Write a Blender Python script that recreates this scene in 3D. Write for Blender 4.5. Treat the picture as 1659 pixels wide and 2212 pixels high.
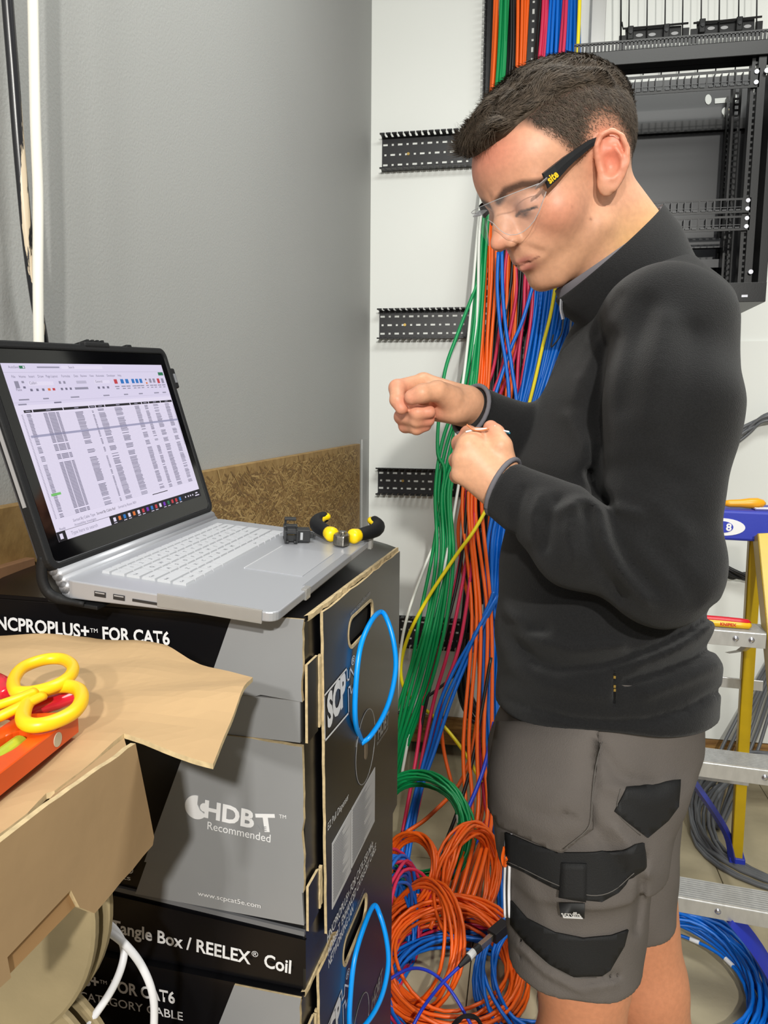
import bpy, bmesh, math, random
import numpy as np
from mathutils import Vector, Matrix, noise as mnoise
from mathutils.bvhtree import BVHTree

for o in list(bpy.data.objects):
    bpy.data.objects.remove(o)
SC = bpy.context.scene
COL = SC.collection

# ------------------------------------------------------------------ camera
IW, IH, FPX = 1659.0, 2212.0, 1640.0
YAW, PITCH, ROLL = math.radians(10.8), math.radians(7.5), math.radians(0.5)
CAMP = np.array([0.0, 0.0, 1.33])
_f = np.array([-math.sin(YAW) * math.cos(PITCH), math.cos(YAW) * math.cos(PITCH), -math.sin(PITCH)])
_r = np.array([math.cos(YAW), math.sin(YAW), 0.0])
_u = np.cross(_r, _f)
CR = math.cos(ROLL) * _r + math.sin(ROLL) * _u
CU = -math.sin(ROLL) * _r + math.cos(ROLL) * _u
CF = _f
cam = bpy.data.cameras.new('camera')
cam.sensor_fit = 'VERTICAL'
cam.sensor_height = 24.0
cam.sensor_width = 18.0
cam.lens = 24.0 * FPX / IH
cam.clip_start = 0.02
camo = bpy.data.objects.new('camera', cam)
COL.objects.link(camo)
camo.matrix_world = Matrix(((CR[0], CU[0], -CF[0], CAMP[0]), (CR[1], CU[1], -CF[1], CAMP[1]),
                            (CR[2], CU[2], -CF[2], CAMP[2]), (0, 0, 0, 1)))
SC.camera = camo

def ray(x, y):
    return CF + CR * (x - IW / 2) / FPX - CU * (y - IH / 2) / FPX
def on_x(x, y, v):
    d = ray(x, y); return CAMP + d * (v - CAMP[0]) / d[0]
def on_y(x, y, v):
    d = ray(x, y); return CAMP + d * (v - CAMP[1]) / d[1]
def on_z(x, y, v):
    d = ray(x, y); return CAMP + d * (v - CAMP[2]) / d[2]
def at_d(x, y, depth):
    return CAMP + ray(x, y) * depth

# ------------------------------------------------------------------ world, lamps, exposure
wd = bpy.data.worlds.new('world'); SC.world = wd
wd.use_nodes = True
bgn = wd.node_tree.nodes['Background']
bgn.inputs[0].default_value = (0.98, 1.0, 0.96, 1)
bgn.inputs[1].default_value = 0.24
def area_lamp(name, loc, target, sx, sy, power, col):
    l = bpy.data.lights.new(name, 'AREA'); l.shape = 'RECTANGLE'; l.size = sx; l.size_y = sy
    l.energy = power; l.color = col
    o = bpy.data.objects.new(name, l); COL.objects.link(o)
    o.location = loc
    o.rotation_euler = (Vector(target) - Vector(loc)).to_track_quat('-Z', 'Y').to_euler()
area_lamp('work_lamp', (0.62, -1.95, 2.50), (0.1, 2.0, 1.1), 0.09, 0.07, 90.0, (1.0, 0.975, 0.91))
area_lamp('work_lamp', (-0.05, -2.15, 2.40), (0.1, 2.0, 1.1), 0.12, 0.09, 36.0, (1.0, 0.975, 0.92))
area_lamp('fill_panel', (0.50, 1.05, 2.88), (0.50, 1.5, 0.0), 1.2, 0.6, 36.0, (0.99, 1.0, 0.95))  # unseen overhead fill, added to brighten the back wall and floor
vs = SC.view_settings
vs.view_transform = 'Standard'; vs.look = 'None'; vs.gamma = 1.0; vs.exposure = -0.08
vs.use_curve_mapping = False

# ------------------------------------------------------------------ materials
def lin(c):
    c = c / 255.0
    return c / 12.92 if c <= 0.04045 else ((c + 0.055) / 1.055) ** 2.4
def rgb(r, g, b):
    return (lin(r), lin(g), lin(b), 1.0)
MATS = {}
def mat(name, col, rough=0.5, metal=0.0, spec=0.5, var=0.0, vscale=20.0, bump=0.0, bscale=200.0, emit=None, estr=0.0,
        stretch=(1, 1, 1), col2=None, ramp=(0.35, 0.65), trans=0.0, ior=1.45, alpha=1.0, attr=None, sheen=0.0, sub=0.0, coat=0.0, detail=4.0):
    if name in MATS: return MATS[name]
    m = bpy.data.materials.new(name); m.use_nodes = True
    nt = m.node_tree; b = nt.nodes['Principled BSDF']
    b.inputs['Roughness'].default_value = rough
    b.inputs['Metallic'].default_value = metal
    b.inputs['Specular IOR Level'].default_value = spec
    c = rgb(*col)
    b.inputs['Base Color'].default_value = c
    if trans: b.inputs['Transmission Weight'].default_value = trans; b.inputs['IOR'].default_value = ior
    if alpha < 1: b.inputs['Alpha'].default_value = alpha
    if sheen: b.inputs['Sheen Weight'].default_value = sheen; b.inputs['Sheen Roughness'].default_value = 0.5
    if coat: b.inputs['Coat Weight'].default_value = coat; b.inputs['Coat Roughness'].default_value = 0.15
    if sub:
        b.inputs['Subsurface Weight'].default_value = sub
        b.inputs['Subsurface Radius'].default_value = (0.006, 0.0025, 0.0015)
        b.inputs['Subsurface Scale'].default_value = 1.0
    if emit:
        b.inputs['Emission Color'].default_value = rgb(*emit); b.inputs['Emission Strength'].default_value = estr
    tc = nt.nodes.new('ShaderNodeTexCoord'); mp = nt.nodes.new('ShaderNodeMapping')
    mp.inputs['Scale'].default_value = stretch
    nt.links.new(tc.outputs['Object'], mp.inputs['Vector'])
    src = None
    if attr:
        at = nt.nodes.new('ShaderNodeVertexColor'); at.layer_name = attr
        src = at.outputs['Color']
    if var or col2:
        n = nt.nodes.new('ShaderNodeTexNoise'); n.inputs['Scale'].default_value = vscale; n.inputs['Detail'].default_value = detail
        nt.links.new(mp.outputs['Vector'], n.inputs['Vector'])
        cr = nt.nodes.new('ShaderNodeValToRGB')
        cr.color_ramp.elements[0].position, cr.color_ramp.elements[1].position = ramp
        nt.links.new(n.outputs['Fac'], cr.inputs['Fac'])
        if attr:
            cr.color_ramp.elements[0].color = (1 - var, 1 - var, 1 - var, 1); cr.color_ramp.elements[1].color = (1 + var * .5,) * 3 + (1,)
            mx = nt.nodes.new('ShaderNodeMix'); mx.data_type = 'RGBA'; mx.blend_type = 'MULTIPLY'; mx.inputs['Factor'].default_value = 1
            nt.links.new(src, mx.inputs['A']); nt.links.new(cr.outputs['Color'], mx.inputs['B'])
            src = mx.outputs['Result']
        else:
            k = 1 - var
            cr.color_ramp.elements[0].color = rgb(*col2) if col2 else (c[0] * k, c[1] * k, c[2] * k, 1)
            cr.color_ramp.elements[1].color = c
            src = cr.outputs['Color']
    if src is not None: nt.links.new(src, b.inputs['Base Color'])
    if bump:
        n2 = nt.nodes.new('ShaderNodeTexNoise'); n2.inputs['Scale'].default_value = bscale; n2.inputs['Detail'].default_value = 3
        nt.links.new(mp.outputs['Vector'], n2.inputs['Vector'])
        bp = nt.nodes.new('ShaderNodeBump'); bp.inputs['Strength'].default_value = bump; bp.inputs['Distance'].default_value = 0.002
        nt.links.new(n2.outputs['Fac'], bp.inputs['Height']); nt.links.new(bp.outputs['Normal'], b.inputs['Normal'])
    MATS[name] = m
    return m

# ------------------------------------------------------------------ object helpers
def tag(o, label=None, cat=None, group=None, kind=None):
    if label: o['label'] = label
    if cat: o['category'] = cat
    if group: o['group'] = group
    if kind: o['kind'] = kind
    return o
def empty(name, M=None, label=None, cat=None, group=None):
    o = bpy.data.objects.new(name, None); COL.objects.link(o)
    o.empty_display_size = 0.02
    if M is not None:
        if isinstance(M, Matrix): o.matrix_world = M
        else: o.location = tuple(M)
    return tag(o, label, cat, group)
def link(name, me, m=None, parent=None, M=None, bev=0.0, seg=2, smooth=False):
    o = bpy.data.objects.new(name, me); COL.objects.link(o)
    if m is not None and len(me.materials) == 0:
        for mm in (m if isinstance(m, (list, tuple)) else [m]): me.materials.append(mm)
    if parent is not None: o.parent = parent
    if M is not None: o.matrix_basis = M
    if bev:
        b = o.modifiers.new('bevel', 'BEVEL'); b.width = bev; b.segments = seg; b.limit_method = 'ANGLE'; b.angle_limit = math.radians(40)
    if smooth:
        me.polygons.foreach_set('use_smooth', [True] * len(me.polygons))
    return o
class MB:
    def __init__(s): s.v = []; s.f = []; s.mi = []; s.cur = 0
    def add(s, vs, fs):
        n = len(s.v); s.v += [tuple(map(float, p)) for p in vs]
        s.f += [tuple(n + i for i in f) for f in fs]; s.mi += [s.cur] * len(fs)
        return s
    def box(s, x0, x1, y0, y1, z0, z1, M=None):
        p = [(x, y, z) for z in (z0, z1) for y in (y0, y1) for x in (x0, x1)]
        if M is not None: p = [tuple(M @ Vector(q)) for q in p]
        return s.add(p, [(0, 2, 3, 1), (4, 5, 7, 6), (0, 1, 5, 4), (2, 6, 7, 3), (0, 4, 6, 2), (1, 3, 7, 5)])
    def quad(s, a, b, c, d): return s.add([a, b, c, d], [(0, 1, 2, 3)])
    def prism(s, poly, z0, z1, M=None):
        n = len(poly)
        p = [(x, y, z0) for x, y in poly] + [(x, y, z1) for x, y in poly]
        if M is not None: p = [tuple(M @ Vector(q)) for q in p]
        fs = [tuple(range(n - 1, -1, -1)), tuple(range(n, 2 * n))] + [(i, (i + 1) % n, n + (i + 1) % n, n + i) for i in range(n)]
        return s.add(p, fs)
    def tube(s, pts, r, n=8, cap=True, flat=1.0):
        P = [np.asarray(p, float) for p in pts]; m = len(P)
        rs = r if isinstance(r, (list, tuple, np.ndarray)) else [r] * m
        T = []
        for i in range(m):
            t = P[min(i + 1, m - 1)] - P[max(i - 1, 0)]; l = np.linalg.norm(t); T.append(t / l if l > 1e-9 else np.array([0, 0, 1.]))
        a = np.array([0, 0, 1.]) if abs(T[0][2]) < .9 else np.array([1., 0, 0])
        N = np.cross(T[0], a); N /= np.linalg.norm(N)
        vs = []
        for i in range(m):
            N = N - T[i] * (N @ T[i]); l = np.linalg.norm(N)
            if l < 1e-6: N = np.cross(T[i], [0.3, .5, .8]); l = np.linalg.norm(N)
            N = N / l; B = np.cross(T[i], N)
            for k in range(n):
                q = 2 * math.pi * k / n
                vs.append(P[i] + rs[i] * (math.cos(q) * N + flat * math.sin(q) * B))
        fs = [(i * n + k, i * n + (k + 1) % n, (i + 1) * n + (k + 1) % n, (i + 1) * n + k) for i in range(m - 1) for k in range(n)]
        if cap: fs += [tuple(range(n - 1, -1, -1)), tuple((m - 1) * n + k for k in range(n))]
        return s.add(vs, fs)
    def cyl(s, a, b, r, n=16): return s.tube([a, b], r, n)
    def lathe(s, prof, n=24, M=None):
        vs = []; m = len(prof)
        for i in range(n):
            q = 2 * math.pi * i / n
            vs += [(r * math.cos(q), r * math.sin(q), z) for r, z in prof]
        if M is not None: vs = [tuple(M @ Vector(q)) for q in vs]
        fs = [(i * m + j, ((i + 1) % n) * m + j, ((i + 1) % n) * m + j + 1, i * m + j + 1) for i in range(n) for j in range(m - 1)]
        return s.add(vs, fs)
    def grid(s, P, closed=False):
        # P[i][j] points
        a = len(P); b = len(P[0])
        vs = [p for row in P for p in row]
        fs = [(i * b + j, i * b + (j + 1) % b, (i + 1) * b + (j + 1) % b, (i + 1) * b + j) for i in range(a - 1) for j in range(b if closed else b - 1)]
        return s.add(vs, fs)
    def mesh(s, name):
        me = bpy.data.meshes.new(name); me.from_pydata(s.v, [], s.f); me.update()
        if any(s.mi): me.polygons.foreach_set('material_index', s.mi)
        return me
    def build(s, name, m, parent=None, M=None, bev=0.0, seg=2, smooth=False):
        return link(name, s.mesh(name), m, parent, M, bev, seg, smooth)
def catmull(pts, per=8):
    P = [np.asarray(p, float) for p in pts]
    P = [2 * P[0] - P[1]] + P + [2 * P[-1] - P[-2]]
    out = []
    for i in range(1, len(P) - 2):
        for k in range(per):
            t = k / per
            out.append(0.5 * ((2 * P[i]) + (-P[i - 1] + P[i + 1]) * t + (2 * P[i - 1] - 5 * P[i] + 4 * P[i + 1] - P[i + 2]) * t * t
                              + (-P[i - 1] + 3 * P[i] - 3 * P[i + 1] + P[i + 2]) * t ** 3))
    out.append(P[-2]); return out
def tube_obj(name, pts, r, m, parent=None, n=8, per=8, curve=True):
    return MB().tube(catmull(pts, per) if curve else pts, r, n).build(name, m, parent, smooth=True)
def frame(o, x, y, z=None):
    """matrix with origin o, columns x, y (orthonormalised), z"""
    x = Vector(x).normalized(); y = Vector(y); y = (y - x * x.dot(y)).normalized(); z = x.cross(y)
    return Matrix(((x[0], y[0], z[0], o[0]), (x[1], y[1], z[1], o[1]), (x[2], y[2], z[2], o[2]), (0, 0, 0, 1)))
def text_mesh(s, size, ext=0.0, bold=0.0, ax='LEFT', shear=0.0, sx=1.0):
    cu = bpy.data.curves.new('t', 'FONT'); cu.body = s; cu.size = size; cu.extrude = ext; cu.offset = bold
    cu.align_x = ax; cu.shear = shear; cu.resolution_u = 3
    o = bpy.data.objects.new('t', cu); COL.objects.link(o)
    dg = bpy.context.evaluated_depsgraph_get()
    me = bpy.data.meshes.new_from_object(o.evaluated_get(dg))
    bpy.data.objects.remove(o); bpy.data.curves.remove(cu)
    me.materials.clear()
    if sx != 1.0: me.transform(Matrix.Diagonal((sx, 1, 1, 1)))
    return me
def text(name, s, size, M, m, parent=None, **k):
    return link(name, text_mesh(s, size, **k), m, parent, M)
def copy_tree(o, parent=None):
    c = o.copy(); COL.objects.link(c); c.parent = parent
    for ch in list(o.children): copy_tree(ch, c)
    return c
rnd = random.Random(7)
# ================================================================== room
XL, YB = -0.593, 2.80
M_lwall = mat('paint_grey', (164, 165, 163), 0.62, var=0.04, vscale=1.5, bump=0.25, bscale=260)
M_bwall = mat('paint_white', (228, 230, 226), 0.5, var=0.02, vscale=2, bump=0.05, bscale=300)
M_floor = mat('floor_screed', (184, 172, 142), 0.75, var=0.22, vscale=6, bump=0.3, bscale=60)
M_dark = mat('void_dark', (40, 36, 32), 0.9, var=0.4, vscale=5)
M_osb = mat('osb', (156, 126, 76), 0.65, col2=(136, 106, 60), vscale=34, ramp=(.35, .62), stretch=(1, 1, 1), bump=0.4, bscale=70, detail=8)
M_timber = mat('timber', (158, 120, 66), 0.6, col2=(112, 78, 38), vscale=16, stretch=(.6, 6, 6), bump=.2)
fl = empty('floor', (0, 0, 0)); tag(fl, kind='structure')
# screed floor cast in bays with open joints
jx = [-0.593, -0.1, 0.22, 0.585, 0.86, 1.45, 2.6]
jy = [-2.6, -1.2, 0.0, 1.2, 2.12, 3.1]
for i in range(len(jx) - 1):
    for j in range(len(jy) - 1):
        MB().box(jx[i] + .0012, jx[i + 1] - .0012, jy[j] + .0012, jy[j + 1] - .0012, -0.06, rnd.uniform(-.001, 0)).build('floor_panel', M_floor, fl, bev=.001, seg=1)
MB().box(-0.6, 2.6, -2.6, 3.1, -0.1, -0.062).build('floor_base', M_dark, fl)
tag(MB().box(XL - .1, XL, -2.6, 3.16, -.06, 2.95).build('wall_left', M_lwall), kind='structure')
ZP = float(on_y(900, 1542, YB)[2]); ZT = float(on_y(900, 1600, YB)[2])
tag(MB().box(XL, 2.6, YB, YB + .02, ZP, 2.95).build('wall_back', M_bwall), kind='structure')
tag(MB().box(XL, 2.6, YB + .3, YB + .36, -.06, 2.95).build('wall_recess', M_dark), kind='structure')  # coloured dark to stand for the shade in the gap under the wall board
o = MB().box(XL, 2.6, YB - .012, YB + .05, ZT, ZP - .001).build('timber_batten', M_timber, bev=.002)
tag(o, 'brown timber batten along the foot of the white wall board', 'batten')
zz = float(on_y(1640, 737, YB)[2])
tag(MB().box(0.30, 2.0, YB - .010, YB - .0005, ZP + .002, zz).build('wall_panel', M_bwall, bev=.001), kind='structure')  # separate white wall panel over the lower right of the back wall
tag(MB().box(XL, XL + .006, 2.66, 2.73, 0.0, 1.232).build('trim_1', M_lwall), kind='structure')
# OSB board leaning on the left wall
p0 = on_x(778, 953, XL + .018); p1 = on_x(0, 1115, XL + .018)
o = MB().box(XL + .0005, XL + .018, 0.35, float(p0[1]), 0.0, float((p0[2] + p1[2]) / 2)).build('osb_board', M_osb, bev=.001, seg=1)
tag(o, 'brown oriented strand board standing against the grey wall', 'board')
# flakes of the strand board that catch the eye
M_fl = [mat('flake%d' % i, c, .6) for i, c in enumerate(((176, 146, 92), (136, 104, 58), (160, 130, 78), (116, 88, 48)))]
mb = MB()
zt = float((p0[2] + p1[2]) / 2)
for k in range(9000):
    y = rnd.uniform(.9, float(p0[1]) - .04); z = rnd.uniform(.86, zt - .02); a = rnd.gauss(0, .55); L = rnd.uniform(.012, .075); w = rnd.uniform(.0012, .0055)
    c, s = math.cos(a), math.sin(a); h = XL + .0182 + rnd.uniform(0, .0007)
    mb.cur = rnd.randrange(4)
    q = [(h, y + c * u * L - s * v * w, min(zt - .001, z + s * u * L + c * v * w)) for u, v in ((-.5, -.3), (.45, -.5), (.5, .4), (-.4, .5))]
    mb.add(q, [(0, 1, 2, 3)])
fo = mb.build('wood_flakes', M_fl, o); tag(fo, kind='stuff')
# timber ledge in front of the OSB, far left
o = MB().box(XL + .018, XL + .03, .35, .78, 1.142, 1.158).build('wood_strip', mat('strip', (150, 112, 80), .6, var=.2, vscale=30), bev=.001)
tag(o, 'thin reddish brown wood strip along the strand board behind the laptop', 'wood strip')
# conduits on the left wall
M_black = mat('black_plastic', (28, 28, 30), 0.42)
M_whitep = mat('white_plastic', (228, 226, 216), 0.45)
XC = XL + 0.040
def cond(px, r): return [on_x(x, y, XC + d) for x, y, d in px]
bc = cond([(-6, -400, -.014), (2, -200, -.014), (16, 0, -.014), (28, 150, -.014), (42, 330, -.014), (60, 520, -.014), (76, 640, -.014), (96, 760, -.016), (108, 900, -.022), (116, 1150, -.022)], 0)
M_scuff = mat('scuffed_black', (30, 30, 34), 0.3, col2=(206, 188, 160), vscale=75, ramp=(.655, .665), stretch=(1, 1, .12), detail=6)
nt = M_scuff.node_tree
cr = [n for n in nt.nodes if n.type == 'VALTORGB'][0]
cr.color_ramp.elements[0].color = rgb(30, 30, 34); cr.color_ramp.elements[1].color = rgb(206, 190, 165)
cr.color_ramp.elements[0].position = .565; cr.color_ramp.elements[1].position = .575
o = tube_obj('conduit', bc, .0062, M_scuff, n=12); tag(o, 'black conduit with cream paint scuffs slanting up the grey wall', 'conduit')
wc = cond([(66, -400, 0), (68, -200, 0), (71, 0, 0), (76, 250, .001), (82, 420, 0), (82, 600, .001), (84, 760, -.002), (86, 900, -.012), (88, 1150, -.014)], 0)
o = tube_obj('conduit', wc, .0058, M_whitep, n=12); tag(o, 'white flexible conduit hanging beside the black one on the grey wall', 'conduit')
# ================================================================== laptop
LM = np.array([[0.06589759, -0.99502105, 0.07477044], [0.99635334, 0.06154515, -0.059095], [0.05419901, 0.078392, 0.99544822]])
LT = np.array([-0.44036033, 0.63341459, 1.1729765])
LMX = Matrix([list(LM[i]) + [LT[i]] for i in range(3)] + [[0, 0, 0, 1]])
M_alu = mat('laptop_alu', (172, 174, 180), 0.38, metal=0.35, bump=.02, bscale=900)
M_alud = mat('laptop_alu_dark', (150, 152, 158), 0.4, metal=0.4)
M_key = mat('keycap', (184, 186, 190), 0.5)
M_legend = mat('key_legend', (110, 112, 118), 0.6)
M_rub = mat('rubber_black', (22, 23, 25), 0.6, spec=.3, bump=.1, bscale=500)
M_glassblk = mat('bezel_glass', (7, 7, 9), 0.07)
lap = empty('laptop', LMX, 'open silver laptop showing a spreadsheet, in a black bumper case on the black cable box', 'laptop')
LW, LD = .312, .228
def rrect(x0, x1, y0, y1, r, n=5):
    out = []
    for cx, cy, a0 in ((x1 - r, y1 - r, 0), (x0 + r, y1 - r, 90), (x0 + r, y0 + r, 180), (x1 - r, y0 + r, 270)):
        for k in range(n + 1):
            a = math.radians(a0 + 90 * k / n); out.append((cx + r * math.cos(a), cy + r * math.sin(a)))
    return out
# wedge base: thin at the front
mb = MB(); poly = rrect(0, LW, -LD, -.012, .010)
n = len(poly)
bot = [(x, y, -.010 - .010 * (1 + y / LD)) for x, y in poly]
mb.add([(x, y, -.0012) for x, y in poly] + bot, [tuple(range(n - 1, -1, -1))[::-1], tuple(range(n, 2 * n))[::-1]] + [(i, n + i, n + (i + 1) % n, (i + 1) % n) for i in range(n)])
base = mb.build('base', M_alu, lap, bev=.0012)
# front finger notch: darker inset strip on front edge and translucent case clips on the near side
MB().box(.085, .222, -LD - .0012, -LD + .008, -.008, -.0005).build('lid_notch', M_alud, lap, bev=.0008)
M_clr = mat('clear_plastic', (196, 194, 190), .15, spec=.6, trans=.6)
MB().box(-.0016, 0.0002, -.215, -.112, -.0125, .0004).build('case_clip', M_clr, lap, bev=.0005)
MB().box(.072, .084, -LD - .0016, -LD + .004, -.011, .0006).build('case_clip', M_clr, lap, bev=.0005)
MB().box(.298, .306, -LD - .004, -LD + .006, -.012, .004).build('case_clip', M_clr, lap, bev=.0008)
# ports on the near side
for y0, y1, z0, z1 in ((-.058, -.046, -.0125, -.0075), (-.078, -.066, -.0125, -.0075), (-.112, -.086, -.0115, -.0090)):
    p = MB().box(-.0006, .004, y0, y1, z0, z1).build('port', mat('port_dark', (38, 38, 40), .5), lap)
    if y1 - y0 < .02: MB().box(-.0008, .003, y0 + .001, y1 - .001, z0 + .0032, z1 - .0006).build('port_tongue', M_alu, p)
# fulcrum hinge: four ribbed segments
for k in range(5):
    zc = [-.0165, -.011, -.0055, 0, .005][k]; yc = [-.016, -.0125, -.009, -.005, .0005][k]
    mb = MB(); mb.tube([(0.001, yc, zc + .0015), (LW - .001, yc, zc + .0015)], .0062, 14)
    mb.build('hinge_segment', M_alu, lap, smooth=True)
# keyboard: six rows
rows = [[1.0] * 16, [1.0] * 13 + [1.6], [1.5] + [1.0] * 12 + [1.1], [1.75] + [1.0] * 11 + [1.85], [2.25] + [1.0] * 10 + [2.35],
        [1.1, 1.1, 1.1, 1.25, 5.4, 1.1, 1.0, .85, .85, .85]]
leg = ['', '`1234567890-= ', ' QWERTYUIOP[]\\', ' ASDFGHJKL;\' ', ' ZXCVBNM,./ ', '']
kx0, kx1 = .0325, .2800
ky = -.0295
for ri, row in enumerate(rows):
    h = .0105 if ri == 0 else .0166
    tot = sum(row); u = (kx1 - kx0) / tot; x = kx0
    for ci, wk in enumerate(row):
        g = .0011
        mb = MB(); a0, a1, b0, b1 = x + g, x + wk * u - g, ky - h + g, ky - g
        mb.add([(a0, b0, -.0012), (a1, b0, -.0012), (a1, b1, -.0012), (a0, b1, -.0012), (a0 + .0004, b0 + .0004, .0013), (a1 - .0004, b0 + .0004, .0013), (a1 - .0004, b1 - .0004, .0013), (a0 + .0004, b1 - .0004, .0013)],
               [(3, 2, 1, 0), (4, 5, 6, 7), (0, 1, 5, 4), (1, 2, 6, 5), (2, 3, 7, 6), (3, 0, 4, 7)])
        k = mb.build('key', M_key, lap)
        L = leg[ri]
        if ci < len(L) and L[ci] != ' ':
            text('key_legend', L[ci], .0062, Matrix.Translation((a0 + (a1 - a0) * .38, (b0 + b1) / 2 - .002, .00145)), M_legend, k)
        elif wk >= 1.1 and wk < 4:
            text('key_legend', {0: 'Backspace', 1: 'Backspace', 2: 'Tab', 3: 'Caps', 4: 'Shift', 5: 'Ctrl'}.get(ri, '') if ci == 0 or ri > 1 else 'Backspace', .0036, Matrix.Translation((a0 + .002, (b0 + b1) / 2 - .0013, .00145)), M_legend, k)
        x += wk * u
    ky -= h
# recessed keyboard well rim shadow gap and touchpad
MB().box(.1145, .2178, -.2090, -.1450, -.0012, -.0004).build('touchpad', mat('touchpad', (172, 174, 180), .32, metal=.2), lap)
mb = MB()
mb.box(.1140, .2183, -.1452, -.1444, -.0012, -.0001)
mb.build('touchpad_edge', mat('bright_edge', (225, 226, 230), .3, metal=.3), lap)
# lid
PHI = math.radians(20.3)
# lid frame: u along hinge (local x), v up the lid, w out of the screen (towards the user)
LIDM = frame((0, -.002, .010), (1, 0, 0), (0, math.sin(PHI), math.cos(PHI)))
lid = MB().prism(rrect(0.0, LW, 0, .212, .008), -.006, 0.0).build('lid', M_alud, lap, LIDM, bev=.001)
def lidM(x, y, z=0): return LIDM @ Matrix.Translation((x, y, z))
gl = MB().prism(rrect(.002, LW - .002, .003, .210, .007), 0.0, .0014).build('bezel', M_glassblk, lap, LIDM)
# display
dx0, dx1, dy0, dy1 = .0155, .2985, .0200, .1960
def emis(name, c, s=1.0):
    m = mat(name, (0, 0, 0), .5, emit=c, estr=s); return m
ES = .92
E_bg = emis('scr_white', (238, 230, 252), ES); E_rib = emis('scr_ribbon', (228, 220, 246), ES); E_txt = emis('scr_text', (120, 116, 140), ES)
E_dk = emis('scr_dark', (18, 16, 28), ES); E_line = emis('scr_line', (196, 190, 214), ES); E_sel = emis('scr_select', (168, 166, 196), ES)
E_grn = emis('scr_green', (34, 120, 80), ES); E_lg = emis('scr_lightgreen', (120, 200, 110), ES); E_red = emis('scr_red', (200, 60, 70), ES); E_blu = emis('scr_blue', (40, 120, 200), ES)
E_org = emis('scr_orange', (230, 120, 50), ES); E_pur = emis('scr_purple', (120, 50, 190), ES); E_tx2 = emis('scr_text2', (150, 146, 168), ES)
mb = MB(); mats = [E_bg, E_rib, E_txt, E_dk, E_line, E_sel, E_grn, E_lg, E_red, E_blu, E_org, E_pur, E_tx2]
DW, DH = dx1 - dx0, dy1 - dy0
lay = [0]
def R(x0, y0, x1, y1, m, l=1):
    """rect in screen fractions, y from the top"""
    mb.cur = mats.index(m); z = .0015 + l * .00004
    X0, X1, Y0, Y1 = dx0 + x0 * DW, dx0 + x1 * DW, dy1 - y0 * DH, dy1 - y1 * DH
    mb.add([(X0, Y1, z), (X1, Y1, z), (X1, Y0, z), (X0, Y0, z)], [(0, 1, 2, 3)])
R(0, 0, 1, 1, E_bg, 0)
R(0, 0, 1, .235, E_rib)
R(.0, .05, 1, .052, E_line, 2)
R(.082, .014, .11, .03, E_grn, 2); R(.099, .017, .107, .027, E_bg, 3)
R(.95, .055, .992, .078, E_grn, 2)
R(.30, .012, .55, .032, E_bg, 2)
# ribbon icons
for i, (x, y, w, h, m) in enumerate([(.035, .10, .02, .04, E_tx2), (.07, .10, .012, .012, E_tx2), (.07, .13, .012, .012, E_txt), (.10, .105, .13, .022, E_bg), (.10, .145, .012, .014, E_txt), (.13, .145, .012, .014, E_txt), (.16, .145, .012, .014, E_txt),
        (.19, .145, .014, .014, E_org), (.215, .145, .014, .014, E_red), (.26, .105, .012, .016, E_tx2), (.285, .105, .012, .016, E_tx2), (.26, .145, .012, .014, E_txt), (.285, .145, .012, .014, E_txt), (.31, .145, .012, .014, E_txt), (.34, .145, .08, .014, E_tx2),
        (.36, .105, .06, .018, E_line), (.47, .105, .10, .02, E_bg), (.48, .145, .014, .014, E_txt), (.51, .145, .014, .014, E_txt), (.54, .145, .014, .014, E_txt), (.60, .10, .022, .03, E_red), (.645, .10, .022, .03, E_blu), (.68, .10, .022, .03, E_blu),
        (.725, .10, .02, .03, E_blu), (.755, .10, .02, .03, E_blu), (.785, .10, .02, .03, E_blu), (.83, .10, .012, .012, E_txt), (.83, .125, .012, .012, E_org), (.86, .10, .018, .03, E_tx2), (.89, .10, .018, .03, E_tx2), (.925, .10, .02, .035, E_red), (.96, .10, .02, .035, E_tx2)]):
    R(x, y, x + w, y + h, m, 3)
    if y < .11 and w < .03 and x > .5: R(x - .004, y + .045, x + w + .004, y + .052, E_tx2, 3); R(x, y + .06, x + w, y + .066, E_tx2, 3)
for x, w in ((.03, .05), (.15, .03), (.30, .05), (.50, .04), (.64, .03), (.75, .03), (.87, .04), (.94, .03)): R(x, .20, x + w, .208, E_tx2, 3)
R(0, .218, 1, .2195, E_line, 2)
R(.02, .226, .06, .234, E_tx2, 3); R(.20, .226, .24, .234, E_txt, 3)
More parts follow.
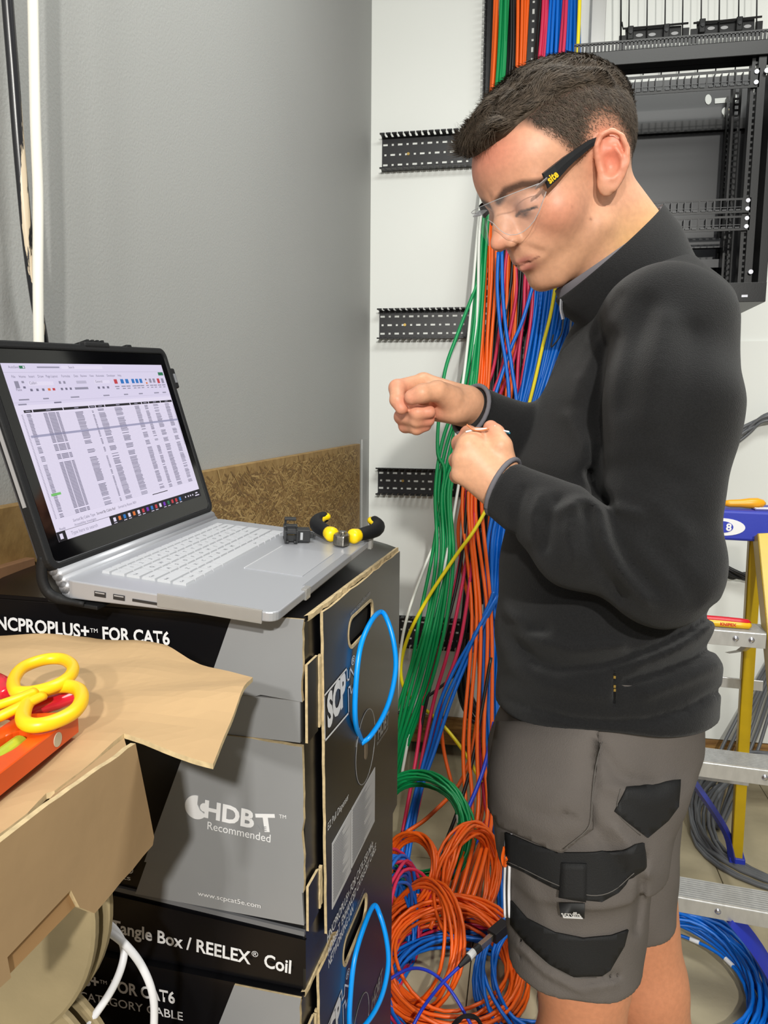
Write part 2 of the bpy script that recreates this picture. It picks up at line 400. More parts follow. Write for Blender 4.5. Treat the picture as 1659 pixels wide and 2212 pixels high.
# table header
cols = [(.035, .075), (.08, .235), (.24, .385), (.39, .425), (.43, .485), (.49, .66), (.665, .745), (.75, .80), (.805, .895), (.90, .995)]
for a, b in cols:
    R(a, .262, b, .277, E_dk, 3); c = (a + b) / 2; R(c - .012, .266, c + .012, .272, E_tx2, 4)
NR = 74
skip = {22, 28, 29, 34, 35, 70}
rs = random.Random(3)
for r in range(NR):
    y = .284 + r * (.875 - .284) / NR; h = (.875 - .284) / NR
    R(.03, y + h * .88, 1.0, y + h, E_line, 2)
    if r == 15: R(.03, y, 1.0, y + h * 1.6, E_sel, 3)
    R(.018, y + h * .3, .026, y + h * .7, E_tx2, 3)
    if r in skip: continue
    for (a, b), (o0, w0) in zip(cols, ((.2, .5), (.35, .52), (.40, .30), (.2, .3), (.1, .75), (.33, .28), (.3, .42), (.25, .5), (.3, .42), (.3, .36))):
        if rs.random() < .08 and a > .1: continue
        ww = b - a; w = w0 * ww * rs.uniform(.9, 1.08)
        if a == .08:
            R(a + .3 * ww, y + h * .2, a + .43 * ww, y + h * .75, E_txt, 3); R(a + .46 * ww, y + h * .2, a + .70 * ww, y + h * .75, E_txt, 3); R(a + .73 * ww, y + h * .2, a + .83 * ww, y + h * .75, E_txt, 3)
        else: R(a + o0 * ww, y + h * .22, a + o0 * ww + w, y + h * .75, E_txt if rs.random() < .6 else E_tx2, 3)
R(.035, .735, .085, .749, E_lg, 4)
R(.62, .889, .74, .894, E_dk, 3)
R(0, .945, 1, 1, E_dk, 2); R(.045, .947, .30, .999, E_bg, 3)
R(.012, .958, .028, .988, E_bg, 4)
R(.993, .30, .996, .60, E_tx2, 3)
tb = [E_bg, E_org, E_blu, E_bg, E_org, E_bg, E_red, E_pur, E_blu, E_red, E_bg, E_pur, E_grn, E_red, E_red, E_blu]
for i, m in enumerate(tb):
    x = .32 + i * .0325
    R(x, .960, x + .016, .985, m, 4)
    if i % 3 != 1: R(x - .002, .992, x + .018, .996, E_bg, 4)
R(.955, .962, .975, .970, E_bg, 4); R(.948, .980, .985, .987, E_bg, 4); R(.17, .018, .29, .026, E_tx2, 3)
for x in (.86, .885, .905, .925): R(x, .967, x + .008, .978, E_bg, 4)
disp = mb.build('display', mats, lap, LIDM)
def ST(s, x, y, size, m=E_txt, bold=0.0):
    text('screen_text', s, size, Matrix.Translation((dx0 + x * DW, dy1 - y * DH, .00178)), m, disp, bold=bold)
for s, x in (('File', .03), ('Home', .065), ('Insert', .112), ('Draw', .158), ('Page Layout', .20), ('Formulas', .285), ('Data', .355), ('Review', .395), ('View', .45), ('Automate', .49), ('Developer', .562), ('Help', .636)):
    ST(s, x, .082, .0037, E_txt)
R2 = ST
ST('AutoSave', .03, .028, .0036); ST('Search', .34, .028, .0036)
ST('Sorted By Cable Type', .10, .915, .0040); ST('Sorted By Cable Ref', .235, .915, .0040, E_dk); ST('Sorted by Room', .37, .915, .0040); ST('REV', .47, .915, .0040)
ST('Accessibility: Investigate', .10, .940, .0036); ST('Ready', .02, .940, .0036); ST('Type here to search', .07, .982, .0052, E_tx2)
ST('Calibri', .105, .120, .004); ST('General', .475, .120, .004); ST('Paste', .032, .155, .0036)
# rubber bumper round the lid
def ring_prism(outer, inner, z0, z1, name, m, par, M, bev=.001):
    n = len(outer); b = MB()
    vs = [(x, y, z0) for x, y in outer] + [(x, y, z0) for x, y in inner] + [(x, y, z1) for x, y in outer] + [(x, y, z1) for x, y in inner]
    fs = []
    for i in range(n):
        j = (i + 1) % n
        fs += [(i, n + i, n + j, j), (2 * n + i, 2 * n + j, 3 * n + j, 3 * n + i), (i, j, 2 * n + j, 2 * n + i), (n + i, 3 * n + i, 3 * n + j, n + j)]
    b.add(vs, fs); return b.build(name, m, par, M, bev=bev)
ring_prism(rrect(-.008, LW + .006, -.004, .2185, .012), rrect(.001, LW - .001, .002, .2105, .007), -.0085, .003, 'bumper_frame', M_rub, lap, LIDM, .002)
MB().prism(rrect(-.006, LW + .004, -.002, .2165, .011), -.0105, -.0063).build('back_cover', mat('clear_cover', (60, 60, 64), .25), lap, LIDM)
# clear slit along the near edge of the bumper
MB().box(-.0088, -.0076, .06, .165, -.005, -.001).build('bumper_slot', mat('slot_grey', (150, 150, 152), .4), lap, LIDM)
# top handle clip, small tab, right clip
c1 = MB().box(.150, .196, .215, .2215, -.013, .004).build('lid_clip', M_rub, lap, LIDM, bev=.002)
for k in range(4): MB().box(.156 + k * .009, .160 + k * .009, .2205, .2235, -.012, .0035).build('clip_rib', M_rub, c1)
MB().box(.142, .150, .216, .2205, -.008, .003).build('lid_tab', M_rub, lap, LIDM, bev=.001)
MB().box(.232, .242, .217, .2205, -.006, .003).build('lid_tab', M_rub, lap, LIDM, bev=.001)
c2 = MB().box(LW + .004, LW + .016, .165, .192, -.006, .002).build('side_clip', M_rub, lap, LIDM, bev=.002)
MB().box(LW + .008, LW + .012, .172, .184, .0015, .003).build('clip_slot', M_alud, c2)
# hinge claw of the bumper at the near corner
mb = MB()
mb.tube(catmull([(-.004, .006, .020), (-.005, .0075, .006), (-.005, .006, -.006), (-.004, .000, -.016), (-.003, -.014, -.0205), (-.002, -.036, -.0215)], 5), [.0055] * 20 + [.0045, .004, .0035, .003, .003, .0025], 8, flat=.8)
mb.build('hinge_claw', M_rub, lap, smooth=True)
MB().box(-.002, .02, -.05, .004, -.0255, -.0215).build('claw_foot', M_rub, lap, bev=.001)
mb = MB(); mb.tube(catmull([(LW + .004, .004, .018), (LW + .006, .010, .0), (LW + .005, .008, -.016), (LW + .002, -.012, -.023)], 5), .006, 8)
mb.build('hinge_claw', M_rub, lap, smooth=True)
for x in (.03, LW - .03):
    MB().box(x - .01, x + .01, -LD + .012, -LD + .022, -.0152, -.0098).build('rubber_foot', M_rub, lap, bev=.001)

# ------------------------------------------------------------------ things lying on the laptop
def lap_at(px, py, z=0.0):
    d = ray(px, py); nn = LM[:, 2]; o = LT + nn * z
    s = ((o - CAMP) @ nn) / (d @ nn); return CAMP + d * s
nrm = Vector(LM[:, 2])
M_jack = mat('jack_black', (34, 35, 37), 0.45)
M_pin = mat('gold_pin', (190, 160, 90), .3, metal=.9)
M_wht = mat('white_label', (176, 178, 182), .5)
def keystone(o, face, label, lying):
    fx = Vector(face) - nrm * Vector(face).dot(nrm)
    M = frame(o, fx, nrm.cross(fx))   # x: out of the socket, y: left, z: up
    t = empty('keystone_jack', M, label, 'network jack', 'keystone jacks on the laptop')
    b = MB()
    if not lying:
        # socket block with a stepped RJ45 opening built from bars
        b.box(-.020, 0, -.0078, -.0058, 0.0002, .0150); b.box(-.020, 0, .0058, .0078, 0.0002, .0150)
        b.box(-.020, 0, -.0058, .0058, .0115, .0150); b.box(-.020, 0, -.0058, -.0030, 0.0002, .0028); b.box(-.020, 0, .0030, .0058, 0.0002, .0028)
        b.build('housing', M_jack, t, bev=.0004)
        MB().box(-.020, -.012, -.0058, .0058, .0002, .0115).build('socket_back', mat('socket_dark', (8, 8, 9), .6), t)
        for k in range(8): MB().box(-.012, -.003, -.0040 + k * .00114 - .0002, -.0040 + k * .00114 + .0002, .0098, .0102).build('contact_pin', M_pin, t)
        MB().box(-.0145, .0005, -.0050, .0050, .0150, .0172).build('latch', M_jack, t, bev=.0003)
        MB().box(-.016, -.010, -.0062, .0062, .0172, .0200).build('latch_lip', M_jack, t, bev=.0003)
        MB().box(-.034, -.020, -.0085, .0085, 0.0002, .0165).build('rear_block', M_jack, t, bev=.0006)
        for s in (-1, 1):
            MB().box(-.0305, -.0235, s * .0085 - .0004, s * .0085 + .0004, .003, .013).build('side_label', M_wht, t)
        MB().box(-.041, -.034, -.0070, -.0045, .002, .021).build('wire_cap', M_jack, t, bev=.0004)
        MB().box(-.041, -.030, -.0070, .0070, .021, .0235).build('wire_cap', M_jack, t, bev=.0004)
    else:
        b.box(-.016, 0.0, -.0085, .0085, .0002, .0150)
        b.build('housing', M_jack, t, bev=.0006)
        MB().box(-.030, -.016, -.0080, .0080, .0002, .0145).build('rear_block', M_jack, t, bev=.0006)
        MB().box(-.012, -.009, -.0089, -.0084, .003, .012).build('side_label', M_wht, t)
        MB().box(0, .0045, -.004, .004, .004, .010).build('spigot', M_jack, t, bev=.0004)
        MB().box(.0045, .007, -.003, .003, .005, .009).build('spigot_tip', M_jack, t, bev=.0004)
    return t
keystone(lap_at(629, 1174), (.36, -.93, 0), 'black keystone jack standing with its open socket towards the box edge', False)
keystone(lap_at(668, 1168), (.92, .38, 0), 'black keystone jack lying on its side between the other jack and the pliers', True)
# side cutters, jaws towards the camera, handles curling up
M_yel = mat('yellow_grip', (250, 212, 10), 0.35)
M_steel = mat('tool_steel', (150, 146, 138), 0.28, metal=0.9, var=.3, vscale=300)
pb = Vector(lap_at(737, 1176)); fwd = Vector((.12, -1, 0)); fwd = (fwd - nrm * fwd.dot(nrm)).normalized()
PM = frame(pb, fwd, nrm.cross(fwd))
pl = empty('side_cutters', PM, 'side cutting pliers with black handles and yellow grips resting on the laptop corner', 'pliers')
b = MB()
b.prism([(.012, -.0045), (.014, .0045), (.004, .0095), (-.012, .010), (-.016, 0), (-.012, -.010), (.004, -.0095)], .0002, .0130)
b.build('jaw', M_steel, pl, bev=.0015)
MB().cyl((-.006, 0, .0125), (-.006, 0, .0150), .005, 16).build('rivet', M_steel, pl, bev=.0004)
MB().box(.0, .0125, -.0004, .0004, .0128, .0136).build('jaw_gap', mat('gap_dark', (30, 30, 30), .6), pl)
for s in (-1, 1):
    pts = catmull([(-.004, s * .009, .0085), (-.012, s * .016, .0095), (-.024, s * .026, .0105), (-.042, s * .037, .0115), (-.060, s * .039, .0135), (-.072, s * .032, .0165)], 6)
    n_ = len(pts)
    MB().tube(pts[:9], [.004, .0068, .0084, .0092, .0094, .0092, .0088, .0082, .0078], 14).build('grip_collar', M_yel, pl, smooth=True)
    mb = MB(); mb.tube(pts[7:], [.0074 + .0016 * math.sin(math.pi * i / (n_ - 8)) for i in range(n_ - 7)], 14); mb.build('handle', M_rub, pl, smooth=True)
    mb = MB(); mb.tube([np.array(p) + np.array([.0, -s * .0046, .0012]) for p in pts[9:]], .0046, 10); mb.build('handle_inlay', M_yel, pl, smooth=True)
# ================================================================== stacked cable boxes
BA = math.radians(-3.0)
BK = Vector((-.199, .66, 1.14)); BW, BD, BH = .368, .381, .3845
ex = Vector((math.cos(BA), math.sin(BA), 0)); ey = Vector((-math.sin(BA), math.cos(BA), 0)); UP = Vector((0, 0, 1))
FRF = frame(BK, ex, UP)          # front face: x to the right, y up, z to the camera
FRR = frame(BK, ey, UP)          # right face: x to the back, y up, z out (+X)
def hit(F, px, py, off=0.0):
    o = np.array(F.translation); n = np.array(F.col[2][:3]); o = o + n * off
    d = ray(px, py); s = ((o - CAMP) @ n) / (d @ n)
    q = F.inverted() @ Vector(CAMP + d * s)
    return q.x, q.y
M_bblk = mat('box_black', (13, 13, 16), 0.3, var=.15, vscale=8, spec=.4, coat=.12)
M_bgry = mat('box_grey', (142, 143, 145), 0.32, var=.05, vscale=10, coat=.15)
M_stripe = mat('box_stripe', (110, 111, 114), .35)
M_kraft = mat('kraft_edge', (206, 184, 142), 0.8, var=.25, vscale=160)
M_bwht = mat('box_print_white', (228, 228, 230), 0.4)
M_bgp = mat('box_print_grey', (150, 150, 152), 0.4)
BMX = Matrix.Translation(BK) @ Matrix.Rotation(BA, 4, 'Z')      # box local: x right, y back, z up, origin at front right top corner
cb = empty('cable_box', BMX)
BI = BMX.inverted()
FL, RL = BI @ FRF, BI @ FRR
def panel(name, poly, F, z0, z1, mface, medge, par):
    """thin card sheet: printed face, raw kraft edges"""
    b = MB(); n = len(poly)
    b.add([(x, y, z1) for x, y in poly], [tuple(range(n))])
    b.cur = 1
    b.add([(x, y, z0) for x, y in poly] + [(x, y, z1) for x, y in poly], [tuple(range(n - 1, -1, -1))] + [(i, (i + 1) % n, n + (i + 1) % n, n + i) for i in range(n)])
    return b.build(name, [mface, medge], par, F)
def wob(a, b, n, amp, seed=0):
    r = random.Random(seed); out = []
    for i in range(n + 1):
        t = i / n; j = r.uniform(-amp, amp) if 0 < i < n else 0
        dx, dy = b[0] - a[0], b[1] - a[1]; l = math.hypot(dx, dy)
        out.append((a[0] + dx * t - dy / l * j, a[1] + dy * t + dx / l * j))
    return out
# core
MB().box(-BW, -.0035, .003, BD, -BH, -.004).build('body', M_bblk, cb, bev=.002)
# top panel with a bulge under the laptop
mb = MB(); NG = 26; top = []; bot = []
def lap_under(x, y):
    d = Vector((x, y, 0)) - Vector(LT); lx = d.dot(Vector(LM[:, 0])); ly = max(-LD, min(0, d.dot(Vector(LM[:, 1]))))
    z = (LT + LM[:, 0] * lx + LM[:, 1] * ly)[2]
    return z - .0262 + .0105 * (-ly / LD)
for i in range(NG + 1):
    r0 = []
    for j in range(NG + 1):
        x = -BW + BW * i / NG - .0005; y = BD * j / NG
        w = BMX @ Vector((x, y, 0))
        e = min(-x + .002, x + BW + .05, y + .004, BD - y + .02); s = max(0, min(1, e / .05)); s = s * s * (3 - 2 * s)
        f = max(0, lap_under(w.x, w.y) - 1.14 - .001) * s
        r0.append((x, y, f))
    top.append(r0)
mb.grid(top)
tp = mb.build('top_panel', M_bblk, cb, smooth=True)
mb = MB(); mb.box(-BW, 0.0, .0, BD, -.0038, -.0002); mb.build('top_board', [M_bblk], cb)
# ragged kraft edges along the right edge of the lid
def edge_strip(name, y0, y1, x, z, amp, th, seed):
    r = random.Random(seed); n = 34; P = [[], [], [], []]
    for i in range(n + 1):
        y = y0 + (y1 - y0) * i / n; a = r.uniform(0, amp); c = r.uniform(0, amp * .6)
        P[0].append((x - .004, y, z)); P[1].append((x + a, y, z + c)); P[2].append((x + a, y, z - th - c)); P[3].append((x - .004, y, z - th))
    b = MB(); b.grid([P[0], P[1], P[2], P[3], P[0]]); return b.build(name, M_kraft, cb)
edge_strip('torn_edge', .004, BD, .0006, .0004, .0022, .0036, 1)
# front face: grey printed slab in four pieces, tabs wrapping the corner
def fpoly(*px): return [hit(FRF, x, y) for x, y in px]
def clampx(p, xr=None): return [(min(x, -.0005) if xr is None else x, max(-BH + .0005, min(-.001, y))) for x, y in p]
g = [fpoly((500, 1330), (657, 1338), (657, 1436), (465, 1436)), ]
def fx(px, py): return hit(FRF, px, py)
gx = lambda y: None
# diagonal boundary of the grey area in face coordinates
d0 = fx(503, 1330); d1 = fx(293, 1930)
def diag(v): return d0[0] + (d1[0] - d0[0]) * (v - d0[1]) / (d1[1] - d0[1])
v1 = fx(655, 1515)[1]; v2 = fx(655, 1605)[1]; v3 = fx(652, 1925)[1]; v4 = fx(655, 1998)[1]
R0 = -.002
P1 = [(diag(-.001), -.001), (-.001, -.001)] + wob((R0, -.002), (R0 - .001, v1), 8, .0012, 3)[1:] + [(-.045, v1 + .003), (-.05, v1 + .001), (diag(v1 + .001), v1 + .001)]
panel('front_panel', P1, FL, -.003, .0022, M_bgry, M_kraft, cb)
P2 = [(diag(v1), v1), (-.006, v1), (-.006, v2), (diag(v2), v2)]
panel('front_panel', P2, FL, -.003, .0004, M_bgry, M_bgry, cb)
P3 = [(diag(v2), v2 - .0005), (-.055, v2 - .0005)] + wob((-.055, v2 - .0005), (-.0035, v2 - .003), 5, .0008, 4)[1:] + wob((-.0035, v2 - .003), (-.003, v3), 12, .0012, 5)[1:] + [(-.045, v3 + .006), (diag(v3), v3 + .005)]
panel('front_panel', P3, FL, -.003, .0024, M_bgry, M_kraft, cb)
dl = fx(293, 1930)
P4 = [(diag(v3 + .005), v3 + .0045), (-.045, v3 + .0055), (-.005, v3 - .001), (-.003, v4), (dl[0], dl[1])]
panel('front_panel', P4, FL, -.003, .0006, M_bgry, M_bgry, cb)
v5 = fx(655, 2012)[1]; v6 = fx(655, 2022)[1]
panel('print_stripe', [(-BW + .002, v5 + .022), (-.003, v5), (-.003, v6), (-BW + .002, v6 + .022)], FL, -.003, .0005, M_stripe, M_stripe, cb)
panel('front_panel', [(-BW + .001, v6 + .015), (-.0015, v6 - .004), (-.0015, v6 - .035), (-BW + .001, v6 - .02)], FL, -.003, .0003, M_bblk, M_bblk, cb)
# corner tabs: fold round to the right face, kraft showing in layers
for k, (a, b) in enumerate(((1436, 1605), (1915, 2010))):
    va, vb = fx(657, a)[1], fx(657, b)[1]
    panel('corner_tab', wob((0.0, vb), (.030, vb), 3, .0006, k) + wob((.030, vb), (.030, va), 6, .001, 7 + k)[1:] + [(0, va)], RL, -.001, .0016, M_bblk, M_kraft, cb)
    for j in range(2):
        MB().box(.0300 + j * .006, .0335 + j * .006, va * .0 + 0, 0, 0, 0)
        q = wob((.031 + j * .007, vb + .003), (.031 + j * .007, va - .002), 8, .0007, 20 + j + k * 5)
        panel('torn_edge', q + [(x + .0032, y) for x, y in q[::-1]], RL, -.001, .0030 - j * .0008, M_kraft, M_kraft, cb)
# right face: outer sheet with hand hole, raw kraft rim
def rx(px, py): return hit(FRR, px, py, .004)
hole = [rx(*p) for p in ((752, 1388), (756, 1350), (776, 1318), (800, 1301), (806, 1305), (804, 1335), (797, 1352), (764, 1394))]
hc = (sum(p[0] for p in hole) / 8, sum(p[1] for p in hole) / 8)
# a clean rounded slot about the measured centre
hx = [p[0] for p in hole]; hy = [p[1] for p in hole]
HX0, HX1, HY0, HY1 = min(hx), max(hx), min(hy), max(hy)
hmid = (HY0 + HY1) / 2; hh = .0175
slot = rrect(HX0, HX1, hmid - hh, hmid + hh, .0170, 6)
S0 = .038
outer_r = wob((S0, -.004), (BD - .001, -.004), 14, .0012, 31) + [(BD - .001, -BH + .001), (S0 + .06, -BH + .001)] + wob((S0 + .012, -BH + .03), (S0, -.004), 22, .0012, 33)[:-1]
b = MB()
# face with hole: strips around the slot
xs0, xs1 = HX0 - .004, HX1 + .004
lo, hi = hmid - hh - .004, hmid + hh + .004
from mathutils.geometry import tessellate_polygon
def holed(F, outer, inner, z0, z1, name, mats_, par):
    vs = outer + inner
    tr = tessellate_polygon([[Vector((x, y, 0)) for x, y in outer], [Vector((x, y, 0)) for x, y in inner]])
    m = MB(); n1, n2 = len(outer), len(inner)
    fs = []
    for t in tr:
        a, b_, c = [Vector((*vs[i], 0)) for i in t]
        fs.append(t if (b_ - a).cross(c - a).z > 0 else t[::-1])
    m.add([(x, y, z1) for x, y in vs], fs)
    m.cur = 1
    m.add([(x, y, z0) for x, y in outer] + [(x, y, z1) for x, y in outer], [(i, (i + 1) % n1, n1 + (i + 1) % n1, n1 + i) for i in range(n1)])
    m.add([(x, y, z0) for x, y in inner] + [(x, y, z1) for x, y in inner], [(i, n2 + i, n2 + (i + 1) % n2, (i + 1) % n2) for i in range(n2)])
    return m.build(name, mats_, par, F)
side = holed(RL, outer_r, slot, .0012, .0042, 'side_panel', [M_bblk, M_kraft], cb)
MB().prism(slot, -.02, -.0030).build('hand_hole', mat('hole_dark', (12, 11, 10), .8), cb, RL)
ring_prism(rrect(HX0 - .0015, HX1 + .0015, hmid - hh - .0015, hmid + hh + .0015, .018, 6), rrect(HX0 + .002, HX1 - .002, hmid - hh + .002, hmid + hh - .002, .0155, 6), .0036, .0048, 'hole_rim', M_kraft, cb, RL, 0)
# pull disc in the side
dcx, dcy = rx(789, 1612)
a = MB(); a.prism([(dcx + .045 * math.cos(2 * math.pi * k / 32), dcy + .045 * math.sin(2 * math.pi * k / 32)) for k in range(32)], .0035, .0048)
pd = a.build('pull_disc', mat('disc_black', (20, 20, 22), .3), cb, RL)
for r_ in (.045,):
    ring_prism([(dcx + r_ * math.cos(2 * math.pi * k / 32), dcy + r_ * math.sin(2 * math.pi * k / 32)) for k in range(32)], [(dcx + (r_ - .001) * math.cos(2 * math.pi * k / 32), dcy + (r_ - .001) * math.sin(2 * math.pi * k / 32)) for k in range(32)], .0046, .0051, 'disc_seam', M_bgp, pd, Matrix.Identity(4), 0)
MB().prism(rrect(dcx - .006, dcx + .006, dcy - .016, dcy + .010, .005), .0046, .0055).build('disc_slot', mat('slot_tan', (120, 104, 84), .7), pd)
# labels on the side
la = [rx(716, 1820), rx(758, 1752), rx(757, 1880), rx(718, 1965)]
lb = [rx(759, 1752), rx(810, 1652), rx(808, 1775), rx(759, 1875)]
M_lab = mat('paper_label', (196, 196, 198), .6)
for q in (la, lb):
    x0, x1 = sum(p[0] for p in (q[0], q[3])) / 2, sum(p[0] for p in (q[1], q[2])) / 2
    y1, y0 = (q[0][1] + q[1][1]) / 2, (q[2][1] + q[3][1]) / 2
    lbp = panel('paper_label', [(x0, y0), (x1, y0), (x1, y1), (x0, y1)], RL, .0040, .0046, M_lab, M_lab, cb)
    m = MB(); yy = y1 - .004; r = random.Random(int(x0 * 1e4))
    while yy > y0 + .005:
        m.quad((x0 + .003, yy - .0012, .0048), (x0 + .003 + (x1 - x0 - .006) * r.uniform(.5, 1), yy - .0012, .0048), (x0 + .003 + (x1 - x0 - .006) * .5, yy, .0048), (x0 + .003, yy, .0048)); yy -= .0032
    m.build('label_print', mat('label_ink', (110, 108, 116), .6), lbp)
# lettering helper: text fitted between two pixels of its baseline
CAPH = 0.70
def ftext(s, p0, p1, cap, F, FLoc, m, par, off=.003, bold=.0, ax='fit', name='lettering', tight=True):
    a = Vector((*hit(F, *p0, off), 0)); b_ = Vector((*hit(F, *p1, off), 0))
    d = b_ - a; W_ = d.length
    me = text_mesh(s, 1.0, bold=bold)
    xs = [v.co.x for v in me.vertices]; w = max(xs) - min(xs)
    # cap height from pixels at p0
    size = cap / CAPH if cap < 1 else abs(hit(F, p0[0], p0[1] - cap, off)[1] - a.y) / CAPH
    me.transform(Matrix.Translation((-min(xs), 0, 0)))
    me.transform(Matrix.Diagonal((W_ / w, size, 1, 1)))
    M = FLoc @ Matrix.Translation((a.x, a.y, off)) @ Matrix.Rotation(math.atan2(d.y, d.x), 4, 'Z')
    return link(name, me, m, par, M)
ftext('HNCPROPLUS+', (-30, 1356), (193, 1378), 27, FRF, FL, M_bwht, cb, off=.0006, bold=.028)
ftext('TM', (195, 1366), (211, 1367), 9, FRF, FL, M_bwht, cb, off=.0006)
ftext('FOR CAT6', (222, 1381), (367, 1393), 27, FRF, FL, M_bwht, cb, off=.0006, bold=.028)
ftext('ENHANCED CATEGORY CABLE', (0, 1398), (385, 1432), 19, FRF, FL, M_bwht, cb, off=.0006, bold=.008)
ftext('HDB', (441, 1764), (548, 1789), 36, FRF, FL, M_bwht, cb, off=.0030, bold=.035)
ftext('T', (556, 1795), (598, 1796), 36, FRF, FL, M_bwht, cb, off=.0030, bold=.035)
ftext('ASE', (551, 1792), (576, 1795), 9, FRF, FL, M_bgry, cb, off=.0032, bold=.02)
ftext('TM', (603, 1767), (618, 1769), 8, FRF, FL, M_bwht, cb, off=.0030)
ftext('Recommended', (448, 1791), (584, 1820), 17, FRF, FL, M_bwht, cb, off=.0030, bold=.0)
ftext('www.scpcat5e.com', (427, 1934), (563, 1962), 10, FRF, FL, M_bwht, cb, off=.0030)
ftext('Tangle Box / REELEX', (240, 2012), (541, 2083), 26, FRF, FL, M_bwht, cb, off=.0008, bold=.022)
ftext('\u00ae', (544, 2066), (558, 2068), 12, FRF, FL, M_bwht, cb, off=.0008)
ftext('Coil', (570, 2088), (628, 2103), 28, FRF, FL, M_bwht, cb, off=.0008, bold=.022)
ftext('Non', (120, 1985), (230, 2010), 26, FRF, FL, M_bwht, cb, off=.0008, bold=.022)
ftext('Structured\u00ae', (190, 1872), (288, 1888), 14, FRF, FL, M_bwht, cb, off=.0006, bold=.01)
ftext('Products', (195, 1886), (282, 1902), 10, FRF, FL, M_bwht, cb, off=.0006)
# the round mark left of HDBT: disc with a stepped bite
cx, cy = hit(FRF, 424, 1744, .003); rr = .0125
arc = [(cx + rr * math.cos(a_), cy + rr * math.sin(a_)) for a_ in [math.radians(80 + 245 * k / 24) for k in range(25)]]
MB().prism(arc + [(cx + .004, cy - .003), (cx + .001, cy + .003)], .0024, .0031).build('round_mark', M_bwht, cb, FL)
MB().prism([(cx + .0085 + .0045 * math.cos(k * .52), cy + .001 + .0045 * math.sin(k * .52)) for k in range(12)], .0024, .0031).build('round_mark', M_bwht, cb, FL)
# right side lettering
ftext('www.scpcat5e.com', (757, 1331), (800, 1283), 10, FRR, RL, M_bgp, cb, off=.0045)
ftext('SCP', (708, 1573), (748, 1512), .034, FRR, RL, M_bwht, cb, off=.0047, bold=.05)
# arrow outline round SCP
ar = [rx(*p) for p in ((701, 1600), (699, 1503), (748, 1444), (749, 1470), (754, 1466), (755, 1443), (767, 1466), (757, 1500), (756, 1482), (751, 1486), (752, 1540))]
m = MB(); n_ = len(ar)
for i in range(n_):
    a_, b_ = Vector((*ar[i], 0)), Vector((*ar[(i + 1) % n_], 0)); d_ = (b_ - a_).normalized(); q_ = Vector((-d_.y, d_.x, 0)) * .0011
    m.add([tuple(a_ - q_ - d_ * .0011 + Vector((0, 0, .0047))), tuple(b_ - q_ + d_ * .0011 + Vector((0, 0, .0047))), tuple(b_ + q_ + d_ * .0011 + Vector((0, 0, .0047))), tuple(a_ + q_ - d_ * .0011 + Vector((0, 0, .0047)))], [(0, 1, 2, 3)])
m.build('arrow_logo', M_bwht, cb, RL)
ftext('\u00ae', (759, 1440), (767, 1432), .010, FRR, RL, M_bwht, cb, off=.0047)
ftext('EZ Pull Dispenser', (708, 1795), (753, 1725), .008, FRR, RL, M_bwht, cb, off=.0047)
ftext('HNCPROPLUS+ FOR CAT6 550 MHz', (707, 2038), (806, 1828), .0105, FRR, RL, M_bwht, cb, off=.0047, bold=.01)
ftext('HDBaseT  ENHANCED CATEGORY CABLE', (709, 2066), (812, 1835), .0105, FRR, RL, M_bwht, cb, off=.0047, bold=.01)
ftext('NETWORKING LAN', (710, 2092), (763, 1968), .0105, FRR, RL, M_bwht, cb, off=.0047, bold=.01)
ftext('HDBT', (816, 1598), (840, 1562), .018, FRR, RL, M_bgp, cb, off=.0047, bold=.03)
ftext('Recommended', (814, 1612), (838, 1575), .005, FRR, RL, M_bgp, cb, off=.0047)
# print on the lid, reading along the right edge
t1 = BI @ Vector(on_z(772, 1221, 1.1402)); t2 = BI @ Vector(on_z(812, 1187, 1.1402))
d_ = t2 - t1
me = text_mesh('scpcat5e.com', 1.0, bold=.02); xs = [v.co.x for v in me.vertices]
me.transform(Matrix.Diagonal((d_.length / max(xs), .012, 1, 1)))
link('lettering', me, M_bwht, cb, Matrix.Translation((t1.x, t1.y, .0012)) @ Matrix.Rotation(math.atan2(d_.y, d_.x), 4, 'Z'))
# cable tail looping out of the pull disc
M_bluec = mat('cable_sky_blue', (0, 150, 245), 0.35)
def loopw(pts):
    out = []
    for x, y, o_ in pts:
        q = hit(FRR, x, y, o_); out.append(tuple(RL @ Vector((q[0], q[1], o_))))
    return out
tail = loopw([(781, 1602, .002), (768, 1560, .008), (768, 1490, .009), (778, 1400, .010), (800, 1345, .013), (822, 1322, .016)])
tl2 = loopw([(822, 1322, .016), (836, 1338, .026), (850, 1385, .036), (855, 1440, .040), (845, 1500, .036), (826, 1550, .026), (800, 1590, .012), (780, 1606, .003)])
tube_obj('cable_tail', tail[:-1] + [tuple((np.array(tail[-1]) + 0 * np.array(tl2[0])))] + tl2[1:], .0031, M_bluec, cb, n=10)
tag(cb, 'black and grey cable box carrying the laptop, blue cable looped at its side', 'cable box', 'stacked cable boxes')
c2_ = copy_tree(cb); c2_.matrix_world = Matrix.Translation((-.004, -.003, -BH)) @ Matrix.Translation(BK) @ Matrix.Rotation(BA + .004, 4, 'Z')
tag(c2_, 'black and grey cable box directly beneath the one that carries the laptop', 'cable box', 'stacked cable boxes')
for ch in list(c2_.children):
    if ch.name.startswith('top_panel'): bpy.data.objects.remove(ch)
c3_ = copy_tree(c2_); c3_.matrix_world = Matrix.Translation((-.002, .002, -2 * BH)) @ Matrix.Translation(BK) @ Matrix.Rotation(BA, 4, 'Z') @ Matrix.Diagonal((1, 1, (1.14 - 2 * BH - .0005) / BH, 1))
tag(c3_, 'black and grey cable box on the floor at the bottom of the stack', 'cable box', 'stacked cable boxes')
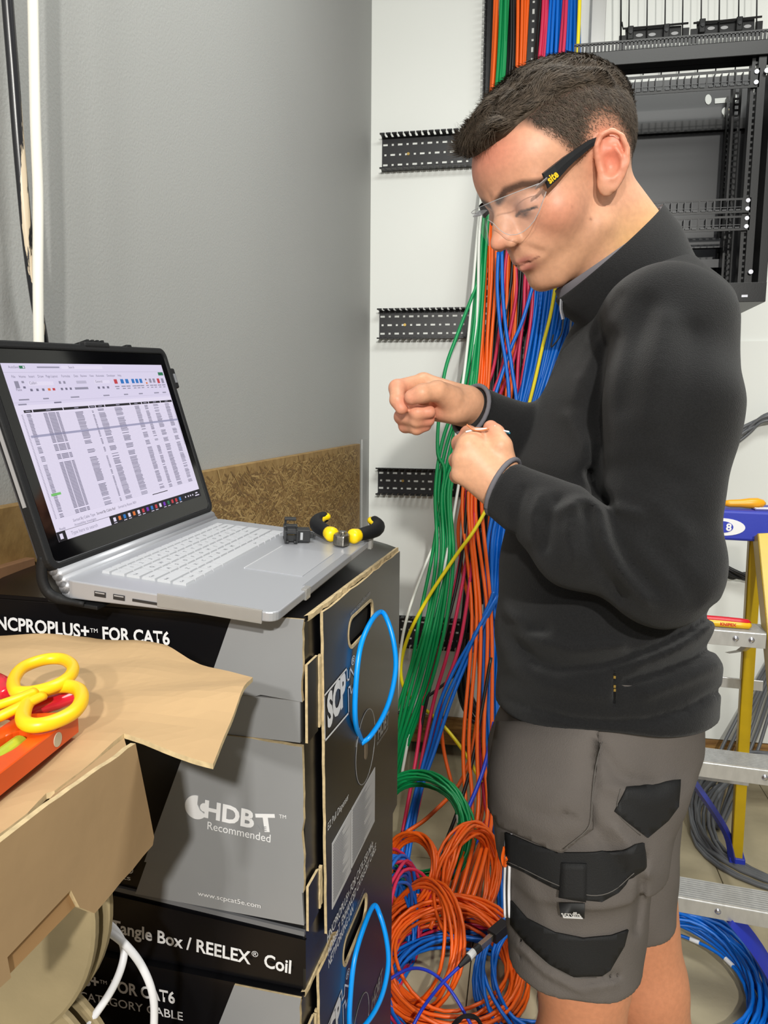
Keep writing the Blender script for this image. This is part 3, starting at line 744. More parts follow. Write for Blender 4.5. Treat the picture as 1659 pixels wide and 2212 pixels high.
# ================================================================== opened carton, reels and tools in front of the stack
M_card = mat('cardboard', (190, 158, 116), 0.8, var=.10, vscale=9, bump=.12, bscale=60)
M_cardi = mat('cardboard_side', (168, 138, 100), 0.8, var=.12, vscale=9, bump=.12, bscale=60)
ZS = 1.12
def zp(px, py, z=ZS): p = on_z(px, py, z); return (p[0], p[1])
ct = empty('cardboard_carton', (-.33, .42, 1.05), 'opened brown cardboard carton with a torn flap, lying on a cable reel', 'carton')
CI = Matrix.Translation((.33, -.42, -1.05))
# top sheet: fine grid polygon with creases so that the card can sag
tops = [zp(-160, 1362), zp(0, 1371), zp(190, 1372), zp(290, 1384), zp(360, 1394)]
edge = [zp(546, 1468), zp(460, 1635), zp(350, 1612), zp(268, 1592)]
def sheet_z(x, y):
    # flap dips slightly towards its free corner and the crease catches the light
    c1, c2 = Vector(zp(262, 1592)), Vector(zp(292, 1384)); d = (c2 - c1).normalized(); s = (Vector((x, y)) - c1); side = s.x * d.y - s.y * d.x
    z = ZS
    if side > 0: z += -.05 * side + .010 * math.exp(-((s.dot(d) - .05) / .05) ** 2) * min(1, side / .05)
    return z + .0016 * math.sin(x * 60 + y * 25) + .001 * math.sin(y * 90 - x * 30)
def sheet(name, poly, par, th, m, me_, zf, sub=.012):
    bm = bmesh.new(); vs = [bm.verts.new((x, y, 0)) for x, y in poly]; bm.faces.new(vs)
    xs = [p[0] for p in poly]; ys = [p[1] for p in poly]
    for ax, (a, b) in ((0, (min(xs), max(xs))), (1, (min(ys), max(ys)))):
        k = a + sub
        while k < b:
            co = [0, 0, 0]; no = [0, 0, 0]; co[ax] = k; no[ax] = 1
            bmesh.ops.bisect_plane(bm, geom=bm.verts[:] + bm.edges[:] + bm.faces[:], plane_co=co, plane_no=no); k += sub
    for v in bm.verts: v.co.z = zf(v.co.x, v.co.y)
    r = bmesh.ops.extrude_face_region(bm, geom=bm.faces[:])
    for g_ in r['geom']:
        if isinstance(g_, bmesh.types.BMVert): g_.co.z += th
    bmesh.ops.recalc_face_normals(bm, faces=bm.faces[:])
    for f in bm.faces: f.material_index = 0 if abs(f.normal.z) > .6 else 1
    me2 = bpy.data.meshes.new(name); bm.to_mesh(me2); bm.free()
    return link(name, me2, [m, me_], par, CI)
near = [zp(118, 1712), zp(100, 1716), zp(60, 1752), zp(0, 1790), zp(-120, 1868)]
sheet('top_panel', tops + edge + near + [(-.56, near[-1][1]), (-.56, .45)], ct, -.0035, M_card, M_kraft, sheet_z)
# side panel hanging down towards the camera's right
XS = -.238
def xsp(px, py, x=XS): p = on_x(px, py, x); return (p[1], p[2])
SPM = CI @ Matrix(((0, 0, 1, XS), (1, 0, 0, 0), (0, 1, 0, 0), (0, 0, 0, 1)))    # local x->Y, y->Z, z->X
q0 = [xsp(-100, 1893), xsp(0, 1820), xsp(105, 1738)] + wob(xsp(105, 1738), xsp(293, 1606), 9, .0006, 3)[1:] + [xsp(322, 1750), xsp(333, 1808), xsp(330, 1826)] + wob(xsp(330, 1826), xsp(212, 1965), 5, .0005, 8)[1:]
tabc = [xsp(170, 1958), xsp(155, 1925), xsp(95, 1985), xsp(20, 2065), xsp(25, 2110), xsp(0, 2150), xsp(-100, 2230)]
# body of the panel with the cut-out tab built as a separate recessed piece
panel('side_panel', [q0[0]] + q0[1:] + [xsp(205, 1973), xsp(172, 1960), xsp(153, 1923), xsp(16, 2068), xsp(24, 2112), xsp(-100, 2225)], SPM, -.0035, 0, M_cardi, M_kraft, ct)
panel('tear_tab', [xsp(172, 1959), xsp(154, 1922), xsp(15, 2066), xsp(25, 2112)], SPM, -.0050, -.0026, mat('card_inside', (166, 128, 84), .85), M_kraft, ct)
# folded strip between top sheet and side panel
a0, a1 = zp(268, 1594), zp(118, 1714)
b = MB()
p_ = [Vector((a0[0], a0[1], ZS)), Vector((a1[0], a1[1], ZS)), Vector((XS - .004, xsp(120, 1728)[0], xsp(120, 1728)[1] - .002)), Vector((XS - .004, xsp(287, 1612)[0], xsp(287, 1612)[1] - .002))]
b.add([tuple(v) for v in p_] + [tuple(v + Vector((-.003, 0, -.003))) for v in p_], [(0, 1, 2, 3)[::-1], (4, 5, 6, 7), (0, 3, 7, 4), (1, 5, 6, 2), (0, 4, 5, 1), (2, 6, 7, 3)])
b.build('fold_strip', M_cardi, ct, CI)
# far side and end panels so the carton is a real shell
MB().box(-.56, -.556, .25, .60, 1.052, 1.118).build('far_panel', M_cardi, ct, CI)
MB().box(-.556, -.30, .598, .602, 1.052, 1.114).build('back_panel', M_cardi, ct, CI)
# reels
M_ply = mat('reel_card', (150, 134, 100), 0.75, var=.35, vscale=7, bump=.1)
M_wcab = mat('white_cable', (226, 226, 230), .4)
def reel(cx, y0, cz, r, w, label, seed):
    M = Matrix.Translation((cx, y0, cz)) @ Matrix.Rotation(math.radians(-90), 4, 'X')   # local z -> +Y
    t = empty('cable_reel', M, label, 'cable reel')
    for z in (0, w - .007):
        MB().lathe([(.012, z), (r - .002, z), (r, z + .0015), (r, z + .0055), (r - .002, z + .007), (.012, z + .007), (.012, z)], 64).build('flange', M_ply, t, smooth=False)
    MB().lathe([(.03, .007), (.03, w - .007)], 32).build('hub', M_ply, t, smooth=True)
    b = MB(); pts = []
    n_ = max(1, int((w - .017) / .0062))
    for k in range(n_ * 24):
        a_ = 2 * math.pi * k / 24; pts.append((r * .72 * math.cos(a_), r * .72 * math.sin(a_), .011 + .0062 * k / 24))
    b.tube(pts, .0032, 8); b.build('wound_cable', M_wcab, t, smooth=True)
    return t
reel(-.367, .40, 1.008, .1065, .024, 'beige cable reel under the brown carton', 1)
reel(-.405, .47, .793, .105, .024, 'lower beige cable reel below the one under the carton', 2)
Yw = .505
def wl(pts): return [on_y(x, y, Yw + d) for x, y, d in pts]
o = tube_obj('white_cable', wl([(150, 1960, .01), (190, 1978, 0), (208, 1987, 0), (235, 1997, .002), (256, 2020, .004), (268, 2050, .002), (262, 2090, -.004), (240, 2140, -.01), (200, 2200, -.015), (150, 2270, -.02), (80, 2330, -.02)]), .0031, M_wcab, n=10)
tag(o, 'white cable end curving down to the left off the beige reel', 'cable')
o = tube_obj('white_cable', wl([(150, 1985, .0), (190, 1996, -.006), (208, 2001, -.006), (240, 2016, -.008), (272, 2042, -.008), (305, 2085, -.004), (328, 2140, 0), (333, 2200, .004), (325, 2290, .006), (300, 2400, .01)]), .0031, M_wcab, n=10)
tag(o, 'white cable arching to the right in front of the Tangle Box lettering', 'cable')
# support for the lower reel
o = MB().box(-.52, -.27, .40, .60, 0.0, .6878).build('brown_carton', M_cardi, bev=.002); tag(o, 'plain tall brown carton under the beige reels', 'carton')
# ---- torpedo level
M_org = mat('level_orange', (214, 78, 18), 0.28, var=.08, vscale=30)
A, B_ = on_z(176, 1582, ZS + .0035), on_z(0, 1726, ZS + .0035)
dx_ = Vector(B_ - A).normalized(); side_ = Vector((-dx_.y, dx_.x, 0))
if side_.x > 0: side_ = -side_
LVM = frame(A + np.array((0, 0, .0012)), dx_, side_)
if LVM.col[2][2] < 0: LVM = frame(A + np.array((0, 0, .0012)), dx_, -side_)
sgn = 1 if LVM.col[1][0] < 0 else -1
lv = empty('spirit_level', LVM, 'orange torpedo spirit level with a green vial on the brown carton', 'spirit level')
Wl, Hl, Ll = .036, .0128, .23
def lbox(name, x0, x1, y0, y1, z0, z1, m, par=lv, bev=.0): return MB().box(x0, x1, min(sgn * y0, sgn * y1), max(sgn * y0, sgn * y1), z0, z1).build(name, m, par, bev=bev)
outer = [(0, .003), (.008, Wl - .002), (.016, Wl), (Ll - .016, Wl), (Ll - .008, Wl - .002), (Ll, .003), (Ll - .003, 0), (.003, 0)]
def ell(cx, cy, a, b_, n=20): return [(cx + a * math.cos(2 * math.pi * k / n), cy + b_ * math.sin(2 * math.pi * k / n)) for k in range(n)]
OUT = [(x, sgn * y) for x, y in outer]; OUT = OUT if sgn > 0 else OUT[::-1]
def lvl_body():
    holes = [ell(.052, Wl * .52, .020, .0085), ell(.108, Wl * .52, .017, .0085)]
    vs = OUT + [(x, sgn * y) for x, y in holes[0]] + [(x, sgn * y) for x, y in holes[1]]
    tr = tessellate_polygon([[Vector((x, y, 0)) for x, y in OUT]] + [[Vector((x, sgn * y, 0)) for x, y in h] for h in holes])
    m_ = MB(); fs = []
    for t in tr:
        a_, b2, c_ = [Vector((*vs[i], 0)) for i in t]; fs.append(t if (b2 - a_).cross(c_ - a_).z > 0 else t[::-1])
    m_.add([(x, y, Hl) for x, y in vs], fs); m_.add([(x, y, 0) for x, y in vs], [f[::-1] for f in fs])
    off = 0
    for ring in (OUT, holes[0], holes[1]):
        n_ = len(ring); rr_ = ring if ring is OUT else [(x, sgn * y) for x, y in ring]
        m_.add([(x, y, 0) for x, y in rr_] + [(x, y, Hl) for x, y in rr_], [(i, (i + 1) % n_, n_ + (i + 1) % n_, n_ + i) for i in range(n_)])
    bm = bmesh.new(); me2 = m_.mesh('level_body'); bm.from_mesh(me2); bmesh.ops.remove_doubles(bm, verts=bm.verts[:], dist=1e-6); bmesh.ops.recalc_face_normals(bm, faces=bm.faces[:]); bm.to_mesh(me2); bm.free()
    return link('level_body', me2, M_org, lv, bev=.0006, seg=1)
lvl_body()
M_vial = mat('vial_green', (206, 222, 70), 0.08, trans=.35, spec=.7)
MB().cyl((.036, sgn * Wl * .52, .0065), (.068, sgn * Wl * .52, .0065), .0055, 16).build('vial', M_vial, lv, bev=.001)
MB().cyl((.098, sgn * Wl * .42, .0065), (.118, sgn * Wl * .62, .0065), .0055, 16).build('vial', M_vial, lv, bev=.001)
for x in (.028,): MB().cyl((x, -sgn * .0004, Hl * .5), (x, sgn * .002, Hl * .5), .0044, 20).build('magnet', mat('magnet_grey', (186, 180, 160), .4), lv)
# ---- yellow scissors: two bows, shanks to the left
M_scy = mat('scissor_yellow', (250, 196, 20), 0.36, bump=.05, bscale=120)
sc = empty('scissors', tuple(on_z(60, 1520, 1.15)), 'yellow handled scissors resting on the orange level and the carton', 'scissors')
SI = Matrix.Translation(-Vector(on_z(60, 1520, 1.15)))
def zz_(pts, z0): return [on_z(x, y, z0 + d) for x, y, d in pts]
def bow(pts, z0, r): 
    P = zz_(pts, z0); P = P + [P[0], P[1], P[2]]; C_ = catmull(P, 8)[8:-8]
    MB().tube(C_, r, 12, cap=False, flat=1.0).build('bow', M_scy, sc, SI, smooth=True)
bow([(32, 1490, 0), (30, 1468, 0), (50, 1442, .001), (95, 1425, .002), (135, 1424, .002), (157, 1440, .002), (150, 1462, .002), (118, 1482, .001), (75, 1494, 0), (45, 1496, 0)], 1.146, .0043)
bow([(50, 1545, 0), (62, 1515, 0), (100, 1490, .001), (140, 1482, .002), (170, 1490, .002), (176, 1512, .002), (160, 1537, .001), (120, 1558, 0), (80, 1567, 0), (55, 1562, 0)], 1.143, .0046)
MB().tube(catmull(zz_([(75, 1494, 0), (30, 1512, 0), (-20, 1530, -.001), (-80, 1556, -.003)], 1.147), 6), [.0036] * 12 + [.0030] * 7, 10, flat=.8).build('shank', M_scy, sc, SI, smooth=True)
MB().tube(catmull(zz_([(92, 1503, 0), (45, 1526, 0), (-10, 1553, -.001), (-80, 1588, -.003)], 1.144), 6), [.0040] * 12 + [.0034] * 7, 10, flat=.8).build('shank', M_scy, sc, SI, smooth=True)
M_blade = mat('blade_steel', (170, 170, 172), .25, metal=1)
for z_, (x1, y1), (x2, y2) in ((1.146, (-70, 1552), (-260, 1630)), (1.143, (-70, 1580), (-260, 1655))):
    P = [Vector(on_z(x1, y1 - 10, z_)), Vector(on_z(x1, y1 + 12, z_)), Vector(on_z(x2, y2, z_))]
    b = MB(); b.add([tuple(p) for p in P] + [tuple(p - Vector((0, 0, .002))) for p in P], [(0, 1, 2)[::-1], (3, 4, 5), (0, 3, 4, 1)[::-1], (1, 4, 5, 2)[::-1], (2, 5, 3, 0)[::-1]]); b.build('blade', M_blade, sc, SI)
# ---- red handled tool beneath
M_redh = mat('tool_red', (205, 28, 48), 0.22, coat=.4)
rt = empty('red_handled_tool', tuple(on_z(80, 1515, ZS)), 'glossy red handled tool lying under the yellow scissors', 'hand tool')
RI = Matrix.Translation(-Vector(on_z(80, 1515, ZS)))
MB().tube(catmull(zz_([(-120, 1470, 0), (-40, 1468, 0), (-8, 1474, .001), (12, 1490, .001), (22, 1500, 0)], ZS + .013), 6), [.006] * 8 + [.008] * 9 + [.007] * 6 + [.005, .002], 12, flat=.8).build('handle', M_redh, rt, RI, smooth=True)
MB().tube(catmull(zz_([(-100, 1560, 0), (-20, 1545, 0), (50, 1535, 0), (100, 1520, 0), (140, 1507, 0), (160, 1500, 0)], ZS + .0125), 6), [.006] * 10 + [.0085] * 10 + [.0088] * 8 + [.006, .004, .002], 12, flat=.7).build('handle', M_redh, rt, RI, smooth=True)
MB().box(-.03, .01, -.01, .01, .004, .012, Matrix.Translation(Vector(on_z(-120, 1515, ZS)))).build('head', M_steel, rt, RI)
# blue cable end by the level
o = tube_obj('blue_cable_end', zz_([(-60, 1622, 0), (-20, 1610, 0), (14, 1600, 0)], ZS + .0085), .0042, M_bluec, n=10, per=4); tag(o, 'short blue cable end between the scissors and the orange level', 'cable')
# ================================================================== slotted ducts on the back wall
M_duct = mat('duct_black', (30, 30, 33), 0.38, bump=.05)
def slotted_plate(L, H, rows, pitch, th, first=0.012, long_=.017, short_=.008, sh=.0075):
    """plate in local x (0..L), y (0..H), z (0..th) with real rectangular slots"""
    b = MB(); ys = [0] 
    for r in rows: ys += [r - sh / 2, r + sh / 2]
    ys.append(H)
    for i in range(0, len(ys), 2): b.box(0, L, ys[i], ys[i + 1], 0, th)
    for ri, r in enumerate(rows):
        x = 0; k = ri; c = first
        while True:
            w = long_ if k % 2 == 0 else short_
            a0 = min(c - w / 2, L)
            if a0 > x: b.box(x, a0, r - sh / 2, r + sh / 2, 0, th)
            x = c + w / 2; c += pitch; k += 1
            if x >= L: break
    return b
def duct(M, L, H, dep, label, rows=None, pitch=.0265, fp=.0215, fw=.0135, group=None, lim=None):
    """M: x along the duct, y across, z out of the wall"""
    t = empty('slotted_duct', M, label, 'cable duct', group)
    rows = rows or [H * .2, H * .5, H * .8]
    slotted_plate(L, H, rows, pitch, .002).build('back_plate', M_duct, t)
    fm = None
    for s, y in ((0, 0.0), (1, H)):
        y0, y1 = (0, .0018) if s == 0 else (H - .0018, H)
        MB().box(0, L, y0, y1, .002, .012).build('side_wall', M_duct, t)
        if fm is None:
            b = MB(); b.box(0, fw, 0, .0018, .012, dep); b.box(-.002, fw + .002, -.003, .0018, dep - .006, dep); fm = b.mesh('finger'); fm.materials.append(M_duct)
        x = .002
        while x + fw < L:
            o_ = bpy.data.objects.new('finger', fm); COL.objects.link(o_); o_.parent = t
            o_.matrix_basis = Matrix.Translation((x, y0 if s == 0 else y1, 0)) @ (Matrix.Identity(4) if s == 0 else Matrix.Diagonal((1, -1, 1, 1)))
            x += fp
    # fixing screw
    MB().cyl((.095, H * .5, .002), (.095, H * .5, .0045), .005, 12).build('screw', M_pin, t)
    return t
def hduct(px0, pyt, pyb, px1, label, dep=.05):
    a = on_y(px0, pyt, YB); b = on_y(px0, pyb, YB); c = on_y(px1, (pyt + pyb) / 2, YB)
    M = frame((a[0], YB - .001, b[2]), (1, 0, 0), (0, 0, 1))
    return duct(M, float(c[0] - a[0]), float(a[2] - b[2]), dep, label)
hduct(826, 300, 372, 1062, 'black slotted duct highest on the white wall, level with the man\'s forehead')
hduct(820, 672, 733, 1035, 'black slotted duct on the white wall just above the man\'s raised fist')
hduct(817, 1010, 1064, 1030, 'black slotted duct on the white wall behind the hanging green cables')
hduct(820, 1326, 1386, 1035, 'black slotted duct lowest on the white wall beside the cable boxes')
# vertical slotted ducts carrying the cables
a = on_y(1052, 0, YB); b = on_y(1170, 0, YB)
VX0, VX1 = float(a[0]), float(b[0])
M = frame((VX1, YB - .001, .62), (0, 0, 1), (-1, 0, 0))
duct(M, 2.28, VX1 - VX0, .07, 'tall black vertical slotted duct behind the orange and green cables', rows=[(VX1 - VX0) * .14, (VX1 - VX0) * .5, (VX1 - VX0) * .86], pitch=.03)
a = on_y(1180, 0, YB); b = on_y(1226, 0, YB)
M = frame((float(b[0]), YB - .001, .62), (0, 0, 1), (-1, 0, 0))
duct(M, 2.28, float(b[0] - a[0]), .05, 'narrow black vertical slotted duct behind the blue cables', rows=[.022, .052], pitch=.03)

# ================================================================== hanging cables
CC = {'orange': (238, 98, 22), 'green': (0, 142, 78), 'white': (226, 228, 222), 'black': (26, 26, 28), 'blue': (0, 104, 205), 'red': (206, 42, 82), 'yellow': (240, 220, 30), 'grey': (96, 98, 102), 'navy': (36, 62, 196)}
MC = {k: mat('cable_' + k, v, 0.38, bump=.02) for k, v in CC.items()}
rc = random.Random(11)
def bundle(color, n, r, wp, label, group=None, spread=None, jit=3.0, per=6, name=None):
    """wp: (px, py, Y of the point, spread in px)"""
    for i in range(n):
        f = (i / (n - 1) - .5) if n > 1 else 0.0
        pts = []
        ph = rc.uniform(0, 6.28)
        for k, w in enumerate(wp):
            s = w[3] if len(w) > 3 else (spread or 0)
            x = w[0] + f * s + rc.uniform(-jit, jit) * (1 if n > 1 else .2); Y = w[2] - .010 * math.sin(ph + k * .9) - rc.uniform(0, .006)
            p = on_y(x, w[1] + (rc.uniform(-8, 8) if n > 1 else 0), Y)
            if p[2] < r: p = np.array((p[0], p[1], r + .001))
            pts.append(p)
        o = tube_obj((name or color + '_cable'), pts, r, MC[color], n=7, per=per)
        tag(o, label, 'cable', group if n > 1 else None)
W_ = YB
T = .0060
g_or = 'orange cables hanging from the vertical duct'; g_gr = 'green cables hanging from the vertical duct'; g_bl = 'blue cables hanging from the narrow duct'
g_bk = 'black cables in the vertical duct'; g_rd = 'red cables hanging beside the vertical duct'; g_wh = 'white cables hanging with the green ones'
bundle('orange', 5, T, [(1078, -60, W_ - .06, 14), (1072, 120, W_ - .07, 14), (1064, 300, W_ - .09, 18), (1060, 480, W_ - .14, 22), (1057, 600, W_ - .17, 26), (1050, 720, W_ - .2, 22), (1041, 850, W_ - .24, 22), (1030, 960, W_ - .3, 30), (1020, 1100, W_ - .36, 40), (1040, 1330, W_ - .45, 40), (1030, 1600, W_ - .62, 60), (1035, 1760, W_ - .75, 60), (1000, 1900, W_ - .95, 70), (960, 2010, 1.75, 60)], 'orange network cable hanging next to the green cables and down to the floor coils', g_or)
bundle('orange', 5, T, [(1128, -60, W_ - .05, 26), (1124, 120, W_ - .06, 26), (1112, 330, W_ - .07, 18), (1106, 560, W_ - .1, 18), (1103, 700, W_ - .11, 24), (1092, 860, W_ - .14, 26), (1075, 1000, W_ - .2, 20), (1068, 1180, W_ - .3, 24), (1070, 1320, W_ - .36, 22), (1052, 1600, W_ - .5, 30), (1050, 1760, W_ - .6, 40), (1010, 1900, W_ - .8, 60), (1000, 2000, 1.85, 60)], 'orange network cable hanging between the black cables and the slotted rail', 'orange cables beside the slotted rail')
bundle('green', 7, T, [(1092, -60, W_ - .07, 10), (1084, 150, W_ - .08, 12), (1062, 330, W_ - .12, 14), (1046, 480, W_ - .16, 18), (1036, 620, W_ - .2, 18), (1024, 750, W_ - .24, 20), (1006, 860, W_ - .28, 32), (980, 960, W_ - .32, 44), (958, 1060, W_ - .36, 36), (962, 1200, W_ - .4, 34), (940, 1340, W_ - .45, 44), (905, 1480, W_ - .5, 50), (870, 1600, W_ - .52, 30), (846, 1680, W_ - .5, 20)], 'green network cable hanging from the tall duct and sweeping behind the box stack', g_gr)
bundle('green', 1, T, [(1040, 590, W_ - .2), (1012, 660, W_ - .24), (985, 730, W_ - .28), (962, 800, W_ - .3), (948, 900, W_ - .32), (946, 980, W_ - .34), (960, 1020, W_ - .35), (945, 1130, W_ - .38), (930, 1220, W_ - .4), (905, 1340, W_ - .44), (890, 1430, W_ - .46), (862, 1520, W_ - .48), (840, 1580, W_ - .48)], 'single green cable bowing out in front of the wall ducts')
bundle('white', 2, T * .85, [(1084, -60, W_ - .06, 8), (1078, 150, W_ - .07, 8), (1056, 330, W_ - .13, 8), (1034, 480, W_ - .18, 6), (1026, 650, W_ - .22, 10), (1016, 780, W_ - .26, 16), (1000, 900, W_ - .3, 20), (985, 1020, W_ - .33, 14), (972, 1120, W_ - .36, 20), (940, 1220, W_ - .4, 36), (908, 1330, W_ - .44, 50), (888, 1420, W_ - .47, 50), (876, 1520, W_ - .5, 36), (868, 1600, W_ - .52, 30), (850, 1670, W_ - .52, 30)], 'thin white cable running down among the green cables', g_wh)
bundle('black', 5, T * .9, [(1112, -60, W_ - .05, 16), (1110, 120, W_ - .06, 18), (1098, 320, W_ - .07, 18), (1090, 560, W_ - .09, 30), (1076, 700, W_ - .12, 30), (1065, 860, W_ - .16, 20), (1040, 1020, W_ - .25, 20)], 'black cable clipped in the tall vertical duct', g_bk)
bundle('black', 4, T * .9, [(1182, -60, W_ - .06, 12), (1168, 60, W_ - .07, 14), (1158, 160, W_ - .07, 10), (1140, 400, W_ - .08, 12), (1128, 650, W_ - .08, 10), (1112, 860, W_ - .1, 14)], 'black cable slanting past the slotted rail above the man\'s hair', 'black cables slanting past the slotted rail')
bundle('red', 3, T, [(1180, -60, W_ - .08, 6), (1172, 100, W_ - .09, 8), (1150, 330, W_ - .1, 14), (1118, 540, W_ - .12, 40), (1112, 650, W_ - .13, 50), (1085, 780, W_ - .17, 40), (1062, 860, W_ - .2, 30), (1040, 960, W_ - .26, 20), (1020, 1050, W_ - .32, 14), (1008, 1200, W_ - .38, 22), (975, 1380, W_ - .45, 34), (940, 1500, W_ - .5, 40), (915, 1620, W_ - .58, 26), (890, 1750, W_ - .68, 20), (868, 1860, W_ - .8, 20), (850, 1960, 1.85, 24)], 'red network cable running down past the man\'s chin to the floor', g_rd)
bundle('red', 2, T, [(1224, -60, W_ - .12, 4), (1216, 110, W_ - .13, 6), (1190, 350, W_ - .14, 8), (1150, 560, W_ - .16, 16), (1140, 680, W_ - .17, 18), (1126, 780, W_ - .18, 8), (1115, 880, W_ - .2, 6), (1070, 1100, W_ - .3, 8), (1052, 1330, W_ - .4, 8), (1040, 1560, W_ - .5, 8), (1048, 1720, W_ - .6, 8), (1062, 1770, W_ - .66, 8)], 'red network cable lying over the blue cables', 'red cables over the blue ones')
bundle('blue', 16, T, [(1222, -60, W_ - .08, 56), (1216, 120, W_ - .1, 66), (1206, 330, W_ - .11, 70), (1200, 560, W_ - .13, 76), (1190, 680, W_ - .15, 76), (1168, 790, W_ - .18, 66), (1140, 890, W_ - .21, 50), (1110, 1000, W_ - .26, 40), (1080, 1150, W_ - .32, 40), (1066, 1330, W_ - .4, 36), (1060, 1500, W_ - .48, 30), (1066, 1650, W_ - .58, 34), (1084, 1800, W_ - .7, 34), (1094, 1950, W_ - .85, 30), (1090, 2060, 1.8, 40)], 'blue network cable in the thick bundle hanging behind the man', g_bl)
bundle('blue', 3, T, [(1232, 640, W_ - .12, 24), (1226, 700, W_ - .13, 26), (1212, 800, W_ - .15, 24), (1190, 880, W_ - .17, 20), (1170, 960, W_ - .2, 20)], 'blue network cable close behind the collar of the jacket', 'blue cables behind the collar')
bundle('blue', 2, T, [(1082, 540, W_ - .22, 8), (1080, 620, W_ - .23, 10), (1086, 700, W_ - .24, 12), (1098, 790, W_ - .25, 14), (1108, 880, W_ - .26, 14), (1100, 1020, W_ - .3, 14), (1062, 1150, W_ - .36, 14), (1058, 1290, W_ - .42, 14), (1066, 1345, W_ - .44, 10)], 'blue cable crossing in front of the orange ones beside the man\'s nose', 'blue cables crossing the orange ones')
bundle('blue', 1, T, [(1156, 600, W_ - .22), (1130, 690, W_ - .23), (1104, 750, W_ - .24), (1084, 810, W_ - .25), (1068, 860, W_ - .26), (1048, 940, W_ - .28)], 'single blue cable slanting down to the man\'s right sleeve')
bundle('blue', 3, T, [(1074, 1280, W_ - .42, 10), (1060, 1310, W_ - .44, 14), (1030, 1370, W_ - .47, 16), (990, 1450, W_ - .5, 18), (960, 1530, W_ - .54, 20), (930, 1620, W_ - .6, 16), (900, 1720, W_ - .68, 14), (880, 1830, W_ - .78, 14), (862, 1920, W_ - .9, 16), (848, 2010, 1.8, 16)], 'blue cable slanting from the jacket hem down behind the box stack', 'blue cables slanting down to the box stack')
bundle('yellow', 1, T, [(1254, -60, W_ - .14), (1248, 110, W_ - .15), (1232, 380, W_ - .16), (1196, 640, W_ - .19), (1172, 750, W_ - .22), (1146, 860, W_ - .25), (1110, 980, W_ - .3), (1036, 1126, W_ - .4), (985, 1200, W_ - .43), (925, 1290, W_ - .46), (884, 1370, W_ - .47), (866, 1440, W_ - .47), (874, 1490, W_ - .46), (902, 1520, W_ - .45), (950, 1560, W_ - .5), (1000, 1620, W_ - .55), (1040, 1690, W_ - .6)], 'yellow cable crossing in front of the blue and green cables')
bundle('black', 1, T * .9, [(1010, 1060, W_ - .34), (1000, 1180, W_ - .38), (985, 1270, W_ - .42), (960, 1370, W_ - .46), (930, 1480, W_ - .5), (906, 1590, W_ - .54), (890, 1700, W_ - .56)], 'black cable hanging between the green and the red cables')
bundle('black', 1, T * .8, [(1062, 1330, W_ - .3), (1030, 1390, W_ - .35), (990, 1450, W_ - .4), (930, 1500, W_ - .45), (880, 1530, W_ - .5), (842, 1548, W_ - .52)], 'thin black cable slanting from the jacket to the box stack')
bundle('black', 1, T * .9, [(1060, 1420, W_ - .55), (1040, 1540, W_ - .6), (1016, 1660, W_ - .66), (985, 1760, W_ - .74), (950, 1850, W_ - .84), (925, 1910, W_ - .92), (910, 1950, 1.8)], 'black cable falling towards the green coil in front of the orange ones')
bundle('orange', 1, T, [(1000, 1080, W_ - .3), (990, 1150, W_ - .32), (1000, 1240, W_ - .34), (1020, 1330, W_ - .36), (1034, 1420, W_ - .4), (1030, 1560, W_ - .5), (1000, 1680, W_ - .6), (930, 1760, W_ - .72), (875, 1800, W_ - .8)], 'single orange cable bending left above the green coil')
bundle('orange', 1, T, [(950, 1540, W_ - .5), (958, 1620, W_ - .54), (975, 1690, W_ - .6), (992, 1760, W_ - .66), (1000, 1830, W_ - .75)], 'single orange cable dropping in front of the timber batten')
bundle('navy', 1, T, [(1068, 1560, W_ - .6), (1045, 1660, W_ - .68), (1010, 1750, W_ - .78), (970, 1830, W_ - .88), (930, 1900, W_ - .96), (910, 1940, 1.8)], 'dark blue cable falling beside the black cable to the coils')
bundle('navy', 1, T, [(1062, 1770, W_ - .72), (1020, 1830, W_ - .82), (980, 1880, W_ - .9), (945, 1930, W_ - .98), (900, 1985, 1.78)], 'dark blue cable slanting from the shorts across the orange coils')
bundle('red', 1, T, [(1058, 1762, W_ - .72), (1014, 1826, W_ - .82), (972, 1878, W_ - .9), (938, 1926, W_ - .98)], 'red cable slanting from the shorts alongside the dark blue one')
# thick black bundle looping at the foot of the wall
bundle('black', 9, T * 1.05, [(1030, 1150, W_ - .1, 20), (1022, 1250, W_ - .1, 26), (1012, 1340, W_ - .1, 26), (1000, 1430, W_ - .09, 24), (1004, 1500, W_ - .09, 26), (1030, 1552, W_ - .09, 34), (1070, 1560, W_ - .09, 26), (1120, 1540, W_ - .09, 20)], 'black cable in the thick tied bundle looping above the timber batten', 'black cables tied in a thick bundle')
M_velc = mat('velcro_black', (18, 18, 19), .9)
p = on_y(1018, 1368, W_ - .1)
MB().lathe([(.036, -.011), (.040, -.011), (.040, .011), (.036, .011)], 20, Matrix.Translation(Vector(p))).build('velcro_tie', M_velc)
tag(bpy.data.objects['velcro_tie'], 'black hook and loop strap around the thick black bundle', 'cable tie')

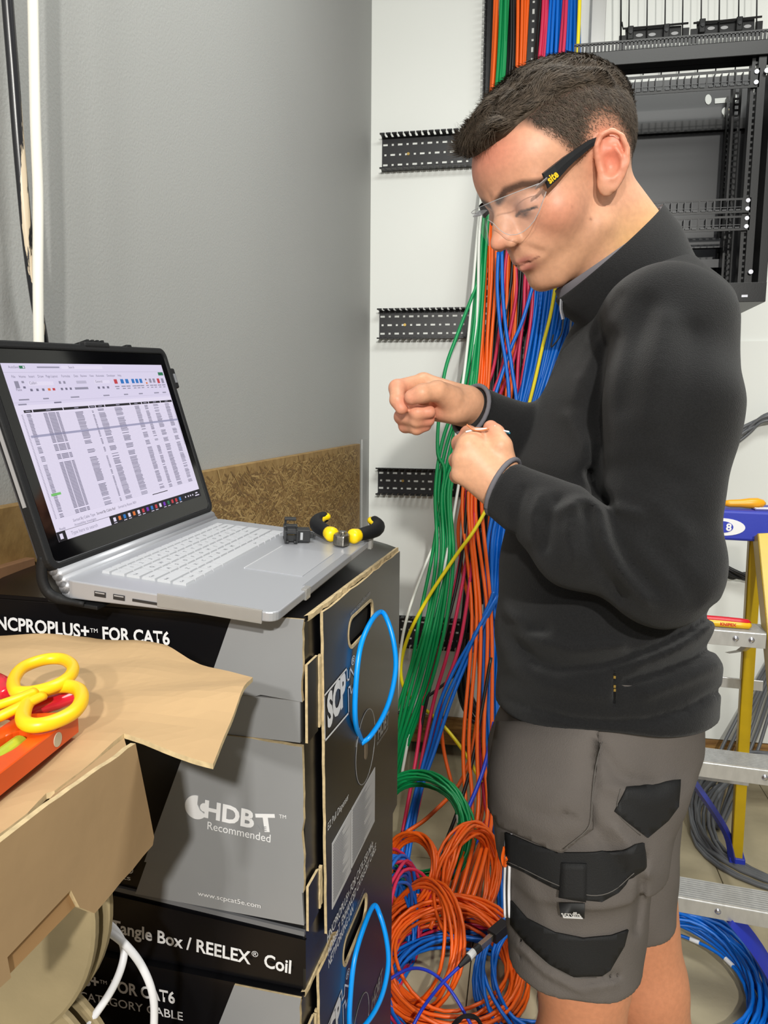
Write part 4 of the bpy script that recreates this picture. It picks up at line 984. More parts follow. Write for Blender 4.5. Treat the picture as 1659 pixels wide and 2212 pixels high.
# ================================================================== coils on the floor
COILS = []
def coil(name, c, nrm_, r, n, tube, color, label, seed, wob_=.12, thick=.03, sq=1.0, tie=True, seg=30, arc=1.0, tails=None):
    rr = random.Random(seed)
    z = Vector(nrm_).normalized(); x = z.orthogonal().normalized(); y = z.cross(x)
    pts = []
    a = rr.uniform(0, 6.28); h = rr.uniform(-thick, thick); R_ = r * rr.uniform(1 - wob_, 1 + wob_); ox, oy = 0, 0
    for k in range(n):
        R2 = r * rr.uniform(1 - wob_, 1 + wob_); h2 = rr.uniform(-thick, thick); ox2, oy2 = rr.uniform(-.1, .1) * r, rr.uniform(-.1, .1) * r; e = rr.uniform(-.06, .06)
        for j in range(seg):
            t = j / seg; w = t * t * (3 - 2 * t)
            q = a + 2 * math.pi * t; R3 = R_ + (R2 - R_) * w
            px_, py_ = R3 * (1 + e * math.cos(2 * q)) * math.cos(q) + ox + (ox2 - ox) * w, sq * R3 * math.sin(q) + oy + (oy2 - oy) * w
            hh_ = h + (h2 - h) * w + .25 * thick * math.sin(3 * q + k)
            p = Vector(c) + x * px_ + y * py_ + z * hh_
            if p.z < tube + .0006: p.z = tube + .0006
            pts.append(tuple(p))
        R_, h, ox, oy = R2, h2, ox2, oy2
    m = MB(); m.tube(pts, tube, 6)
    o = m.build(name, MC[color], smooth=True)
    tag(o, label, 'cable coil')
    COILS.append((label, np.array(pts)))
    return o
def flo(px, py, z=0.0): p = on_z(px, py, z); return (float(p[0]), float(p[1]), float(p[2]))
TC = .0042
coil('green_cable_coil', flo(905, 1790, .17), (-.25, -.75, .35), .135, 16, TC, 'green', 'green cable coil standing against the box stack', 1, .16, .03)
coil('orange_cable_coil', flo(972, 2085, .05), (.05, -.25, 1), .155, 22, TC, 'orange', 'large orange cable coil lying on the floor before the man\'s knee', 2, .18, .035)
coil('orange_cable_coil', flo(1010, 1900, .12), (.75, -.5, .3), .12, 12, TC, 'orange', 'orange cable coil standing upright beside the shorts', 3, .2, .035, sq=.8)
coil('orange_cable_coil', flo(880, 1880, .14), (-.5, -.55, .5), .085, 9, TC, 'orange', 'small orange cable coil leaning next to the cable boxes', 4, .15, .02)
coil('orange_cable_coil', flo(905, 2040, .09), (-.7, -.5, .45), .13, 6, TC, 'orange', 'loose orange cable loops propped between the box stack and the large coil', 14, .12, .02)
coil('blue_cable_coil', flo(1010, 2150, .03), (.0, 0, 1), .21, 14, TC, 'blue', 'wide blue cable coil flat on the floor under the orange coil', 5, .2, .025)
coil('red_cable_coil', flo(1010, 2130, .03), (.05, 0, 1), .205, 4, TC, 'red', 'loose red cable loops lying among the blue coil', 6, .2, .028)
coil('blue_cable_coil', flo(845, 2020, .12), (.95, -.3, .1), .15, 12, TC, 'blue', 'blue cable coil standing on edge beside the box stack', 7, .15, .04)
coil('red_cable_coil', flo(850, 2010, .12), (.95, -.3, .1), .15, 6, TC, 'red', 'red cable coil standing on edge among the blue one by the box stack', 8, .14, .04)
coil('blue_cable_coil', flo(1490, 2110, .05), (.1, -.35, 1), .16, 26, TC, 'blue', 'blue cable coil on the floor behind the man\'s bare leg', 9, .22, .04)
coil('blue_cable_coil', flo(1150, 2120, .06), (.3, -.5, .6), .12, 10, TC, 'blue', 'blue cable coil just in front of the man\'s knees', 10, .2, .03)
# white identification sleeves on the coils
MW = mat('sleeve_white', (226, 226, 226), .5)
def marker(px, py, key, what):
    P = [p for l, p in COILS if key in l][0]
    d = P - CAMP; z = d @ CF; X = IW / 2 + FPX * (d @ CR) / z; Y = IH / 2 - FPX * (d @ CU) / z
    sc_ = (X - px) ** 2 + (Y - py) ** 2 + ((z - z.min()) * 60) ** 2
    i = int(np.argmin(sc_[2:-2])) + 2
    a_ = P[i]; t_ = P[i + 1] - P[i - 1]; t_ = t_ / np.linalg.norm(t_) * .011
    o = MB().cyl(a_ - t_, a_ + t_, .0054, 10).build('cable_marker', MW); tag(o, 'white marker sleeve on the ' + what, 'cable marker')
marker(929, 1780, 'green cable coil', 'green coil beside the box stack')
marker(898, 2030, 'large orange', 'large orange coil')
marker(868, 2046, 'red cable coil standing', 'red coil beside the boxes')
marker(1478, 2070, "behind the man's bare leg", 'inner turn of the blue coil behind the leg')
marker(1540, 2098, "behind the man's bare leg", 'outer turn of the blue coil behind the leg')
# fibre patch lead with a metal shell connector crossing the coils
pts = [flo(*p_) for p_ in ((880, 2240, .06), (912, 2180, .1), (950, 2130, .15), (985, 2095, .18), (1000, 2082, .19))]
pc = empty('patch_lead', pts[-1], 'blue patch lead with black boot and silver metal plug lying over the orange coil', 'cable')
PI_ = Matrix.Translation(-Vector(pts[-1]))
tube_obj('lead', pts, .0036, MC['navy'], pc, per=6).matrix_basis = PI_
q = [Vector(flo(*p_)) for p_ in ((992, 2088, .19), (1012, 2068, .198), (1024, 2056, .20), (1036, 2046, .203), (1062, 2024, .206), (1100, 1992, .21))]
MB().tube([q[0], q[1]], [.004, .008], 12).build('boot', M_black, pc, PI_)
MB().tube([q[1], q[2]], .0082, 12).build('collar', MW, pc, PI_); MB().tube([q[2], q[3]], .0088, 12).build('collar', M_black, pc, PI_)
d1 = (q[4] - q[3]).normalized()
MB().box(0, (q[4] - q[3]).length, -.0075, .0075, -.005, .005).build('metal_shell', mat('nickel', (190, 180, 165), .25, metal=.9), pc, PI_ @ frame(q[3], d1, (0, 0, 1)), bev=.0006)
MB().box(0, (q[5] - q[4]).length * .8, -.012, .012, -.012, .012).build('plug_cap', M_black, pc, PI_ @ frame(q[4], d1, (0, 0, 1)), bev=.0015)
lp = [flo(*p_) for p_ in ((800, 2150, .05), (850, 2110, .08), (890, 2092, .10), (930, 2100, .11), (970, 2135, .10), (1010, 2200, .06), (1040, 2260, .03))]
o = tube_obj('dark_blue_cable', lp, .0036, MC['navy']); tag(o, 'dark blue cable arching over the front of the orange coil', 'cable')
lp = [flo(*p_) for p_ in ((985, 2210, .07), (1000, 2196, .1), (1030, 2200, .1), (1050, 2240, .07))]
o = MB().tube(catmull(lp, 5), .013, 8, flat=.3).build('velcro_tie', M_velc, smooth=True); tag(o, 'black strap around the near edge of the large orange coil', 'cable tie')
# ================================================================== open wall rack
RF = 2.20
M_rack = mat('rack_black', (9, 9, 11), 0.36, spec=.28, bump=.04, bscale=400)
M_rackg = mat('rack_panel_grey', (24, 25, 29), 0.36, spec=.35)
M_screw = mat('screw_zinc', (200, 200, 208), .22, metal=.9)
def rX(px, py, Y=RF): return float(on_y(px, py, Y)[0])
def rZ(px, py, Y=RF): return float(on_y(px, py, Y)[2])
RX1 = rX(1655, 620)          # right outer face
RX0 = max(RX1 - .56, float(on_y(1226, 0, YB)[0]) + .006)
ZB0, ZB1 = rZ(1640, 652), rZ(1640, 613)       # bottom tray lip
ZT0, ZT1 = rZ(1460, 133), rZ(1460, 100)       # top front bar
YP = RF + .28       # back plane of the rack, held off the wall on brackets
rk = empty('equipment_rack', (RX0, YB, ZB0), 'open black wall rack with patch panels behind the man\'s head', 'equipment rack')
RI_ = Matrix.Translation((-RX0, -YB, -ZB0))
def rbox(name, x0, x1, y0, y1, z0, z1, m=M_rack, par=rk, bev=.0):
    return MB().box(x0, x1, y0, y1, z0, z1).build(name, m, par, RI_ if par is rk else None, bev=bev)
rbox('bottom_tray', RX0, RX1, RF, YP, ZB0, ZB0 + .006)
rbox('tray_lip', RX0, RX1, RF - .004, RF, ZB0, ZB1 + .004, bev=.001)
rbox('tray_lip', RX0, RX1, RF, YP, ZB1, ZB1 + .004)
rbox('top_bar', RX0, RX1 + .05, RF - .004, RF + .03, ZT0, ZT1, bev=.002)
rbox('top_bar_shelf', RX0, RX1 + .05, RF + .03, RF + .06, ZT0, ZT0 + .004)
# comb of vent teeth on the top bar
b = MB(); x = RX0
while x < RX1 + .05:
    b.box(x, x + .006, RF - .002, RF + .004, ZT1, ZT1 + .020); x += .0095
b.box(RX0, RX1 + .05, RF - .002, RF + .004, ZT1 + .018, ZT1 + .024)
b.build('vent_comb', M_rack, rk, RI_)
PXR = rX(1622, 165); PXL = PXR - 4 * (rX(1622, 165) - rX(1526, 172))
# uprights
rbox('upright', RX1 - .055, RX1 - .035, RF + .004, RF + .03, ZB1, ZT0, bev=.001)
rbox('upright', RX1 - .022, RX1, RF - .002, RF + .05, ZB1, ZT0 + .02, bev=.001)
rbox('upright', RX0, RX0 + .03, RF - .002, RF + .05, ZB1, ZT0 + .02, bev=.001)
rbox('side_plate', RX1 - .004, RX1, RF + .05, YP, ZB1, ZT0)
rbox('side_plate', RX0, RX0 + .004, RF + .05, YP, ZB1, ZT0)
# square hole mounting rails: bars with gaps
def hole_rail(x0, x1, y, z0, z1, name='hole_rail'):
    b = MB(); w = x1 - x0; hw = .0095
    b.box(x0, (x0 + x1) / 2 - hw / 2, y, y + .002, z0, z1); b.box((x0 + x1) / 2 + hw / 2, x1, y, y + .002, z0, z1)
    z = z0
    while z < z1:
        b.box((x0 + x1) / 2 - hw / 2, (x0 + x1) / 2 + hw / 2, y, y + .002, z, min(z + .0055, z1)); z += .0148
    b.box(x0, x0 + .002, y + .002, y + .03, z0, z1)
    return b.build(name, M_rack, rk, RI_)
hole_rail(PXR + .004, PXR + .030, RF + .012, ZB1, ZT0)
hole_rail(PXR - .005, PXR + .018, RF + .16, ZB1, ZT0)
hole_rail(PXL - .030, PXL - .004, RF + .012, ZB1, ZT0)
hole_rail(PXR + .0, PXR + .020, YP - .03, ZB1, ZT0)
for z_ in (ZB1 + .03, ZT0 - .12): rbox('wall_bracket', RX0 + .03, RX1 - .03, YP, YB - .0115, z_, z_ + .04)
# back panel
zbp = rZ(1470, 205, YB - .02)
rbox('back_panel', RX0, RX1, YP - .004, YP, ZB1, rZ(1470, 172, YP), M_rackg)
rbox('back_band', RX0 + .01, RX1 - .01, YP - .02, YP - .004, rZ(1470, 285, YP - .02), rZ(1470, 262, YP - .02), M_rack)
rbox('cross_rail', RX0 + .02, RX1 - .06, RF + .2, RF + .22, rZ(1540, 535, RF + .2), rZ(1540, 515, RF + .2), M_rackg)
rbox('cross_rail', RX0 + .02, RX1 - .06, RF + .2, RF + .22, rZ(1540, 578, RF + .2), rZ(1540, 560, RF + .2), M_rackg)
# openings in the back panel where the white wall shows
YK = YP - .005
def cutout(poly_px, name='cutout'):
    P = [on_y(x, y, YK) for x, y in poly_px]
    b = MB(); b.prism([(p[0], p[2]) for p in P], 0, .001, Matrix(((1, 0, 0, 0), (0, 0, -1, YK), (0, 1, 0, 0), (0, 0, 0, 1)))); return b.build(name, M_bwall, rk, RI_)
def ov(cx, cy, a, b_, n=16): return [(cx + a * math.cos(2 * math.pi * k / n), cy + b_ * math.sin(2 * math.pi * k / n)) for k in range(n)]
cutout(ov(1530, 215, 7, 11)); cutout(ov(1585, 211, 7, 11)); cutout([(1544, 213), (1571, 211), (1571, 222), (1544, 224)])
k_ = cutout(ov(1569, 241, 10, 10)); cutout([(1563, 249), (1573, 248), (1572, 262), (1566, 264)])
p = on_y(1570, 240, YK - .003); MB().cyl(p, p + np.array((0, -.006, 0)), .005, 12).build('hanging_screw', M_pin, rk, RI_)
# patch panels, 4 groups of 6 keystone openings
def patch_panel(px_t, px_b, label):
    z1, z0 = rZ(*px_t), rZ(*px_b)
    t = empty('patch_panel', (PXL - RX0, RF + .004 - YB, z0 - ZB0)); t.parent = rk
    H = z1 - z0; W2 = PXR - PXL
    b = MB(); b.box(-.022, W2 + .022, 0, .002, 0, H * .16); b.box(-.022, W2 + .022, 0, .002, H * .86, H); b.box(-.022, 0, 0, .002, H * .16, H * .86); b.box(W2, W2 + .022, 0, .002, H * .16, H * .86)
    gw = W2 / 4
    for g_ in range(4):
        b.box(g_ * gw, g_ * gw + .004, 0, .002, H * .16, H * .86)
    b.build('faceplate', M_rack, t)
    bar = MB(); bar.box(-.0009, .0009, -.001, .022, H * .16, H * .86); bm_ = bar.mesh('port_divider'); bm_.materials.append(M_rackg)
    cl = MB(); cl.box(-.0055, .0055, -.002, .010, H * .15, H * .25); cm_ = cl.mesh('port_clip'); cm_.materials.append(M_rackg)
    pw = (gw - .004) / 6
    for g_ in range(4):
        for k in range(6):
            x = g_ * gw + .004 + pw * k
            if k: link('port_divider', bm_, None, t, Matrix.Translation((x, 0, 0)))
            link('port_clip', cm_, None, t, Matrix.Translation((x + pw / 2, 0, 0)))
    MB().box(0, W2, .004, .006, H * .40, H * .45).build('cable_bar', M_rackg, t)
    for z in (H * .25, H * .8):
        MB().cyl((W2 + .014, -.003, z), (W2 + .014, .001, z), .0055, 12).build('screw', M_screw, t)
    return t
patch_panel((1470, 157), (1470, 198), 'black keystone patch panel highest in the rack, under the slotted bar')
patch_panel((1540, 429), (1540, 461), 'upper one of the two adjoining patch panels above the collar')
patch_panel((1540, 467), (1540, 499), 'lower one of the two adjoining patch panels above the collar')
for x, y in ((1622, 587), (1657, 152)):
    p = on_y(x, y, RF - .006); MB().cyl(p, p + np.array((0, .006, 0)), .006, 12).build('rack_screw', M_screw, rk, RI_)
MB().box(RX1 - .06, RX1 - .045, RF - .005, RF - .004, ZB0 + .012, ZB0 + .018).build('tray_mark', M_screw, rk, RI_)
# ================================================================== wire basket tray above the rack
YW = YB - .14
M_wire = mat('wire_black', (20, 20, 22), .4)
wb = empty('wire_basket_tray', tuple(on_y(1490, 90, YW)), 'black wire basket cable tray on the wall above the rack', 'cable tray')
WI = Matrix.Translation(-Vector(on_y(1490, 90, YW)))
def wire(pts, r=.0022): MB().tube([on_y(x, y, Y) for x, y, Y in pts], r, 6).build('wire', M_wire, wb, WI, smooth=True)
for x, yb_ in ((1358, 62), (1397, 58), (1436, 54), (1474, 51), (1514, 48), (1553, 45), (1595, 42), (1634, 38)):
    wire([(x + 3, -160, YW), (x, yb_ + 34, YW)])
    MB().tube([on_y(x - 6, 140, YW + .1), on_y(x - 8, 162, YW + .1)], .0022, 6).build('wire', M_wire, wb, WI)
wire([(1342, -160, YW), (1341, 95, YW)], .003)
for seg in ([(1343, 48), (1346, 62), (1400, 58), (1487, 50)], [(1498, 50), (1560, 45), (1646, 36)]):
    MB().tube([on_y(x, y, YW - .006) for x, y in seg], .003, 6).build('wire', M_wire, wb, WI)
for x0, x1, y0, y1, s in ((1351, 1472, 62, 98, -7), (1505, 1630, 46, 84, -7)):
    P = [on_y(x0, y0, YW + .006), on_y(x1, y0 + s, YW + .006), on_y(x1, y1 + s, YW + .006), on_y(x0, y1, YW + .006)]
    b = MB(); b.add([tuple(p) for p in P] + [tuple(p + np.array((0, .003, 0))) for p in P], [(0, 1, 2, 3)[::-1], (4, 5, 6, 7), (0, 1, 5, 4), (1, 2, 6, 5), (2, 3, 7, 6), (3, 0, 4, 7)])
    br = b.build('bracket', M_rack, wb, WI)
    for k in (.25, .48, .88):
        c = P[0] + (P[1] - P[0]) * k + (P[3] - P[0]) * .45
        b = MB(); b.prism([(c[0] + (.011 * math.cos(q)), c[2] + .005 * math.sin(q)) for q in [2 * math.pi * i / 14 for i in range(14)]], 0, .001, Matrix(((1, 0, 0, 0), (0, 0, -1, YW + .0055), (0, 1, 0, 0), (0, 0, 0, 1)))); b.build('slot', MATS['slot_grey'], br)
    for k in (.08, .72):
        c = P[0] + (P[1] - P[0]) * k + (P[3] - P[0]) * .4
        MB().box(c[0] - .009, c[0] + .009, YW - .012, YW + .006, c[2] - .02, c[2] + .02).build('clamp', M_rack, br, bev=.002)
        MB().cyl((c[0], YW - .016, c[2]), (c[0], YW - .012, c[2]), .006, 6).build('clamp_bolt', M_rackg, br)
    P2 = on_y(x1 + 12, y1 + s - 8, YW + .008); MB().box(P2[0] - .016, P2[0] + .004, YW, YW + .008, P2[2] - .012, P2[2] + .028).build('bracket_foot', M_rack, wb, WI)
    P2 = on_y(x0 - 12, y1 + 2, YW + .008); MB().box(P2[0] - .004, P2[0] + .016, YW, YW + .008, P2[2] - .012, P2[2] + .028).build('bracket_foot', M_rack, wb, WI)
# grey trunking between blue cables and basket
a = on_y(1264, 0, YB); c = on_y(1308, 0, YB)
o = MB().box(float(a[0]) + .02, float(c[0]), YB - .05, YB - .001, ZT1 + .2, 2.94).build('steel_trunking', mat('trunk_steel', (196, 196, 194), .3, metal=.25, var=.06, vscale=3, stretch=(8, 1, .6)), bev=.002); tag(o, 'plain pale steel trunking on the wall beside the wire basket', 'trunking')
# ================================================================== step ladder
M_lyel = mat('ladder_yellow', (206, 172, 18), 0.38, bump=.06, bscale=90, var=.08, vscale=20)
M_lblue = mat('ladder_blue', (36, 52, 168), 0.42, bump=.05)
M_lalu = mat('ladder_alu', (196, 196, 196), 0.34, metal=.55, var=.12, vscale=25, stretch=(3, 1, 1))
zs = [.28, .56, .84]
TR = [Vector(on_z(1428, 1930, zs[0])), Vector(on_z(1471, 1641, zs[1])), Vector(on_z(1558, 1362, zs[2]))]   # a front top point of each tread
TR2 = [Vector(on_z(1659, 1972, zs[0])), Vector(on_z(1659, 1662, zs[1])), Vector(on_z(1652, 1367, zs[2]))]
LA = math.radians(-6.0)
lx = Vector((math.cos(LA), math.sin(LA), 0)); ly = Vector((-math.sin(LA), math.cos(LA), 0))
# right rail line: passes the right end of tread 3 and the top cap
R3 = Vector(on_z(1655, 1367, zs[2]))
widths = [.50, .44, .37]
ladder = empty('step_ladder', (float(R3.x), float(R3.y), 0), 'yellow step ladder with blue cap and aluminium treads behind the man', 'ladder')
LI = ladder.matrix_world.copy(); LI = Matrix.Translation((-float(R3.x), -float(R3.y), 0))
yf = [float((TR[k] + TR2[k]).dot(ly) / 2) for k in range(3)]
x3 = R3.dot(lx)
spread = [.060, .030, 0.0]
def LP(x, y, z): return lx * x + ly * y + Vector((0, 0, z))
LF = Matrix(((lx[0], ly[0], 0, 0), (lx[1], ly[1], 0, 0), (0, 0, 1, 0), (0, 0, 0, 1)))
for k in range(3):
    xr = x3 + spread[k]; w = .33 + 2 * spread[k]; y0 = yf[k]; z = zs[k]
    b = MB(); b.box(xr - w, xr, y0, y0 + .003, z - .036, z - .003); b.box(xr - w, xr, y0, y0 + .082, z - .004, z - .002); b.box(xr - w, xr, y0 + .079, y0 + .082, z - .028, z - .003)
    td = b.build('tread', M_lalu, ladder, LI @ LF, bev=.0006, seg=1)
    b = MB()
    for j in range(10): b.box(xr - w, xr, y0 + .002 + j * .008, y0 + .0062 + j * .008, z - .002, z + .001)
    b.build('tread_ribs', M_lalu, td)
    for xx in ((1550, 1966, 0), (1591, 1383, 2)):
        if xx[2] == k:
            p_ = on_z(xx[0], xx[1], z - .018); q_ = Vector(p_).dot(lx)
            b = MB(); b.lathe([(0, .004), (.004, .0035), (.0065, .0015), (.007, 0)], 14, Matrix.Translation((q_, y0, z - .018)) @ Matrix.Rotation(math.radians(90), 4, 'X')); b.build('rivet', M_screw, td, smooth=True)
    for xx in (xr - w + .03, xr - .03):
        b = MB(); b.lathe([(0, .004), (.004, .0035), (.0065, .0015), (.007, 0)], 14, Matrix.Translation((xx, y0, z - .018)) @ Matrix.Rotation(math.radians(90), 4, 'X')); b.build('rivet', M_screw, td, smooth=True)
# rails: channel section
def rail(p0, p1, wx, wy, name='front_rail'):
    p0, p1 = Vector(p0), Vector(p1); d = (p1 - p0).normalized()
    M_ = frame(p0, d, lx); L = (p1 - p0).length
    b = MB(); b.box(0, L, -wx / 2, -wx / 2 + .004, -wy / 2, wy / 2); b.box(0, L, -wx / 2, wx / 2, -wy / 2, -wy / 2 + .004); b.box(0, L, -wx / 2, wx / 2, wy / 2 - .004, wy / 2)
    return b.build(name, M_lyel, ladder, LI @ M_, bev=.001, seg=1)
yfoot = yf[0] + (yf[0] - yf[2]) / (zs[2] - zs[0]) * zs[0]; ZTOP = 1.105
ytop = yf[2] + (yf[2] - yf[0]) / (zs[2] - zs[0]) * (ZTOP - .06 - zs[2])
xs_ = lambda z: (spread[0]) * (zs[2] - z) / (zs[2] - zs[0])
for s in (1, -1):
    def XR(z): return x3 + xs_(z) + .012 if s > 0 else x3 - .33 - xs_(z) - .012
    rail(LP(XR(0.02), yfoot + .03, .02), LP(XR(ZTOP - .06), ytop + .03, ZTOP - .055), .026, .062)
    b = MB(); b.box(-.02, .02, -.04, .04, 0, .03); b.build('foot', M_lblue, ladder, LI @ Matrix.Translation(LP(XR(0.0), yfoot + .03, 0)) @ LF.to_3x3().to_4x4(), bev=.003)
# rear legs
rf = Vector(on_z(1590, 1850, .02)); rt_ = Vector(on_y(1628, 1175, float(rf.y) - .30))
xrear = rf.dot(lx)
for s in (1, -1):
    xx0 = xrear if s > 0 else 2 * (x3 - .165) - xrear
    xt = x3 - .01 if s > 0 else x3 - .32
    o_ = rail(LP(xx0, rf.dot(ly), .015), LP(xt, ytop + .10, ZTOP - .055), .030, .034, 'rear_leg')
    b = MB(); b.box(-.022, .022, -.026, .026, 0, .028); b.build('foot', M_lblue, ladder, LI @ Matrix.Translation(LP(xx0, rf.dot(ly), 0)) @ LF.to_3x3().to_4x4(), bev=.003)
    # blue knee brace from rear cross bar to foot
    sg = 1 if s > 0 else -1
    P = [LP(xx0 - sg * .012, rf.dot(ly) - .012, .02), LP(xx0 - sg * .03, rf.dot(ly) - .012, .09), LP(xx0 - sg * .08, rf.dot(ly) - .012, .17), LP(xx0 - sg * .17, rf.dot(ly) - .012, .29)]
    b = MB(); b.tube(catmull(P, 4), .032, 4, flat=.35); b.build('knee_brace', M_lblue, ladder, LI)
    # front brace under the bottom tread
    xf = x3 + xs_(.05) if s > 0 else x3 - .33 - xs_(.05)
    P = [LP(xf - sg * .145, yf[0] + .03, zs[0] - .036), LP(xf - sg * .09, yf[0] + .025, zs[0] - .10), LP(xf - sg * .035, yf[0] + .015, zs[0] - .19), LP(xf, yfoot + .02, .03)]
    b = MB(); b.tube(catmull(P, 4), .048, 4, flat=.35); b.build('front_brace', M_lblue, ladder, LI)
xa, xb = 2 * (x3 - .165) - xrear, xrear
for z, t in ((.31, .3), (.62, .58)):
    ya = rf.dot(ly) + (ytop + .10 - rf.dot(ly)) * t
    MB().box(xa, xb, ya - .012, ya - .008, z - .014, z + .014).build('rear_bar', M_lalu, ladder, LI @ LF, bev=.001)
# spreader
b = MB(); p0_ = LP(x3 - .012, yf[2] + .05, zs[2] - .03); p1_ = LP(x3 - .02, rf.dot(ly) - .12, zs[2] - .16)
b.tube([p0_, (p0_ + p1_) / 2 + Vector((0, 0, -.01)), p1_], .012, 4, flat=.2); b.build('spreader', M_lalu, ladder, LI)
# blue cap with white oval emblem
cx1 = x3 + .05; cw = .40; y0c = float(Vector(on_z(1620, 1168, ZTOP - .07)).dot(ly))
cap = MB().box(cx1 - cw, cx1, y0c, y0c + .16, ZTOP - .072, ZTOP).build('cap', M_lblue, ladder, LI @ LF, bev=.006)
ec = Vector(on_z(1570, 1143, ZTOP - .047)); exc = ec.dot(lx); ezc = ZTOP - .040
def evert(n_, a, b_, y, m, name='emblem', par=None, cx=None):
    b = MB(); b.prism([((cx or exc) + a * math.cos(2 * math.pi * k / n_), ezc + b_ * math.sin(2 * math.pi * k / n_)) for k in range(n_)], 0, .0008, Matrix(((1, 0, 0, 0), (0, 0, -1, y), (0, 1, 0, 0), (0, 0, 0, 1)))); return b.build(name, m, cap)
exc = exc - .012
evert(28, .050, .021, y0c - .0002, M_bwht); evert(24, .024, .014, y0c - .0010, M_lblue)
text('emblem_mark', '8', .024, Matrix.Translation((exc + .008, y0c - .002, ezc - .008)) @ Matrix.Rotation(math.radians(90), 4, 'X'), M_bwht, cap, bold=.0008)
# warning sticker on the middle tread
p_ = Vector(on_z(1486, 1655, zs[1] - .018)); q_ = p_.dot(lx)
st = MB().box(q_ - .020, q_ + .020, yf[1] - .0006, yf[1], zs[1] - .030, zs[1] - .006).build('sticker', mat('sticker_white', (214, 212, 210), .5), ladder, LI @ LF)
M_sred = mat('sticker_red', (200, 50, 80), .5)
ring = lambda r: [(q_ - .007 + r * math.cos(2 * math.pi * k / 18), zs[1] - .018 + r * math.sin(2 * math.pi * k / 18)) for k in range(18)]
ring_prism(ring(.0095), ring(.0078), 0, .0004, 'sticker_ring', M_sred, st, Matrix(((1, 0, 0, 0), (0, 0, -1, yf[1] - .0006), (0, 1, 0, 0), (0, 0, 0, 1))), 0)
for dx in (-.0030, .0030): MB().box(q_ - .007 + dx - .0018, q_ - .007 + dx + .0018, yf[1] - .0011, yf[1] - .0006, zs[1] - .0230, zs[1] - .0130).build('footprint', M_black, st)
MB().box(q_ + .0105, q_ + .0130, yf[1] - .0011, yf[1] - .0006, zs[1] - .026, zs[1] - .012).build('arrow', M_sred, st)
b = MB(); b.prism([(q_ + .0080, zs[1] - .013), (q_ + .0155, zs[1] - .013), (q_ + .01175, zs[1] - .0085)], 0, .0005, Matrix(((1, 0, 0, 0), (0, 0, -1, yf[1] - .0006), (0, 1, 0, 0), (0, 0, 0, 1)))); b.build('arrow', M_sred, st)
# tools on the ladder
M_ory = mat('handle_amber', (232, 160, 20), .35)
pa = Vector(on_z(1608, 1092, ZTOP)); pa = LP(pa.dot(lx), y0c + .05, ZTOP)
tl = empty('amber_handled_knife', tuple(pa), 'amber handled knife with striped blade lying on the blue ladder cap', 'hand tool')
b = MB(); b.tube([Vector(q) for q in ((-.06, 0, .012), (-.045, 0, .012), (-.02, 0, .013), (.0, 0, .014), (.018, 0, .015), (.03, 0, .0145), (.036, 0, .014))], [.006, .009, .010, .0125, .0125, .009, .003], 14); b.build('handle', M_ory, tl, smooth=True)
bl = MB().box(.005, .065, -.03, .004, .0003, .004).build('blade', mat('blade_lilac', (120, 116, 170), .3, metal=.5), tl, bev=.001)
for k in range(3): MB().box(.008, .062, -.026 + k * .01, -.022 + k * .01, .0040, .0056).build('blade_rib', M_bwht, bl)
pk = Vector(on_z(1578, 1360, zs[2] + .001)); pk = LP(pk.dot(lx), yf[2] + .022, zs[2] + .001)
kp = empty('insulated_pliers', Matrix.Translation(pk) @ LF.to_3x3().to_4x4(), 'red and yellow insulated pliers lying on the highest aluminium tread', 'pliers')
M_kred = mat('knipex_red', (200, 24, 40), .35); M_kyel = mat('knipex_yellow', (226, 178, 20), .35)
b = MB(); b.tube([(-.10, 0, .009), (-.06, 0, .0095), (-.02, 0, .0095), (.02, 0, .009), (.040, 0, .0088), (.046, 0, .0088)], [.009, .0095, .010, .0098, .0092, .004], 14, flat=.95); b.build('grip', M_kyel, kp, smooth=True)
b = MB(); b.tube([(-.10, .002, .0165), (-.06, .002, .0180), (-.02, .002, .0180), (.02, .002, .0170), (.038, .002, .0160), (.044, .002, .0150)], [.007, .0085, .0085, .0085, .0080, .003], 14, flat=.8); b.build('grip_back', M_kred, kp, smooth=True)
b = MB(); b.tube([(-.10, .012, .010), (-.05, .018, .011), (.0, .022, .011), (.03, .022, .010)], [.008, .009, .009, .005], 12); b.build('grip', M_kred, kp, smooth=True)
MB().box(-.16, -.10, -.008, .016, .002, .014).build('jaw', M_steel, kp, bev=.003)
text('lettering', 'KNIPEX', .010, Matrix.Translation((-.022, -.0103, .0062)) @ Matrix.Rotation(math.radians(90), 4, 'X'), M_kred, kp, bold=.0003)
# ================================================================== cables on the wall behind the ladder
def wcable(color, n, r, wp, label, group): bundle(color, n, r, wp, label, group, jit=2.5)
wcable('grey', 7, .006, [(1540, 985, YB - .05, 26), (1600, 935, YB - .05, 24), (1630, 910, YB - .05, 20), (1665, 898, YB - .05, 18), (1740, 880, YB - .05, 16)], 'dark grey cable sweeping across the wall above the ladder cap', 'grey cables above the ladder cap')
wcable('black', 7, .006, [(1500, 1190, YB - .05, 26), (1550, 1222, YB - .05, 30), (1590, 1240, YB - .05, 30), (1620, 1246, YB - .05, 30), (1700, 1240, YB - .05, 24)], 'black cable sagging across the wall under the ladder cap', 'black cables under the ladder cap')
wcable('grey', 6, .006, [(1690, 1400, YB - .05, 30), (1650, 1490, YB - .05, 50), (1622, 1560, YB - .06, 70), (1590, 1640, YB - .1, 80), (1565, 1720, YB - .2, 50), (1545, 1790, 2.45, 34)], 'dark grey cable running down behind the ladder to the floor', 'grey cables behind the ladder')
coil('grey_cable_coil', flo(1700, 1790, .06), (-.1, -.35, .8), .25, 14, .0060, 'grey', 'dark grey cable coil on the floor under the ladder', 21, .12, .03)
